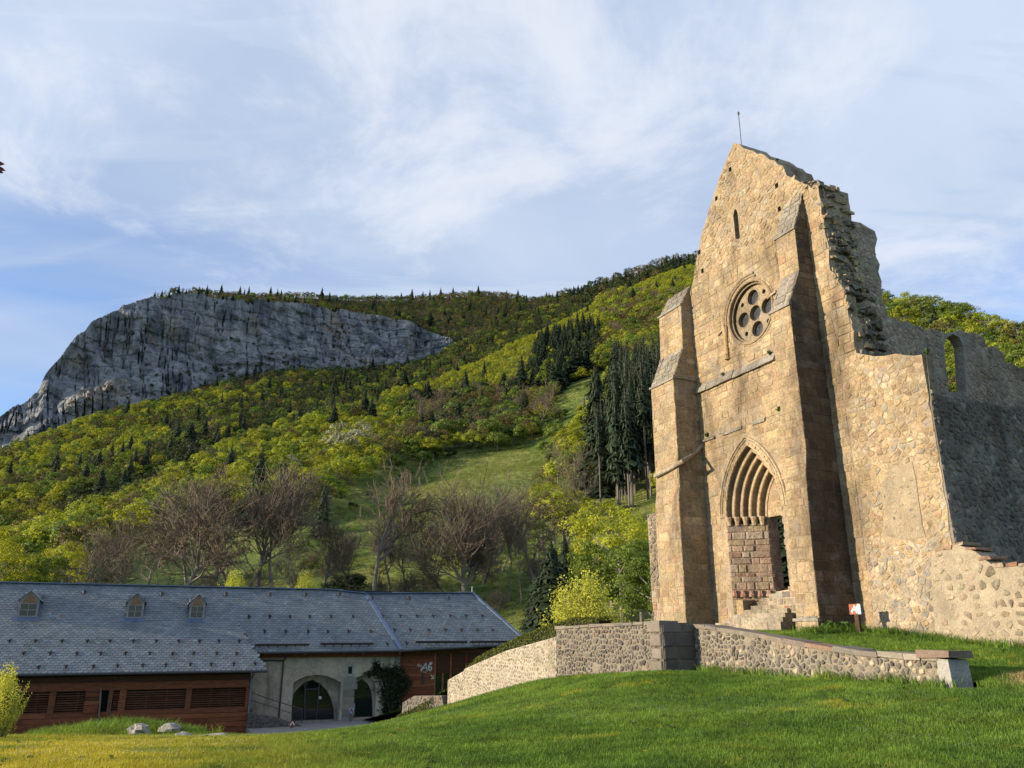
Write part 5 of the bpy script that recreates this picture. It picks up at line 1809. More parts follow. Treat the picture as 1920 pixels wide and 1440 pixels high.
MAT['beech'] = leaf_material('spring_beech_leaves', (0.325, 0.360, 0.034), 0.42)
MAT['green'] = leaf_material('fresh_green_leaves', (0.150, 0.215, 0.032), 0.35)
MAT['olive'] = leaf_material('budding_olive_leaves', (0.145, 0.120, 0.040), 0.25)
MAT['dkgreen'] = leaf_material('dark_shrub_leaves', (0.060, 0.088, 0.026), 0.22)  # dark shrubs, and trees whose colour carries slope shade
MAT['blossom'] = leaf_material('pale_blossom', (0.36, 0.36, 0.26), 0.25)
MAT['willow'] = leaf_material('yellow_green_shoots', (0.52, 0.56, 0.10), 0.45)
MAT['hedge'] = leaf_material('hedge_leaves', (0.105, 0.130, 0.022), 0.25)
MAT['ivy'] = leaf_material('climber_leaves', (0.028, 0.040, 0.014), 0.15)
MAT['copper'] = leaf_material('copper_leaves', (0.10, 0.028, 0.022), 0.2)
MAT['spruce'] = leaf_material('spruce_needles', (0.036, 0.058, 0.028), 0.1, 0.22)
MAT['bark'] = material('grey_bark', (0.21, 0.185, 0.155), var=0.3, vscale_=3, fine=0.3, fscale=12, bump=0.5, bscale=14, coord='obj', obj_rand=0.15)
MAT['twig'] = material('bare_twigs', (0.19, 0.150, 0.108), var=0.25, vscale_=2, fine=0, bump=0, coord='obj', obj_rand=0.2)
MAT['redtwig'] = material('reddish_twigs', (0.175, 0.135, 0.105), var=0.25, vscale_=2, fine=0, bump=0, coord='obj', obj_rand=0.1)
MAT['deadwood'] = material('grey_dead_trunks', (0.17, 0.15, 0.135), var=0.25, vscale_=2, fine=0.2, bump=0, coord='obj', obj_rand=0.15)


def mesh_np(name, v, f, mat, tint=None):
    """quads or triangles given as numpy arrays"""
    me = bpy.data.meshes.new(name)
    k = f.shape[1]
    me.vertices.add(len(v))
    me.vertices.foreach_set('co', np.ascontiguousarray(v, np.float32).ravel())
    me.loops.add(f.size)
    me.loops.foreach_set('vertex_index', np.ascontiguousarray(f, np.int32).ravel())
    me.polygons.add(len(f))
    me.polygons.foreach_set('loop_start', np.arange(0, f.size, k, dtype=np.int32))
    me.update(calc_edges=True)
    me.materials.append(mat)
    if tint is not None:
        a = me.attributes.new('tint', 'FLOAT_COLOR', 'FACE')
        c = np.ones((len(f), 4), np.float32)
        c[:, :3] = tint[:, None] if tint.ndim == 1 else tint
        a.data.foreach_set('color', c.ravel())
    return me


def leaves(centers, normals, size, outward=0.6, aspect=0.7, droop=0.0):
    n = len(centers)
    d = rng.normal(size=(n, 3))
    d /= np.linalg.norm(d, axis=1, keepdims=True)
    nn = normals * outward + d * (1 - outward) * 1.2
    nn /= np.linalg.norm(nn, axis=1, keepdims=True) + 1e-9
    a = np.cross(nn, rng.normal(size=(n, 3)))
    a /= np.linalg.norm(a, axis=1, keepdims=True) + 1e-9
    b = np.cross(nn, a)
    s = (size * rng.uniform(0.6, 1.3, n))[:, None]
    a, b = a * s * 0.5, b * s * 0.5 * aspect
    v = np.stack([centers - a, centers - b * 0.9 + a * 0.1, centers + a, centers + b * 0.9 + a * 0.1], 1).reshape(-1, 3)
    f = np.arange(4 * n).reshape(n, 4)
    return v, f


def crown_pts(n, lumps, rx, rz, zc, lump_r, bottom=-0.55):
    """leaf positions on the shells of many lumps filling an uneven crown"""
    L = []
    while len(L) < lumps:
        p = rng.normal(size=3)
        p /= np.linalg.norm(p)
        if p[2] < bottom:
            continue
        r = rng.uniform(0.45, 1.0) ** 0.6
        L.append(p * r * np.array((rx, rx, rz)) * (1 - 0.25 * lump_r))
    L = np.array(L)
    lr = lump_r * rx * rng.uniform(0.65, 1.3, lumps)
    k = rng.integers(0, lumps, n)
    d = rng.normal(size=(n, 3))
    d /= np.linalg.norm(d, axis=1, keepdims=True)
    d[:, 2] = np.where(d[:, 2] < -0.35, -d[:, 2], d[:, 2])
    rad = lr[k] * rng.uniform(0.55, 1.08, n)
    c = L[k] + d * rad[:, None] * np.array((1, 1, 0.72))
    nrm = d * 0.7 + (c / np.array((rx, rx, rz))) * 0.4
    c[:, 2] += zc
    tint = 1.0 + 0.16 * rng.normal(size=lumps)[k] + 0.12 * rng.normal(size=n)
    return c, nrm, np.clip(tint, 0.45, 1.6)


def trunk_mesh(name, h, r, mat, limbs=5, seed=0, top=0.75):
    rd = random.Random(seed)
    m = MB()
    bend = [rd.uniform(-0.03, 0.03) * h for _ in range(6)]
    P = [(bend[0] * t * t * 0.6, bend[1] * t * t * 0.6, h * top * t) for t in (0, 0.25, 0.5, 0.75, 1.0)]
    m.tube([(0, 0, -0.12 * h)] + P, [r * 1.5, r * 1.15, r, r * 0.85, r * 0.6, r * 0.25], 7)
    for k in range(limbs):
        t = rd.uniform(0.35, 0.95)
        p = Vector(P[0]).lerp(Vector(P[-1]), t)
        a = rd.uniform(0, 6.28)
        l = h * rd.uniform(0.2, 0.36)
        q = p + Vector((math.cos(a) * l, math.sin(a) * l, l * rd.uniform(0.5, 0.9)))
        m.tube([p, p.lerp(q, 0.5) + Vector((0, 0, -0.05 * l)), q], [r * 0.42, r * 0.26, r * 0.06], 5)
    o = m.build(name, mat)
    me = o.data
    bpy.data.objects.remove(o)
    return me


def broadleaf(name, mat, n=900, lumps=20, rx=0.36, rz=0.34, zc=0.62, lump_r=0.38, leaf=0.045, seed=0, trunk='bark'):
    """a tree one unit high: (trunk mesh, crown mesh)"""
    c, nr, t = crown_pts(n, lumps, rx, rz, zc, lump_r)
    v, f = leaves(c, nr, leaf, 0.78)
    return trunk_mesh(name + '_trunk', 1.0, 0.022, MAT[trunk], 6, seed), mesh_np(name + '_crown', v, f, mat, t)


def conifer(name, mat, seed=0, width=0.15, start=0.06, levels=26, per=11, ragged_=0.25, trunk='bark'):
    rd = np.random.default_rng(seed)
    vv, ff, tt = [], [], []
    for i in range(levels):
        t = i / (levels - 1)
        z = start + (1 - start) * t ** 0.92
        r = width * (1 - t) ** 0.85 * (1 + 0.12 * rd.normal()) + 0.006
        for k in range(max(4, int(per * (1 - 0.5 * t)))):
            a = rd.uniform(0, 2 * math.pi)
            l = r * rd.uniform(1 - ragged_, 1 + ragged_ * 0.7)
            dr = np.array((math.cos(a), math.sin(a), 0))
            sd = np.array((-dr[1], dr[0], 0))
            z0 = z + rd.normal() * 0.006
            tip = dr * l + np.array((0, 0, z0 - l * rd.uniform(0.25, 0.55)))
            midp = dr * l * 0.5 + np.array((0, 0, z0 - l * 0.08))
            o = len(vv)
            w_ = l * rd.uniform(0.22, 0.36)
            vv += [np.array((0, 0, z0)), midp + sd * w_ + (0, 0, -0.25 * w_), tip, midp - sd * w_ + (0, 0, -0.25 * w_), midp + (0, 0, 0.03 * l)]
            ff += [(o, o + 1, o + 4), (o + 1, o + 2, o + 4), (o + 2, o + 3, o + 4), (o + 3, o, o + 4)]
            q = 0.75 + 0.5 * rd.random()
            tt += [q, q, q, q]
            # hanging side sprays
            for s_ in (-1, 1):
                o = len(vv)
                b = dr * l * rd.uniform(0.45, 0.85) + sd * s_ * w_ * 0.7 + np.array((0, 0, z0 - 0.25 * l))
                vv += [b, b + dr * l * 0.18 + (0, 0, -0.06), b + sd * s_ * l * 0.16 + (0, 0, -0.025)]
                ff += [(o, o + 1, o + 2)]
                tt += [q * 0.9]
    tm = MB().tube([(0, 0, -0.06), (0, 0, 0.4), (0, 0, 0.97)], [0.0095, 0.0075, 0.002], 6).build('t', MAT[trunk])
    tme = tm.data
    tme.name = name + '_trunk'
    bpy.data.objects.remove(tm)
    return tme, mesh_np(name + '_crown', np.array(vv), np.array(ff), mat, np.array(tt))


def bare_tree(name, mat, seed=0, levels=(7, 5, 5, 4, 2), spread=0.75, up=0.25, trunk_h=0.28, forks=1, curve=0.14, r0=0.019, shoot=1.0, gnarl=1.0, limb=0.30):
    rd = random.Random(seed)
    m = MB()
    tr = MB()

    def grow(p, d, l, r, lev):
        segs = 4 if lev < 2 else (3 if lev < 3 else 2)
        P, D = [p], [d]
        for s_ in range(segs):
            d = (d + Vector((rd.gauss(0, 1), rd.gauss(0, 1), rd.gauss(0, 1))) * curve * gnarl + Vector((0, 0, up * 0.35 * (0.4 + 0.3 * lev)))).normalized()
            p = p + d * l / segs
            P.append(p)
            D.append(d)
        R = [r * (1 - 0.62 * k / segs) for k in range(segs + 1)]
        (tr if lev <= 1 else m).tube(P, R, 6 if lev < 2 else 3, caps=False)
        if lev >= len(levels):
            return
        nch = levels[lev]
        for k in range(nch):
            t = rd.uniform(0.35 if lev else 0.62, 1.0)
            i = min(int(t * segs), segs - 1)
            q = P[i].lerp(P[i + 1], t * segs - i)
            dd = D[i + 1]
            ax = dd.cross(Vector((rd.gauss(0, 1), rd.gauss(0, 1), rd.gauss(0, 1)))).normalized()
            an = rd.uniform(0.45, 1.1) * spread * (1.15 if lev == 0 else 1)
            nd_ = (Matrix.Rotation(an, 3, ax) @ dd).normalized()
            ln = (l if lev else limb) * rd.uniform(0.5, 0.82) * (1.0 if lev else 1.25) * (shoot if lev >= 2 else 1.0)
            grow(q, nd_, ln, max(R[i] * rd.uniform(0.48, 0.68), 0.0023), lev + 1)
        if lev == 0:
            for k in range(forks):
                grow(P[-1], (D[-1] + Vector((rd.gauss(0, 0.25), rd.gauss(0, 0.25), 0.2))).normalized(), limb * 1.15, R[-1] * 0.9, 1)
    grow(Vector((0, 0, -0.08)), Vector((rd.gauss(0, 0.05), rd.gauss(0, 0.05), 1)), trunk_h + 0.08, r0, 0)
    out = []
    zmax = max(v[2] for v in m.v)
    for b, nm, mt in ((tr, '_trunk', MAT['bark']), (m, '_twigs', mat)):
        b.v = [(x / zmax, y / zmax, z / zmax) for x, y, z in b.v]
        o = b.build('t', mt, tint=False)
        o.data.name = name + nm
        out.append(o.data)
        bpy.data.objects.remove(o)
    return tuple(out)


P = {}
P['beech'] = [broadleaf('beech', MAT['beech'], 1900, 34, 0.40, 0.37, 0.58, 0.27, 0.042, s) for s in range(5)]
P['green'] = [broadleaf('green', MAT['green'], 1900, 32, 0.38, 0.38, 0.58, 0.28, 0.042, s + 5) for s in range(4)]
P['olive'] = [broadleaf('olive', MAT['olive'], 1300, 34, 0.38, 0.38, 0.58, 0.26, 0.036, s + 9) for s in range(3)]
P['dark'] = [broadleaf('dark', MAT['dkgreen'], 1700, 32, 0.38, 0.40, 0.58, 0.28, 0.042, s + 15) for s in range(3)]  # shade-green crowns: the shade of a slope put into leaf colour
P['blossom'] = [broadleaf('blossom', MAT['blossom'], 1300, 24, 0.36, 0.36, 0.60, 0.32, 0.04, 13)]
P['spruce'] = [conifer('spruce', MAT['spruce'], s, w_, 0.05, 30, 14, 0.4) for s, w_ in ((1, 0.19), (2, 0.24), (3, 0.16), (4, 0.21))]
P['nearspruce'] = [conifer('near_spruce', MAT['spruce'], s, w_, 0.04, 52, 24, 0.4) for s, w_ in ((11, 0.22), (12, 0.26))]
P['tallspruce'] = [conifer('tall_spruce', MAT['spruce'], s, w_, st_, 20, 10, 0.55, 'deadwood') for s, w_, st_ in ((5, 0.085, 0.55), (6, 0.095, 0.38), (7, 0.08, 0.62), (8, 0.10, 0.28))]
P['bush'] = [broadleaf('bush', MAT['green'], 1700, 16, 0.55, 0.42, 0.48, 0.42, 0.075, 21), broadleaf('bush', MAT['dkgreen'], 1700, 16, 0.55, 0.42, 0.48, 0.42, 0.075, 22)]
P['bare'] = [bare_tree('bare_tree', MAT['twig'], 31, (6, 5, 5, 3), 0.8, 0.22, 0.40, 2), bare_tree('bare_tree', MAT['twig'], 32, (5, 6, 5, 3), 0.62, 0.30, 0.46, 2), bare_tree('bare_tree', MAT['twig'], 33, (6, 5, 5, 3), 0.95, 0.18, 0.38, 3)]
P['wide'] = [bare_tree('wide_bare_tree', MAT['twig'], s, (7, 5, 5, 4), 0.95, 0.24, 0.46, 3, 0.16, 0.024) for s in (41, 42)]
P['tall'] = [bare_tree('tall_bare_tree', MAT['twig'], s, (7, 5, 5, 3), 0.70, 0.26, 0.56, 2, 0.12, 0.019) for s in (51, 52, 53)]
P['fan'] = [bare_tree('fan_bare_tree', MAT['redtwig'], 61, (10, 7, 6, 3), 1.05, 0.60, 0.40, 4, 0.09, 0.028, 1.4)]
P['thin'] = [bare_tree('thin_bare_tree', MAT['twig'], s, (7, 4, 4, 3), 0.55, 0.3, 0.6, 1, 0.1, 0.011) for s in (71, 72)]
P['brush'] = [bare_tree('brushwood', MAT[m_], s, (7, 6, 5, 3), 1.0, 0.35, 0.14, 5, 0.16, 0.013) for s, m_ in ((81, 'twig'), (82, 'redtwig'), (83, 'twig'))]
FINE = {}
c, nr, t = crown_pts(9000, 40, 0.42, 0.40, 0.56, 0.30, -0.8)
v, f = leaves(c, nr, 0.026)
FINE['green'] = (trunk_mesh('leafy_trunk', 1.0, 0.022, MAT['bark'], 8, 3), mesh_np('leafy_crown', v, f, MAT['green'], t))
c, nr, t = crown_pts(8000, 44, 0.44, 0.40, 0.56, 0.26, -0.8)
v, f = leaves(c, nr, 0.022)
FINE['olive'] = (trunk_mesh('leafy_trunk', 1.0, 0.02, MAT['bark'], 8, 4), mesh_np('leafy_crown', v, f, MAT['beech'], t))


def willow_mesh(seed, shoots=300, per=80):
    rd = np.random.default_rng(seed)
    cs, ns, tb = [], [], MB()
    for k in range(shoots):
        a = rd.uniform(0, 6.28)
        lean = rd.uniform(0.02, 0.55)
        b = np.array((rd.normal() * 0.05, rd.normal() * 0.05, 0))
        d = np.array((math.cos(a) * lean, math.sin(a) * lean, 1.0))
        l = rd.uniform(0.6, 1.02) * (1 - 0.75 * lean)
        d = d / np.linalg.norm(d) * l
        for j in range(per):
            t_ = rd.uniform(0.22, 1.0)
            q = b + d * t_ + np.array((math.cos(a), math.sin(a), -0.6)) * 0.10 * t_ * t_ * lean
            cs.append(q + rd.normal(size=3) * 0.018)
            ns.append(np.array((math.cos(a), math.sin(a), 0.3)))
        if k % 4 == 0:
            tb.tube([b + (0, 0, -0.05), b + d * 0.5, b + d * 0.95], [0.008, 0.005, 0.001], 4)
    v, f = leaves(np.array(cs), np.array(ns), 0.026, 0.3, 0.4)
    o = tb.build('t', MAT['bark'])
    tm = o.data
    bpy.data.objects.remove(o)
    return tm, mesh_np('shoots', v, f, MAT['willow'], np.clip(1 + 0.2 * rd.normal(size=len(f)), 0.5, 1.5))


FINE['willow'] = willow_mesh(3)


# ------------------------------------------------------------------ placing trees
def tree(name, meshes, loc, h, label, group, sx=1.0, rot=None, part_names=('trunk', 'crown'), cat='tree'):
    root = empty(name, loc, random.uniform(0, 6.28) if rot is None else rot, label, cat, group)
    root.scale = (h * sx, h * sx, h)
    for me, pn in zip(meshes, part_names):
        o = bpy.data.objects.new(pn, me)
        C.objects.link(o)
        o.parent = root
    return root


def single(meshes):
    """trunk and crown in one mesh for trees too small to show parts"""
    a, b = meshes
    me = b.copy()
    return me


def instancer(name, pts_, scl, rot, idx, meshes, kind='stuff', label=None, tilt=None):
    """one 'stuff' object: copies of a few meshes at many points (geometry nodes)"""
    pc = bpy.data.collections.new(name + '_sources')
    for i, me in enumerate(meshes):
        o = bpy.data.objects.new('%s_%02d' % (name, i), me)
        pc.objects.link(o)
    me = bpy.data.meshes.new(name)
    me.vertices.add(len(pts_))
    me.vertices.foreach_set('co', np.ascontiguousarray(pts_, np.float32).ravel())
    for nm, arr, ty in (('scl', scl, 'FLOAT'), ('rot', rot, 'FLOAT'), ('idx', idx, 'INT')):
        a = me.attributes.new(nm, ty, 'POINT')
        a.data.foreach_set('value', np.ascontiguousarray(arr, np.float32 if ty == 'FLOAT' else np.int32))
    o = bpy.data.objects.new(name, me)
    C.objects.link(o)
    g_ = bpy.data.node_groups.new(name, 'GeometryNodeTree')
    g_.interface.new_socket('Geometry', in_out='INPUT', socket_type='NodeSocketGeometry')
    g_.interface.new_socket('Geometry', in_out='OUTPUT', socket_type='NodeSocketGeometry')
    gi, go = g_.nodes.new('NodeGroupInput'), g_.nodes.new('NodeGroupOutput')
    ip = g_.nodes.new('GeometryNodeInstanceOnPoints')
    ci = g_.nodes.new('GeometryNodeCollectionInfo')
    ci.inputs['Collection'].default_value = pc
    ci.inputs['Separate Children'].default_value = True
    ci.inputs['Reset Children'].default_value = True

    def attr(nm, ty):
        n_ = g_.nodes.new('GeometryNodeInputNamedAttribute')
        n_.data_type = ty
        n_.inputs['Name'].default_value = nm
        return n_.outputs['Attribute']
    cx = g_.nodes.new('ShaderNodeCombineXYZ')
    g_.links.new(attr('rot', 'FLOAT'), cx.inputs[2])
    g_.links.new(gi.outputs[0], ip.inputs['Points'])
    g_.links.new(ci.outputs[0], ip.inputs['Instance'])
    ip.inputs['Pick Instance'].default_value = True
    g_.links.new(attr('idx', 'INT'), ip.inputs['Instance Index'])
    g_.links.new(cx.outputs[0], ip.inputs['Rotation'])
    g_.links.new(attr('scl', 'FLOAT'), ip.inputs['Scale'])
    g_.links.new(ip.outputs[0], go.inputs[0])
    md = o.modifiers.new('scatter', 'NODES')
    md.node_group = g_
    o['kind'] = kind
    if label:
        o['label'] = label
    return o


def proj_many(Q):
    d = Q[..., 1] * cP + Q[..., 2] * sP
    u = -Q[..., 1] * sP + Q[..., 2] * cP
    return 960 + FPX * Q[..., 0] / d, 720 - FPX * u / d, d


def sample(G, n, r0=0.0, r1=1.0):
    """n random points on a loft, spread evenly over its area"""
    R, Cc = G.shape[:2]
    a, b = int(r0 * (R - 1)), int(r1 * (R - 1))
    H = G[a:b + 1]
    e1, e2 = H[1:, :-1] - H[:-1, :-1], H[:-1, 1:] - H[:-1, :-1]
    A = np.abs(e1[..., 0] * e2[..., 1] - e1[..., 1] * e2[..., 0]).ravel()
    k = rng.choice(len(A), n, p=A / A.sum())
    i, j = k // (Cc - 1), k % (Cc - 1)
    s, t_ = rng.random(n)[:, None], rng.random(n)[:, None]
    return (H[i, j] * (1 - s) * (1 - t_) + H[i + 1, j] * s * (1 - t_) + H[i, j + 1] * (1 - s) * t_ + H[i + 1, j + 1] * s * t_)


AREA = lambda G, r0=0.0, r1=1.0: 0


def thin_out(Q, dmin):
    """drop points closer than dmin (grid hash)"""
    keep, cell = [], {}
    for i, p in enumerate(Q):
        k = (int(p[0] // dmin), int(p[1] // dmin))
        ok = True
        for a in (-1, 0, 1):
            for b in (-1, 0, 1):
                for j in cell.get((k[0] + a, k[1] + b), ()):
                    if (Q[j, 0] - p[0]) ** 2 + (Q[j, 1] - p[1]) ** 2 < dmin * dmin:
                        ok = False
                        break
        if ok:
            keep.append(i)
            cell.setdefault(k, []).append(i)
    return Q[keep]


MEADOW = [(380, 1120), (455, 1075), (540, 1030), (610, 975), (650, 935), (720, 885), (800, 868), (880, 852), (960, 838), (1035, 838), (1050, 862), (1040, 900), (1010, 950), (985, 1030), (985, 1200), (380, 1200)]
CLEAR = [(1035, 765), (1050, 730), (1145, 702), (1150, 740), (1120, 770), (1095, 815), (1060, 835), (1000, 838), (1020, 800)]
CONI1 = [(985, 730), (1010, 655), (1060, 630), (1130, 640), (1115, 700), (1070, 720), (1030, 745)]
CONI2 = [(1120, 960), (1105, 800), (1130, 760), (1250, 740), (1260, 980)]
BROWN = [(740, 860), (760, 760), (960, 740), (1030, 790), (960, 836), (860, 850)]
rowsA = HILL_A.shape[0]
forest = []          # (x, y, z, height, kind, d, px, py, zone)
Q = thin_out(sample(HILL_A, 52000, 0.16, 0.82), 4.3)
X_, Y_, D_ = proj_many(Q)
for p, x, y, d in zip(Q, X_, Y_, D_):
    if not (-260 < x < 2200):
        continue
    if 1320 < x < 1560 or (1560 <= x < 1640 and y > 640):
        continue
    if in_poly((x, y), MEADOW) or in_poly((x, y), CLEAR):
        continue
    if d < 178 and 150 < x < 990:
        continue
    if d < 120 or (d < 178 and 1085 < x < 1260):
        continue
    r = random.random()
    nz = mnoise.noise((p[0] * 0.012, p[1] * 0.012, 1.0))
    zone = 'upper'
    if in_poly((x, y), CONI1) or in_poly((x, y), CONI2):
        kind, h, zone = random.choices(('spruce', 'green', 'beech'), (6, 0.8, 0.5))[0], random.uniform(9, 22), 'stand'
        if kind != 'spruce':
            h = min(h, 12)
        if in_poly((x, y), CONI2) and x > 1150:
            kind, h = 'tallspruce', random.uniform(24, 31)
    elif in_poly((x, y), BROWN):
        kind, h, zone = random.choices(('olive', 'bare', 'green', 'spruce', 'bush'), (4, 3, 2, 1.0, 3))[0], random.uniform(8, 13), 'brown'
        if kind == 'spruce':
            h *= 1.5
    elif x > 1560:
        kind, h, zone = random.choices(('green', 'beech', 'olive', 'spruce'), (5, 3, 2.5, 0.6))[0], random.uniform(8, 12), 'right'
    elif x > 1120 and y > 560:
        kind, h, zone = random.choices(('olive', 'green', 'beech', 'spruce', 'bare'), (3.5, 3, 3, 0.7, 1))[0], random.uniform(9, 14), 'right_slope'
    elif y > 1000 and x < 460:
        kind, h, zone = random.choices(('green', 'beech', 'olive'), (3, 4, 2))[0], random.uniform(9, 13), 'lower_left'
    elif x < 700 and nz < -0.25:
        kind, h, zone = random.choices(('spruce', 'green', 'olive'), (3, 2, 2))[0], random.uniform(10, 15), 'left'
        if kind == 'spruce':
            h *= 1.35
    else:
        kind = random.choices(('beech', 'green', 'olive', 'spruce', 'bare'), (7.0, 3.0, 1.8, 0.2, 0.5))[0]
        h = random.uniform(6.5, 11) * (1.9 if kind == 'spruce' else 1.0)
        zone = 'left' if x < 700 else 'upper'
        if x > 780 and d > 400:                                  # young, even beech wood on the bright upper slope
            kind = random.choices(('beech', 'green', 'olive', 'spruce'), (8, 1.2, 0.9, 0.10))[0]
            h = random.uniform(5.0, 7.6) * (2.0 if kind == 'spruce' else 1.0)
    forest.append((p[0], p[1], p[2] - 0.4, h, kind, d, x, y, zone))
for (bx0, by0) in ((605, 838), (630, 842), (648, 838), (668, 836), (700, 850), (545, 880), (345, 560 + 330)):
    pass
Q = thin_out(sample(HILL_M, 30000, 0.05, 0.62), 5.0)
X_, Y_, D_ = proj_many(Q)
for p, x, y, d in zip(Q, X_, Y_, D_):
    if -260 < x < 1150:
        nz = mnoise.noise((p[0] * 0.008, p[1] * 0.008, 4.0))
        cr = float(np.interp(x, [q[0] for q in near_curves[-1][0]], [q[1] for q in near_curves[-1][0]])) - y
        fold = cr < 62 + 40 * nz and x > 120
        far = x > 520 and cr < 200
        wt = (0.8, 1.8, 1.6, 0.7, 0.5, 4.2) if fold else ((1.0, 2.2, 2.4, 0.15, 0.5, 3.2) if far else (4.2, 3.8, 1.6, 0.10, 0.25, 0.8) if nz > -0.25 else (1.8, 2.6, 2.0, 0.8, 0.5, 1.6))  # fold and far mixes lean dark, putting the slopes' shade into tree colours
        kind = random.choices(('beech', 'green', 'olive', 'spruce', 'bare', 'dark'), wt)[0]
        h = random.uniform(7.5, 12) * (1.7 if kind == 'spruce' else 1.0)
        forest.append((p[0], p[1], p[2] - 0.4, h, kind, d, x, y, 'below_cliff'))
Q = thin_out(sample(HILL_P, 14000, 0.0, 0.72), 5.6)
X_, Y_, D_ = proj_many(Q)
for p, x, y, d in zip(Q, X_, Y_, D_):
    kind = random.choices(('green', 'olive', 'spruce', 'dark', 'bare'), (1.6, 4.0, 0.7, 3.2, 1.2))[0]
    h = random.uniform(6.5, 10) * (1.9 if kind == 'spruce' else 1.0)
    forest.append((p[0], p[1], p[2] - 0.4, h, kind, d, x, y, 'plateau'))
Q = thin_out(sample(HILL_R, 5000, 0.0, 0.6), 7.5)
X_, Y_, D_ = proj_many(Q)
for p, x, y, d in zip(Q, X_, Y_, D_):
    if x < 1400:
        forest.append((p[0], p[1], p[2] - 0.4, random.uniform(9, 22), random.choices(('spruce', 'dark', 'olive'), (2.2, 1.6, 0.6))[0], d, x, y, 'ridge'))
# bushes and small trees on ledges and along the brow of the cliff
nv_, nu_ = CLIFF.shape[:2]
for k in range(300):
    if random.random() < 0.5:
        j, i = nv_ - 1 - random.randint(0, 2), random.randint(int(0.55 * nu_), nu_ - 8)
        kind, h = random.choices(('green', 'olive', 'spruce', 'bare'), (2, 3, 1.2, 1.5))[0], random.uniform(4, 9)
    else:
        i = random.randint(int(0.42 * nu_), nu_ - 10)
        j = int(nv_ * min(0.95, max(0.05, random.gauss(0.16, 0.07) if random.random() < 0.75 else random.uniform(0.1, 0.95))))
        kind, h = random.choices(('green', 'olive', 'dkbush'), (1.5, 2, 3))[0], random.uniform(3, 6.5)
    p = CLIFF[j, i]
    x, y, d = project(p)
    if 0.35 < i / nu_:
        forest.append((p[0], p[1], p[2] - 0.5, h, kind, d, x, y, 'cliff'))

ZONES = {'upper': ('on the bright slope above the meadow', 'trees on the bright upper slope'), 'left': ('on the wooded crest left of the meadow', 'trees on the left crest'),
         'lower_left': ('above the left end of the slate roof', 'trees at the lower left'), 'brown': ('at the brown upper edge of the meadow', 'trees along the upper meadow edge'),
         'right': ('on the hill behind the ruined side wall', 'trees behind the side wall'), 'right_slope': ('on the slope left of the church gable', 'trees left of the gable'),
         'stand': ('in the dark conifer stand above the clearing', 'conifers of the dark stand'), 'below_cliff': ('in the forest below the grey cliff', 'trees below the cliff'),
         'plateau': ('on the plateau above the grey cliff', 'trees on the plateau'), 'ridge': ('on the far skyline ridge', 'conifers on the far ridge'), 'cliff': ('on the rock of the grey cliff', 'trees on the cliff')}
ZSHORT = {'upper': 'on the bright slope', 'left': 'on the left crest', 'lower_left': 'behind the slate roof', 'brown': 'at the meadow edge', 'right': 'on the right hill', 'right_slope': 'on the slope', 'stand': 'in the conifer stand',
          'below_cliff': 'below the cliff', 'plateau': 'on the plateau', 'ridge': 'on the far ridge', 'cliff': 'on the cliff'}
KNAME = {'dark': ('dark_leafy_tree', 'dark shade-green leafy tree'), 'beech': ('beech_tree', 'yellow-green leafy tree'), 'green': ('leafy_tree', 'fresh green leafy tree'), 'olive': ('budding_tree', 'brown-green budding tree'), 'spruce': ('spruce_tree', 'dark green spruce'),
         'tallspruce': ('tall_spruce', 'tall bare-trunked spruce'), 'bare': ('bare_tree', 'leafless grey-brown tree'), 'bush': ('bush', 'rounded green bush'), 'dkbush': ('bush', 'dark green bush'), 'blossom': ('blossom_tree', 'white blossoming tree')}
PM = dict(P)
PM['dkbush'] = [P['bush'][1]]
def where(px, py):
    """landmark under which a hillside tree stands"""
    for lim, txt in ((60, 'at the left picture edge'), (110, 'above the first dormer'), (200, 'between two dormers'), (300, 'above the second dormer'), (390, 'above the third dormer'), (450, 'above the timber wing'), (540, 'above the first snow bar'),
                     (590, 'left of the arched door'), (640, 'above the arched door'), (700, 'above the second snow bar'), (760, 'above the roof valley'), (820, 'above the timber front'), (890, 'above the third snow bar'), (950, 'above the roof hip'),
                     (1010, 'above the garden wall'), (1060, 'above the clipped hedge'), (1100, 'above the willow shrub'), (1150, 'right of the willow shrub'), (1190, 'near the left buttress'), (1330, 'touching the left buttress'),
                     (1720, 'left of the side window'), (1780, 'just left of the side window'), (1830, 'above the side window'), (1880, 'right of the side window'), (5000, 'at the right picture edge')):
        if px < lim:
            return txt


def level(py):
    for lim, txt in ((600, 'near the skyline'), (680, 'high up'), (760, 'halfway up'), (850, 'lower down'), (940, 'low down')):
        if py < lim:
            return txt
    return 'at the foot'


IND = []
rest = []
cnt = {}
for t_ in sorted(forest, key=lambda q: -q[3] / q[5]):
    k = t_[4]
    vis = -40 < t_[6] < 1960
    lim = {'beech': 200, 'green': 90, 'olive': 90, 'spruce': 130, 'tallspruce': 60, 'bare': 40, 'bush': 40, 'dkbush': 10, 'dark': 60}[k]
    if vis and cnt.get(k, 0) < lim:
        cnt[k] = cnt.get(k, 0) + 1
        IND.append(t_)
    else:
        rest.append(t_)
for x, y, z, h, k, d, px, py, zone in IND:
    me = random.choice(PM[k])
    nm, ad = KNAME[k]
    ztxt, grp = ZONES[zone]
    ztxt = ZSHORT[zone] + ', ' + where(px, py) + ', ' + level(py)
    grp += ' ' + where(px, py) + ' ' + level(py)
    tree(nm, me, (x, y, z), h, ad + ' ' + ztxt, ad.split(' tree')[0] + ' ' + grp, random.uniform(0.85, 1.15) * (1.15 if k in ('beech', 'green', 'olive') else (1.35 if k == 'spruce' else 1.0)),
         part_names=('trunk', 'twigs' if k == 'bare' else 'crown'), cat='bush' if 'bush' in k else 'tree')
order = ['dark', 'beech', 'green', 'olive', 'spruce', 'tallspruce', 'bare', 'bush', 'dkbush']
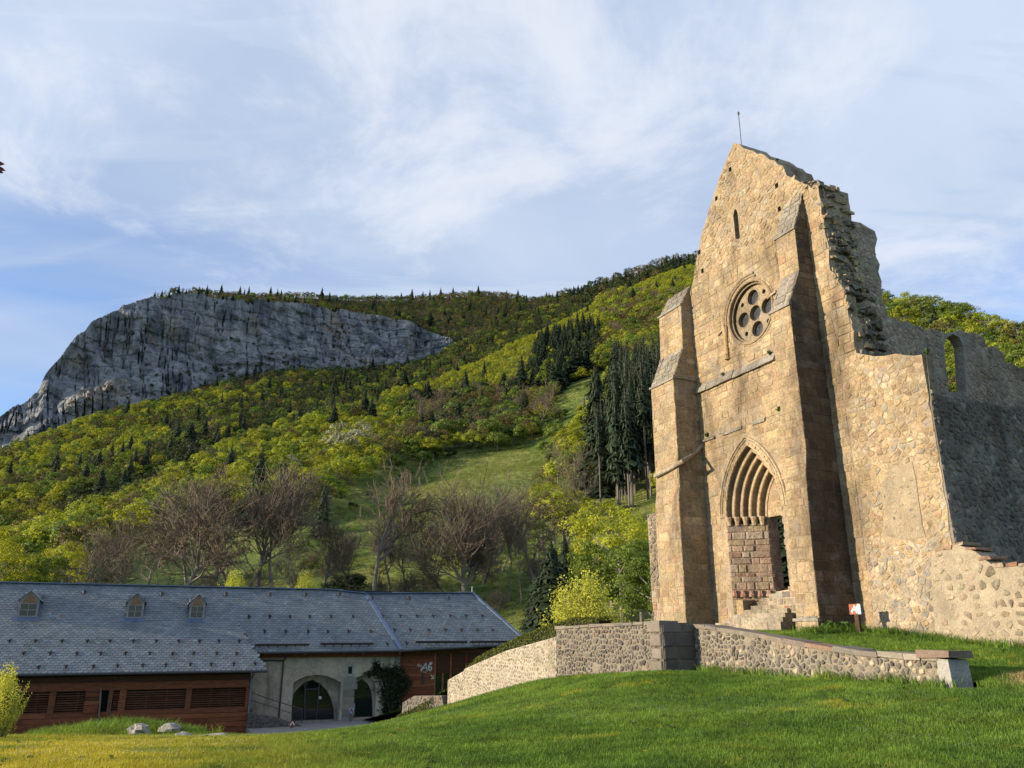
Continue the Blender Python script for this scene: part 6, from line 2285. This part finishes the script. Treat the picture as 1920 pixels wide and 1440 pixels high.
src, off = [], {}
for k in order:
    off[k] = (len(src), len(PM[k]))
    src += [m_[1] for m_ in PM[k]]
RP = np.array([(q[0], q[1], q[2]) for q in rest])
instancer('forest', RP, np.array([q[3] * 1.08 for q in rest]), rng.uniform(0, 6.28, len(rest)), np.array([off[q[4]][0] + random.randrange(off[q[4]][1]) for q in rest]), src,
          label='distant mixed forest covering the hills')

# ---- trees standing alone or in the row behind the building
GA = HILL_A[:int(rowsA * 0.80)]
GX, GY, GD = proj_many(GA)


def on_hill(px, py):
    k = np.argmin((GX - px) ** 2 + (GY - py) ** 2)
    return GA.reshape(-1, 3)[k]


def at_base(px, d):
    p = at_dist(px, 1195, d)
    dd = (GA[..., 0] - p[0]) ** 2 + (GA[..., 1] - p[1]) ** 2
    k = np.argmin(dd)
    return np.array((p[0], p[1], GA.reshape(-1, 3)[k, 2]))


def front_tree(kind, px, d, py_top, label, w=1.0, var=0, group=None, name=None, parts=('trunk', 'twigs')):
    b = at_base(px, d)
    top = at_dist(px, py_top, d)[2]
    h = top - b[2]
    me = (P[kind] if kind in P else [FINE[kind]])[var % len(P[kind] if kind in P else [0])]
    return tree(name or 'bare_tree', me, tuple(b), h, label, group, w, part_names=parts)


ROW = 'bare trees behind the slate roof'
for kind, px, d, pt, w_, var, lab in (
        ('wide', 152, 112, 972, 1.2, 0, 'low leafless tree with crooked limbs above the second dormer'),
        ('bare', 232, 116, 950, 0.9, 1, 'small leafless tree just right of the second dormer'),
        ('wide', 318, 106, 892, 1.35, 1, 'broad leafless tree above the third dormer'),
        ('wide', 385, 112, 868, 1.25, 0, 'broad grey leafless tree right of the third dormer'),
        ('tall', 452, 108, 858, 1.15, 0, 'tall pale-barked leafless tree in the dense clump behind the roof'),
        ('tall', 478, 112, 850, 1.15, 1, 'tall leafless tree in the middle of the dense clump behind the roof'),
        ('tall', 512, 110, 862, 1.15, 2, 'tall leafless tree at the right of the dense clump behind the roof'),
        ('bare', 545, 104, 985, 0.9, 0, 'leaning leafless tree beside the yellow bush behind the roof'),
        ('thin', 604, 118, 985, 0.8, 0, 'thin leafless sapling right of the yellow bush'),
        ('thin', 632, 121, 1000, 0.8, 1, 'second thin leafless sapling right of the yellow bush'),
        ('tall', 692, 108, 838, 1.15, 1, 'tall open leafless tree before the bright meadow'),
        ('bare', 668, 114, 945, 0.9, 2, 'small leafless tree left of the tall open tree'),
        ('bare', 770, 116, 955, 0.85, 1, 'grey leafless tree above the valley flashing'),
        ('fan', 874, 108, 868, 1.25, 0, 'big reddish leafless tree with upright fan of shoots'),
        ('thin', 925, 117, 915, 0.9, 0, 'slim leafless tree right of the reddish fan tree'),
        ('thin', 952, 112, 900, 0.8, 1, 'slim dark trunk at the right end of the roof ridge'),
        ('thin', 975, 108, 925, 0.9, 0, 'slim leafless tree between roof end and dark spruce'),
        ('bare', 1003, 112, 880, 0.8, 2, 'crooked leafless tree above the dark spruce'),
        ('tall', 1120, 150, 818, 0.9, 0, 'leafless tree with mistletoe before the conifer stand'),
        ('bare', 1060, 140, 900, 0.9, 0, 'leafless tree left of the yellow-topped tree'),
        ('bare', 262, 120, 935, 1.1, 2, 'leafless tree between the second and third dormer'),
        ('tall', 345, 122, 885, 1.1, 2, 'pale slender leafless tree behind the third dormer'),
        ('tall', 425, 118, 872, 1.1, 0, 'pale slender leafless tree at the left of the dense clump'),
        ('bare', 580, 112, 960, 1.1, 1, 'leafless tree above the first snow bar'),
        ('bare', 730, 120, 935, 1.1, 0, 'leafless tree between tall open tree and roof valley'),
        ('tall', 810, 124, 930, 1.0, 2, 'slender leafless tree left of the fan-shaped tree'),
        ('bare', 836, 114, 985, 1.1, 2, 'low leafless tree left of the fan-shaped tree'),
        ('tall', 905, 122, 905, 1.0, 0, 'slender leafless tree right of the fan-shaped tree'),
        ('bare', 940, 126, 940, 1.1, 1, 'low leafless tree near the roof hip')):
    front_tree(kind, px, d, pt, lab, w_, var, ROW)
for px, py, hp, kind, lab in ((1015, 815, 112, 'tall', 'leafless brown tree at the lower edge of the clearing'), (830, 812, 88, 'bare', 'grey leafless tree in front of the dark spruces above the meadow'),
                              (775, 815, 80, 'bare', 'leafless tree beside the white blossom')):
    b = on_hill(px, py)
    dist = math.hypot(b[0], b[1])
    tree('bare_tree', P[kind][0], tuple(b), hp / FPX * dist * 1.05, lab, 'bare trees on the slope', 0.95, part_names=('trunk', 'twigs'))
for px, py, hp, lab in ((632, 880, 92, 'white blossoming tree, the left one of the pair'), (675, 862, 80, 'white blossoming tree, the right one of the pair'), (540, 912, 62, 'small pale blossoming tree above the bare clump')):
    b = on_hill(px, py)
    dist = math.hypot(b[0], b[1])
    tree('blossom_tree', P['blossom'][0], tuple(b), hp / FPX * dist, lab, 'blossoming trees', 1.0)
for px, py, hp, w_, lab in ((597, 1008, 88, 1.25, 'dark dense conifer casting a long shadow on the meadow'), (870, 765, 70, 1, 'dark spruce standing in front of the bright slope'), (898, 790, 60, 1, 'smaller dark spruce below the bright slope'),
                            (1182, 575, 40, 1.5, 'single dark spruce high on the bright slope'), (795, 715, 34, 1.2, 'small dark spruce on the left skyline of the bright slope'), (860, 698, 30, 1.2, 'little spruce on the skyline left of the bright slope'),
                            (975, 618, 30, 1.2, 'little spruce at the top of the left skyline'), (985, 740, 80, 1, 'tall spruce at the left foot of the dark stand')):
    b = on_hill(px, py)
    dist = math.hypot(b[0], b[1])
    tree('spruce_tree', random.choice(P['spruce']), tuple(b), hp / FPX * dist * 1.1, lab, 'single conifers', w_)
# brushwood between the bare trees, and the bare-trunked edge of the conifer stand
rd2 = random.Random(5)
for k in range(24):
    px = rd2.uniform(560, 1030) if k < 20 else rd2.uniform(120, 545)
    d = rd2.uniform(100, 150)
    b = at_base(px, d)
    kind = rd2.choices(('brush', 'olive', 'bush'), (5, 1.6, 0.8))[0]
    h = rd2.uniform(3.5, 6.5) * (0.75 if kind == 'bush' else 1.0)
    me = rd2.choice(P[kind])
    tree('brushwood_shrub' if kind == 'brush' else 'undergrowth_bush', me, tuple(b), h, {'brush': 'leafless brushwood', 'olive': 'olive budding shrub', 'bush': 'green bush'}[kind] + ' in the undergrowth ' + where(px, 0) + ' behind the slate roof',
         {'brush': 'leafless', 'olive': 'olive', 'bush': 'green'}[kind] + ' undergrowth ' + where(px, 0), rd2.uniform(0.9, 1.3), part_names=('trunk', 'twigs' if kind == 'brush' else 'crown'), cat='shrub')
for k in range(34):
    px, py = rd2.uniform(1120, 1245), rd2.uniform(880, 962)
    b = on_hill(px, py)
    dist = math.hypot(b[0], b[1])
    tree('tall_spruce', P['tallspruce'][k % 4], (b[0] + rd2.uniform(-2, 2), b[1] + rd2.uniform(-2, 2), b[2] - 0.3), rd2.uniform(170, 262) / FPX * dist, 'tall spruce with bare grey trunk at the ' + ('left edge' if px < 1155 else 'middle' if px < 1200 else 'right edge') + ' of the stand by the church', 'bare-trunked spruces by the church, ' + ('left' if px < 1155 else 'middle' if px < 1200 else 'right'), rd2.uniform(0.8, 1.1))
# shaded wood seen through the church door
for px, d, hh, lab in ((1452, 52, 7.5, 'dark spruce seen through the left of the church door'), (1470, 58, 9.0, 'dark spruce seen through the right of the church door'), (1490, 50, 8.0, 'dark spruce hidden behind the door jamb')):
    b = at_dist(px, 1150, d)
    tree('spruce_tree', P['nearspruce'][1], (b[0], b[1], ground(b[0], b[1]) - 0.3), hh, lab, None, 1.5)
# right of the building
for kind, px, d, pt, w_, lab, nm in (('spruce', 1036, 84, 1012, 1.45, 'dark spruce beside the right end of the slate roof', 'spruce_tree'), ('spruce', 1062, 92, 1002, 1.2, 'second dark spruce close behind the yellow-green willow', 'spruce_tree'),
                                     ('spruce', 1005, 96, 1075, 1.3, 'low dark spruce touching the roof end', 'spruce_tree'),
                                     ('green', 1168, 80, 985, 0.9, 'dense dark green leafy tree behind the terrace wall', 'leafy_tree'), ('olive', 1150, 100, 930, 1.0, 'yellow-topped budding tree left of the church buttress', 'leafy_tree'),
                                     ('olive', 1205, 92, 960, 0.9, 'olive budding tree half hidden by the church buttress', 'leafy_tree'), ('green', 1225, 74, 1030, 0.9, 'green tree seen through the church door', 'leafy_tree'), ('green', 1110, 92, 1020, 0.8, 'green leafy tree behind the yellow-green willow', 'leafy_tree')):
    b = at_base(px, d)
    h = at_dist(px, pt, d)[2] - b[2]
    me = random.choice(P['nearspruce']) if kind == 'spruce' else FINE[kind]
    tree(nm, me, tuple(b), h, lab, None, w_ if kind != 'spruce' else w_)
b = at_dist(1098, 1180, 47)
b[2] = ground(b[0], b[1]) - 0.1
tree('willow_shrub', FINE['willow'], tuple(b), at_dist(1098, 1052, 47)[2] - b[2], 'bright yellow-green willow shrub behind the hedge', None, 1.25, part_names=('stems', 'shoots'), cat='shrub')
for px, d, pt, kind, lab in ((20, 118, 1018, 'green', 'green leafy tree at the left edge above the roof'), (62, 124, 1030, 'green', 'green leafy tree left of the crooked bare tree'), (100, 135, 1010, 'olive', 'yellow-green tree behind the first dormer'),
                             (-30, 112, 1000, 'olive', 'yellow-green tree cut by the left picture edge'), (562, 98, 1062, 'willow', 'yellow bush behind the roof below the meadow'), (428, 100, 1058, 'willow', 'yellow bush between the trunks behind the roof')):
    b = at_base(px, d)
    tree('leafy_tree' if kind != 'willow' else 'yellow_bush', FINE[kind], tuple(b), at_dist(px, pt, d)[2] - b[2], lab, None, 1.0 if kind != 'willow' else 0.8, cat='tree' if kind != 'willow' else 'shrub')
BUSHES = [(748, 905, 18, 1), (768, 893, 16, 0), (846, 862, 24, 1), (800, 875, 30, 0), (775, 862, 40, 0), (860, 842, 34, 0), (905, 838, 44, 0), (935, 845, 38, 0), (965, 838, 46, 0), (1000, 826, 40, 0), (880, 850, 26, 1), (1040, 872, 24, 1),
          (1065, 845, 40, 0), (1093, 728, 14, 0), (1060, 790, 26, 0), (660, 952, 14, 1), (695, 930, 12, 1), (735, 958, 10, 1), (1050, 900, 20, 0), (820, 862, 30, 0), (730, 882, 34, 0), (1020, 850, 26, 0)]
for k, (px, py, hp, var) in enumerate(sorted(BUSHES)):
    b = on_hill(px, py)
    dist = math.hypot(b[0], b[1])
    tree('meadow_bush', P['bush'][var], (b[0], b[1], b[2] - 0.2), hp / FPX * dist * 1.1, ('dark green' if var else 'fresh green') + ' bush on the meadow slope ' + where(px, py) + ' ' + level(py), ('dark' if var else 'fresh') + ' bushes on the meadow ' + where(px, py), random.uniform(0.9, 1.2), cat='bush')

# ---- power line poles in the clearing
b = on_hill(1094, 808)
ds = math.hypot(b[0], b[1])
pl = empty('power_pole', tuple(b), 0, 'wooden power line frame of leaning poles below the clearing', 'power pole')
m1 = ds / FPX
for x0, x1, h_, y_ in ((-5, -2, 62, 0), (1, 2, 68, 1.5), (4, 2.5, 66, -1.0), (11, 4, 60, 0.5)):
    MB().tube([(x0 * m1, y_, -1), (x1 * m1, y_ * 0.3, h_ * m1)], [0.22, 0.15], 7).build('pole', MAT['deadwood'], pl)
MB().bar((-5 * m1, 0.4, 58 * m1), (7 * m1, 0.4, 60 * m1), 0.2, 0.2).build('crossarm', MAT['deadwood'], pl)

# ------------------------------------------------------------------ hedge, climber, shrubs, rocks
def hedge(name, path, width, label, n, leaf=0.085):
    """path: [(x, y, z_bottom, z_top)...]"""
    root = empty(name, (path[0][0], path[0][1], path[0][2]), 0, label, 'hedge')
    o0 = np.array((path[0][0], path[0][1], path[0][2]))
    Pth = np.array(path, float)
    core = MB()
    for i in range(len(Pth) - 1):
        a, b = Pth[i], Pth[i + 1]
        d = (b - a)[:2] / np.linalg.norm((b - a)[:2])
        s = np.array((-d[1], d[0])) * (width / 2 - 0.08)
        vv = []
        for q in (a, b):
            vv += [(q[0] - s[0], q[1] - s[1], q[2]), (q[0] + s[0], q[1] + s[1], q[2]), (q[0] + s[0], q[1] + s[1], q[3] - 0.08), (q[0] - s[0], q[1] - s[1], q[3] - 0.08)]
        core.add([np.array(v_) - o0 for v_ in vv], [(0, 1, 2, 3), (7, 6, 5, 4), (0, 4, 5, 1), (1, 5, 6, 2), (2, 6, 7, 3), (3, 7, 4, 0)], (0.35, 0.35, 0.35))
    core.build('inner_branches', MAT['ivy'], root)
    seg = np.linalg.norm(Pth[1:, :2] - Pth[:-1, :2], axis=1)
    k = rng.choice(len(seg), n, p=seg / seg.sum())
    t_ = rng.random(n)[:, None]
    c = Pth[k] * (1 - t_) + Pth[k + 1] * t_
    d = (Pth[k + 1] - Pth[k])[:, :2]
    d /= np.linalg.norm(d, axis=1, keepdims=True)
    s = np.stack([-d[:, 1], d[:, 0]], 1)
    face = rng.random(n)
    side_ = np.where(rng.random(n) < 0.5, -1.0, 1.0)
    lat = np.where(face < 0.4, rng.uniform(-1, 1, n), side_) * width / 2 + rng.normal(size=n) * 0.025
    zz = np.where(face < 0.4, c[:, 3], c[:, 2] + rng.random(n) * (c[:, 3] - c[:, 2])) + rng.normal(size=n) * 0.03
    pos = np.stack([c[:, 0] + s[:, 0] * lat, c[:, 1] + s[:, 1] * lat, zz], 1)
    nr_ = np.where((face < 0.4)[:, None], np.array((0, 0, 1.0)), np.stack([s[:, 0] * side_, s[:, 1] * side_, 0 * side_], 1))
    v, f = leaves(pos - o0, nr_, leaf, 0.55, 0.6)
    o = bpy.data.objects.new('foliage', mesh_np('foliage', v, f, MAT['hedge'], np.clip(1 + 0.22 * rng.normal(size=n), 0.4, 1.7)))
    C.objects.link(o)
    o.parent = root


wl = lambda t_, off: tuple(W_LEFT1 + (W_STEP - W_LEFT1) * t_ + N * off)
hp = []
for t_, zt_ in ((0.06, -1.45), (0.2, -0.92), (0.4, -0.42), (0.6, 0.02), (0.8, 0.38), (1.0, 0.66)):
    x, y = wl(t_, 0.95)
    hp.append((x, y, zt_ - 1.1, zt_))
x, y = tuple(W_STEP + (W_CORN - W_STEP) * 0.22 + N * 1.2)
hp.append((x, y, -0.6, 0.66))
hedge('clipped_hedge', hp, 0.7, 'clipped green hedge behind the pale garden wall', 16000)
e0, e1 = W_LEFT2 + np.array((-1.3, 0.7)), W_LEFT1 + np.array((-0.6, 1.2))
hedge('end_hedge', [(e0[0], e0[1], -5.3, -4.0), ((e0[0] + e1[0]) / 2, (e0[1] + e1[1]) / 2, -5, -3.5), (e1[0], e1[1], -4.5, -2.9)], 0.6, 'small hedge bush at the lower end of the garden wall', 7000)

# climber on the rendered wall
n = 4200
lob = [(pts([(1600, 640)])[0], 1.0, 1.0), (pts([(1640, 460)])[0], 0.9, 0.8), (pts([(1500, 430)])[0], 0.8, 0.45), (pts([(1600, 850)])[0], 0.8, 1.2), (pts([(1400, 350)])[0], 0.35, 0.5), (pts([(1770, 560)])[0], 0.55, 0.55), (pts([(1340, 430)])[0], 0.5, 0.22)]
wts = np.array([l[1] * l[2] for l in lob])
k = rng.choice(len(lob), n, p=wts / wts.sum())
cc = np.array([(l[0][0], 0, l[0][1]) for l in lob])[k]
ex = np.array([(l[1], 0.22, l[2]) for l in lob])[k]
pos = cc + rng.normal(size=(n, 3)) * ex * 0.42
pos[:, 1] = -np.abs(pos[:, 1]) - 0.06
cl = empty('wall_climber', bl(pts([(1600, 990)])[0][0], -0.1) + (ZG,), RZ_B, 'dark leafy climber on the rendered wall beside the red timber', 'climber')
o0 = np.array((pts([(1600, 990)])[0][0], -0.1, ZG))
v, f = leaves(pos - o0, np.tile(np.array((0, -1.0, 0.3)), (n, 1)), 0.17, 0.5, 0.7)
o = bpy.data.objects.new('foliage', mesh_np('foliage', v, f, MAT['ivy'], np.clip(1 + 0.3 * rng.normal(size=n), 0.3, 2)))
C.objects.link(o)
o.parent = cl
for k in range(5):
    q = lob[k][0]
    MB().tube([(random.uniform(-0.1, 0.1), 0, -0.4), ((q[0] - o0[0]) * 0.4, -0.02, (q[1] - ZG) * 0.5), (q[0] - o0[0], -0.05, q[1] - ZG)], [0.05, 0.035, 0.012], 6).build('stem', MAT['bark'], cl)

# shrub cut by the left frame edge
b = at_dist(-8, 1395, 21)
b[2] = ground(b[0], b[1]) - 0.1
tree('young_shrub', FINE['willow'], tuple(b), 1.75, 'yellow-green young shrub at the left picture edge', None, 0.75, part_names=('stems', 'shoots'), cat='shrub')


def rock(px, py, d, r, label):
    b = at_dist(px, py, d)
    z = ground(b[0], b[1])
    rd = random.Random(int(px))
    n_, m_ = 12, 8
    vv, ff = [], []
    for j in range(m_ + 1):
        th = math.pi * j / m_
        for i in range(n_):
            ph = 2 * math.pi * i / n_
            p = Vector((math.sin(th) * math.cos(ph), math.sin(th) * math.sin(ph), math.cos(th)))
            k = 1 + 0.55 * mnoise.noise(p * 1.6 + Vector((px, 0, 0)))
            vv.append((p.x * r[0] * k, p.y * r[1] * k, p.z * r[2] * k))
    for j in range(m_):
        for i in range(n_):
            ff.append((j * n_ + i, j * n_ + (i + 1) % n_, (j + 1) * n_ + (i + 1) % n_, (j + 1) * n_ + i))
    o_ = MB().add(vv, ff, (0.34, 0.32, 0.27)).build('rock', MAT['rubble'])
    o_.location = (b[0], b[1], z + r[2] * 0.25)
    tag(o_, label, 'rock')


rock(262, 1359, 24.6, (0.32, 0.25, 0.22), 'rounded pale rock on the left of the grassy mound')
rock(318, 1353, 25.2, (0.33, 0.22, 0.18), 'flat pale rock on top of the grassy mound')
rock(344, 1374, 23.6, (0.22, 0.18, 0.10), 'small grey rock low on the grassy mound')
rock(405, 1386, 22.0, (0.42, 0.22, 0.10), 'flat broken stone right of the grassy mound')

# twig tip of a copper-leaved tree that stands outside the left of the frame
tb = at_dist(-330, 1420, 9.0)
tb[2] = ground(tb[0], tb[1])
tip = at_dist(5, 316, 7.6)
ct = empty('copper_tree', tuple(tb), 0, 'dark red leaf tips of a copper-leaved tree at the left edge', 'tree')
loc = lambda q: Vector((q[0] - tb[0], q[1] - tb[1], q[2] - tb[2]))
hub = Vector((0.1, 0.1, loc(tip).z - 0.5))
MB().tube([(0, 0, -0.3), (0.03, 0.02, hub.z * 0.5), tuple(hub)], [0.09, 0.07, 0.04], 8).build('trunk', MAT['bark'], ct)
MB().tube([tuple(hub), tuple(hub.lerp(loc(tip), 0.5) + Vector((0, 0, 0.15))), tuple(loc(tip) + Vector((-0.015, 0, -0.02)))], [0.03, 0.014, 0.005], 6).build('branch', MAT['bark'], ct)
cs = []
for t_ in (0.15, 0.25, 0.35):
    for j in range(6):
        cs.append(np.array(hub.lerp(loc(tip), t_)) + rng.normal(size=3) * 0.09)
for dx, dz in ((-0.03, 0.05), (-0.012, -0.005), (-0.035, -0.04), (-0.06, 0.0), (-0.022, -0.03), (-0.03, 0.01)):
    cs.append(np.array(loc(tip)) + np.array((dx, 0, dz)))
cs = np.array(cs)
v, f = leaves(cs, np.tile(np.array((0.3, -1.0, 0.2)), (len(cs), 1)), 0.062, 0.7, 0.75)
o = bpy.data.objects.new('leaves', mesh_np('leaves', v, f, MAT['copper'], np.ones(len(f))))
C.objects.link(o)
o.parent = ct

# ------------------------------------------------------------------ lawn grass, daisies, weeds
def tuft(seed, blades, spread, h, wd, lean):
    rd = np.random.default_rng(seed)
    vv, ff = [], []
    for k in range(blades):
        a, r = rd.uniform(0, 6.28), spread * math.sqrt(rd.random())
        b = np.array((math.cos(a) * r, math.sin(a) * r, -0.02))
        hh = h * rd.uniform(0.55, 1.25)
        an = rd.uniform(0, 6.28)
        d = np.array((math.cos(an), math.sin(an), 0))
        s = np.array((-d[1], d[0], 0)) * wd / 2
        l = lean * hh * rd.uniform(0.2, 1.2)
        o = len(vv)
        vv += [b - s, b + s, b + s * 0.7 + d * l * 0.35 + (0, 0, hh * 0.6), b - s * 0.7 + d * l * 0.35 + (0, 0, hh * 0.6), b + d * l + (0, 0, hh)]
        ff += [(o, o + 1, o + 2, o + 3), (o + 3, o + 2, o + 4)]
    m = MB().add(vv, ff)
    ob = m.build('t', MAT['blade'], tint=False)
    me = ob.data
    bpy.data.objects.remove(ob)
    return me


def daisy(seed, n=5):
    rd = np.random.default_rng(seed)
    m = MB()
    for k in range(n):
        x, y = rd.normal(size=2) * 0.2
        h = rd.uniform(0.05, 0.08)
        r = rd.uniform(0.007, 0.011)
        m.add([(x + r * math.cos(a), y + r * math.sin(a), h) for a in np.linspace(0, 6.283, 7)[:-1]], [tuple(range(6))])
    ob = m.build('t', MAT['white'], tint=False)
    me = ob.data
    bpy.data.objects.remove(ob)
    return me


tufts = [tuft(s, 26, 0.17, h_, 0.009, 0.6) for s, h_ in ((1, 0.065), (2, 0.08), (3, 0.055))] + [tuft(9, 30, 0.16, 0.17, 0.012, 0.7)]
pts_l, scl_l, idx_l = [], [], []
n_try = 150000
az = rng.uniform(-0.66, 0.66, n_try)
# density falls with distance like the picture area does
dist = 7.0 * (46.0 / 7.0) ** rng.random(n_try)
gx, gy = np.sin(az) * dist, np.cos(az) * dist
q = np.stack([gx, gy], 1)
zr = ground_many(q)
px_, py_, dd_ = proj_many(np.concatenate([q, zr[:, None]], 1))
near_wall = np.zeros(n_try, bool)
for a_, b_ in zip(WALL_PATH[1:5], WALL_PATH[2:6]):
    ab = b_ - a_
    u_ = np.clip((q - a_) @ ab / (ab @ ab), 0, 1)
    off_ = q - a_ - u_[:, None] * ab
    near_wall |= (np.hypot(off_[:, 0], off_[:, 1]) < 0.75) & (off_ @ N > -0.12)
for i in range(n_try):
    if not (-60 < px_[i] < 1980 and py_[i] < 1475):
        continue
    s_ = (q[i] - CH0) @ E
    t_ = (q[i] - CH0) @ N
    if t_ > -0.1 and s_ > -8:
        continue
    pe = q[i] @ E
    if -11.2 < pe < -10.0 and (q[i] @ N) > 16.4 and rng.random() < 0.75:
        continue
    if near_wall[i]:
        continue
    mound = math.hypot(q[i, 0] + 11.2, q[i, 1] - 24.6) < 2.3
    pts_l.append((q[i, 0], q[i, 1], zr[i]))
    scl_l.append((0.8 + 0.5 * rng.random()) * (1.0 + max(0, dist[i] - 18) * 0.02))
    idx_l.append(3 if (mound and rng.random() < 0.14) else int(rng.integers(0, 3)))
instancer('lawn_grass', np.array(pts_l), np.array(scl_l), rng.uniform(0, 6.28, len(pts_l)), np.array(idx_l), tufts, label='short spring grass of the lawn')
dp = [p for p in pts_l if mnoise.noise((p[0] * 0.22, p[1] * 0.22, 8.0)) + 0.5 * mnoise.noise((p[0] * 1.1, p[1] * 1.1, 3.0)) > 0.12 and rng.random() < 0.08 and p[1] < 27]
instancer('daisies', np.array(dp), rng.uniform(0.8, 1.3, len(dp)), rng.uniform(0, 6.28, len(dp)), rng.integers(0, 2, len(dp)), [daisy(1), daisy(2, 3)], label='tiny white daisies scattered in the lawn')
# coarse tussocks on the hill meadow
Qm = sample(HILL_A, 60000, 0.12, 0.60)
Xm, Ym, Dm = proj_many(Qm)
mk = in_poly_many(np.stack([Xm, Ym], 1), MEADOW) | in_poly_many(np.stack([Xm, Ym], 1), CLEAR)
Qm = Qm[mk][:16000]
MAT['tussock'] = material('meadow_tussocks', var=0, fine=0, bump=0, rough=0.7, spec=0.1, trans=0.3, extra=meadow_colour)
tm_ = tufts[3].copy()
tm_.materials.clear()
tm_.materials.append(MAT['tussock'])
instancer('meadow_grass', Qm, rng.uniform(2.0, 4.2, len(Qm)), rng.uniform(0, 6.28, len(Qm)), np.zeros(len(Qm), int), [tm_], label='rough grass tussocks of the hill meadow')
# taller weeds along the church foot and the mound
wp = []
for k in range(420):
    r = random.random()
    if r < 0.3:
        s_, t_ = random.uniform(3.5, 4.5), random.uniform(-2.2, -0.4)
        if s_ < 3.9 and t_ > -1.8:
            continue
        p = CH0 + E * s_ + N * t_
        if math.hypot(s_ - 4.3, t_ + 1.5) > 0.8 and random.random() < 0.6:
            continue
    elif r < 0.6:
        p = CH0 + E * random.uniform(3.9, 12) + N * random.uniform(-0.75, -0.38)
    elif r < 0.8:
        p = W_RET + E * random.uniform(0, 9) - N * random.uniform(0.03, 0.14)
    else:
        p = np.array((-11.2 + random.gauss(0, 1.2), 24.8 + random.gauss(0, 0.9)))
    wp.append((p[0], p[1], ground(p[0], p[1])))
wp = np.array(wp)
instancer('tall_weeds', wp, rng.uniform(0.7, 1.9, len(wp)), rng.uniform(0, 6.28, len(wp)), np.zeros(len(wp), int), [tufts[3]], label='taller tufts of grass along walls and mound')

# broad-leaved lawn weeds, dandelions, plants rooted on the ruin
MAT['weed'] = leaf_material('weed_leaves', (0.075, 0.135, 0.03), 0.25, 0.25)
MAT['dandelion'] = material('dandelion_yellow', (0.75, 0.50, 0.02), rough=0.7, var=0.1, fine=0, bump=0)


def rosette(seed, n, r, up):
    rd = np.random.default_rng(seed)
    m = MB()
    for k in range(n):
        a = rd.uniform(0, 6.28)
        l, w_ = r * rd.uniform(0.6, 1.2), r * rd.uniform(0.16, 0.28)
        d, s_ = np.array((math.cos(a), math.sin(a), 0)), np.array((-math.sin(a), math.cos(a), 0))
        z1 = up * rd.uniform(0.5, 1.3)
        vv = [np.zeros(3), d * l * 0.55 - s_ * w_ + (0, 0, z1), d * l + (0, 0, z1 * 0.7), d * l * 0.55 + s_ * w_ + (0, 0, z1)]
        k_ = rd.uniform(0.75, 1.25)
        m.add(vv, [(0, 1, 2, 3)], (k_, k_, k_))
    ob = m.build('t', MAT['weed'])
    me = ob.data
    bpy.data.objects.remove(ob)
    return me


pick_ = [p for p in pts_l if mnoise.noise((p[0] * 0.5, p[1] * 0.5, 14.0)) > 0.1 and rng.random() < 0.02]
pw = np.array(pick_)
instancer('lawn_weeds', pw + np.array((0, 0, 0.01)), rng.uniform(0.4, 0.8, len(pw)), rng.uniform(0, 6.28, len(pw)), rng.integers(0, 2, len(pw)), [rosette(1, 9, 0.10, 0.05), rosette(2, 7, 0.13, 0.08)], label='broad-leaved weeds in the lawn')
dm_ = MB()
dm_.add([(0.017 * math.cos(a), 0.017 * math.sin(a), 0.1) for a in np.linspace(0, 6.283, 9)[:-1]], [tuple(range(8))])
dob = dm_.build('t', MAT['dandelion'], tint=False)
dme = dob.data
bpy.data.objects.remove(dob)
pd_ = []
for k in range(90):
    if k < 60:
        p = CH0 + E * random.uniform(4.5, 11) + N * random.uniform(-3.2, -0.6)
    else:
        p = np.array((random.uniform(-3, 8), random.uniform(11, 20)))
    pd_.append((p[0], p[1], ground(p[0], p[1])))
instancer('dandelions', np.array(pd_), rng.uniform(0.8, 1.6, len(pd_)), rng.uniform(0, 6.28, len(pd_)), np.zeros(len(pd_), int), [dme], label='yellow dandelions dotted in the grass')
# leafy clump at the foot of the right buttress and tufts on ledges and wall tops
cl_pts = []
for k in range(44):
    p = CH0 + E * (3.92 + abs(random.gauss(0, 0.16))) + N * random.uniform(-1.6, -0.9)
    cl_pts.append((p[0], p[1], ground(p[0], p[1])))
instancer('buttress_plants', np.array(cl_pts), rng.uniform(1.2, 2.2, len(cl_pts)), rng.uniform(0, 6.28, len(cl_pts)), rng.integers(0, 2, len(cl_pts)), [rosette(3, 12, 0.10, 0.11), rosette(4, 12, 0.09, 0.14)], label='leafy green plants at the foot of the right buttress')
top_pts = []
chw = lambda s_, t_, z_: (CH0[0] + E[0] * s_ + N[0] * t_, CH0[1] + E[1] * s_ + N[1] * t_, z_)
for s_, z_ in [(1.35, 10.45), (1.2, 10.42), (1.42, 8.12), (1.5, 8.12), (-1.6, 10.4), (-2.9, 8.1)]:
    for j in range(2):
        top_pts.append(chw(s_ + random.uniform(-0.08, 0.08), -0.08, z_))
for q in list(aisle_e[3:14:2]) + list(right_e[8:60:7]):
    top_pts.append(chw(q[0] - 0.05, random.uniform(0.1, 0.35), q[1] - 0.01))
for q in lw_e[4:40:5]:
    top_pts.append(chw(q[0], random.uniform(-0.2, 0.3), q[1] + 0.05))
instancer('ruin_plants', np.array(top_pts), rng.uniform(0.7, 1.7, len(top_pts)), rng.uniform(0, 6.28, len(top_pts)), np.zeros(len(top_pts), int), [rosette(5, 14, 0.09, 0.10)], label='small plants rooted on ledges of the ruin')
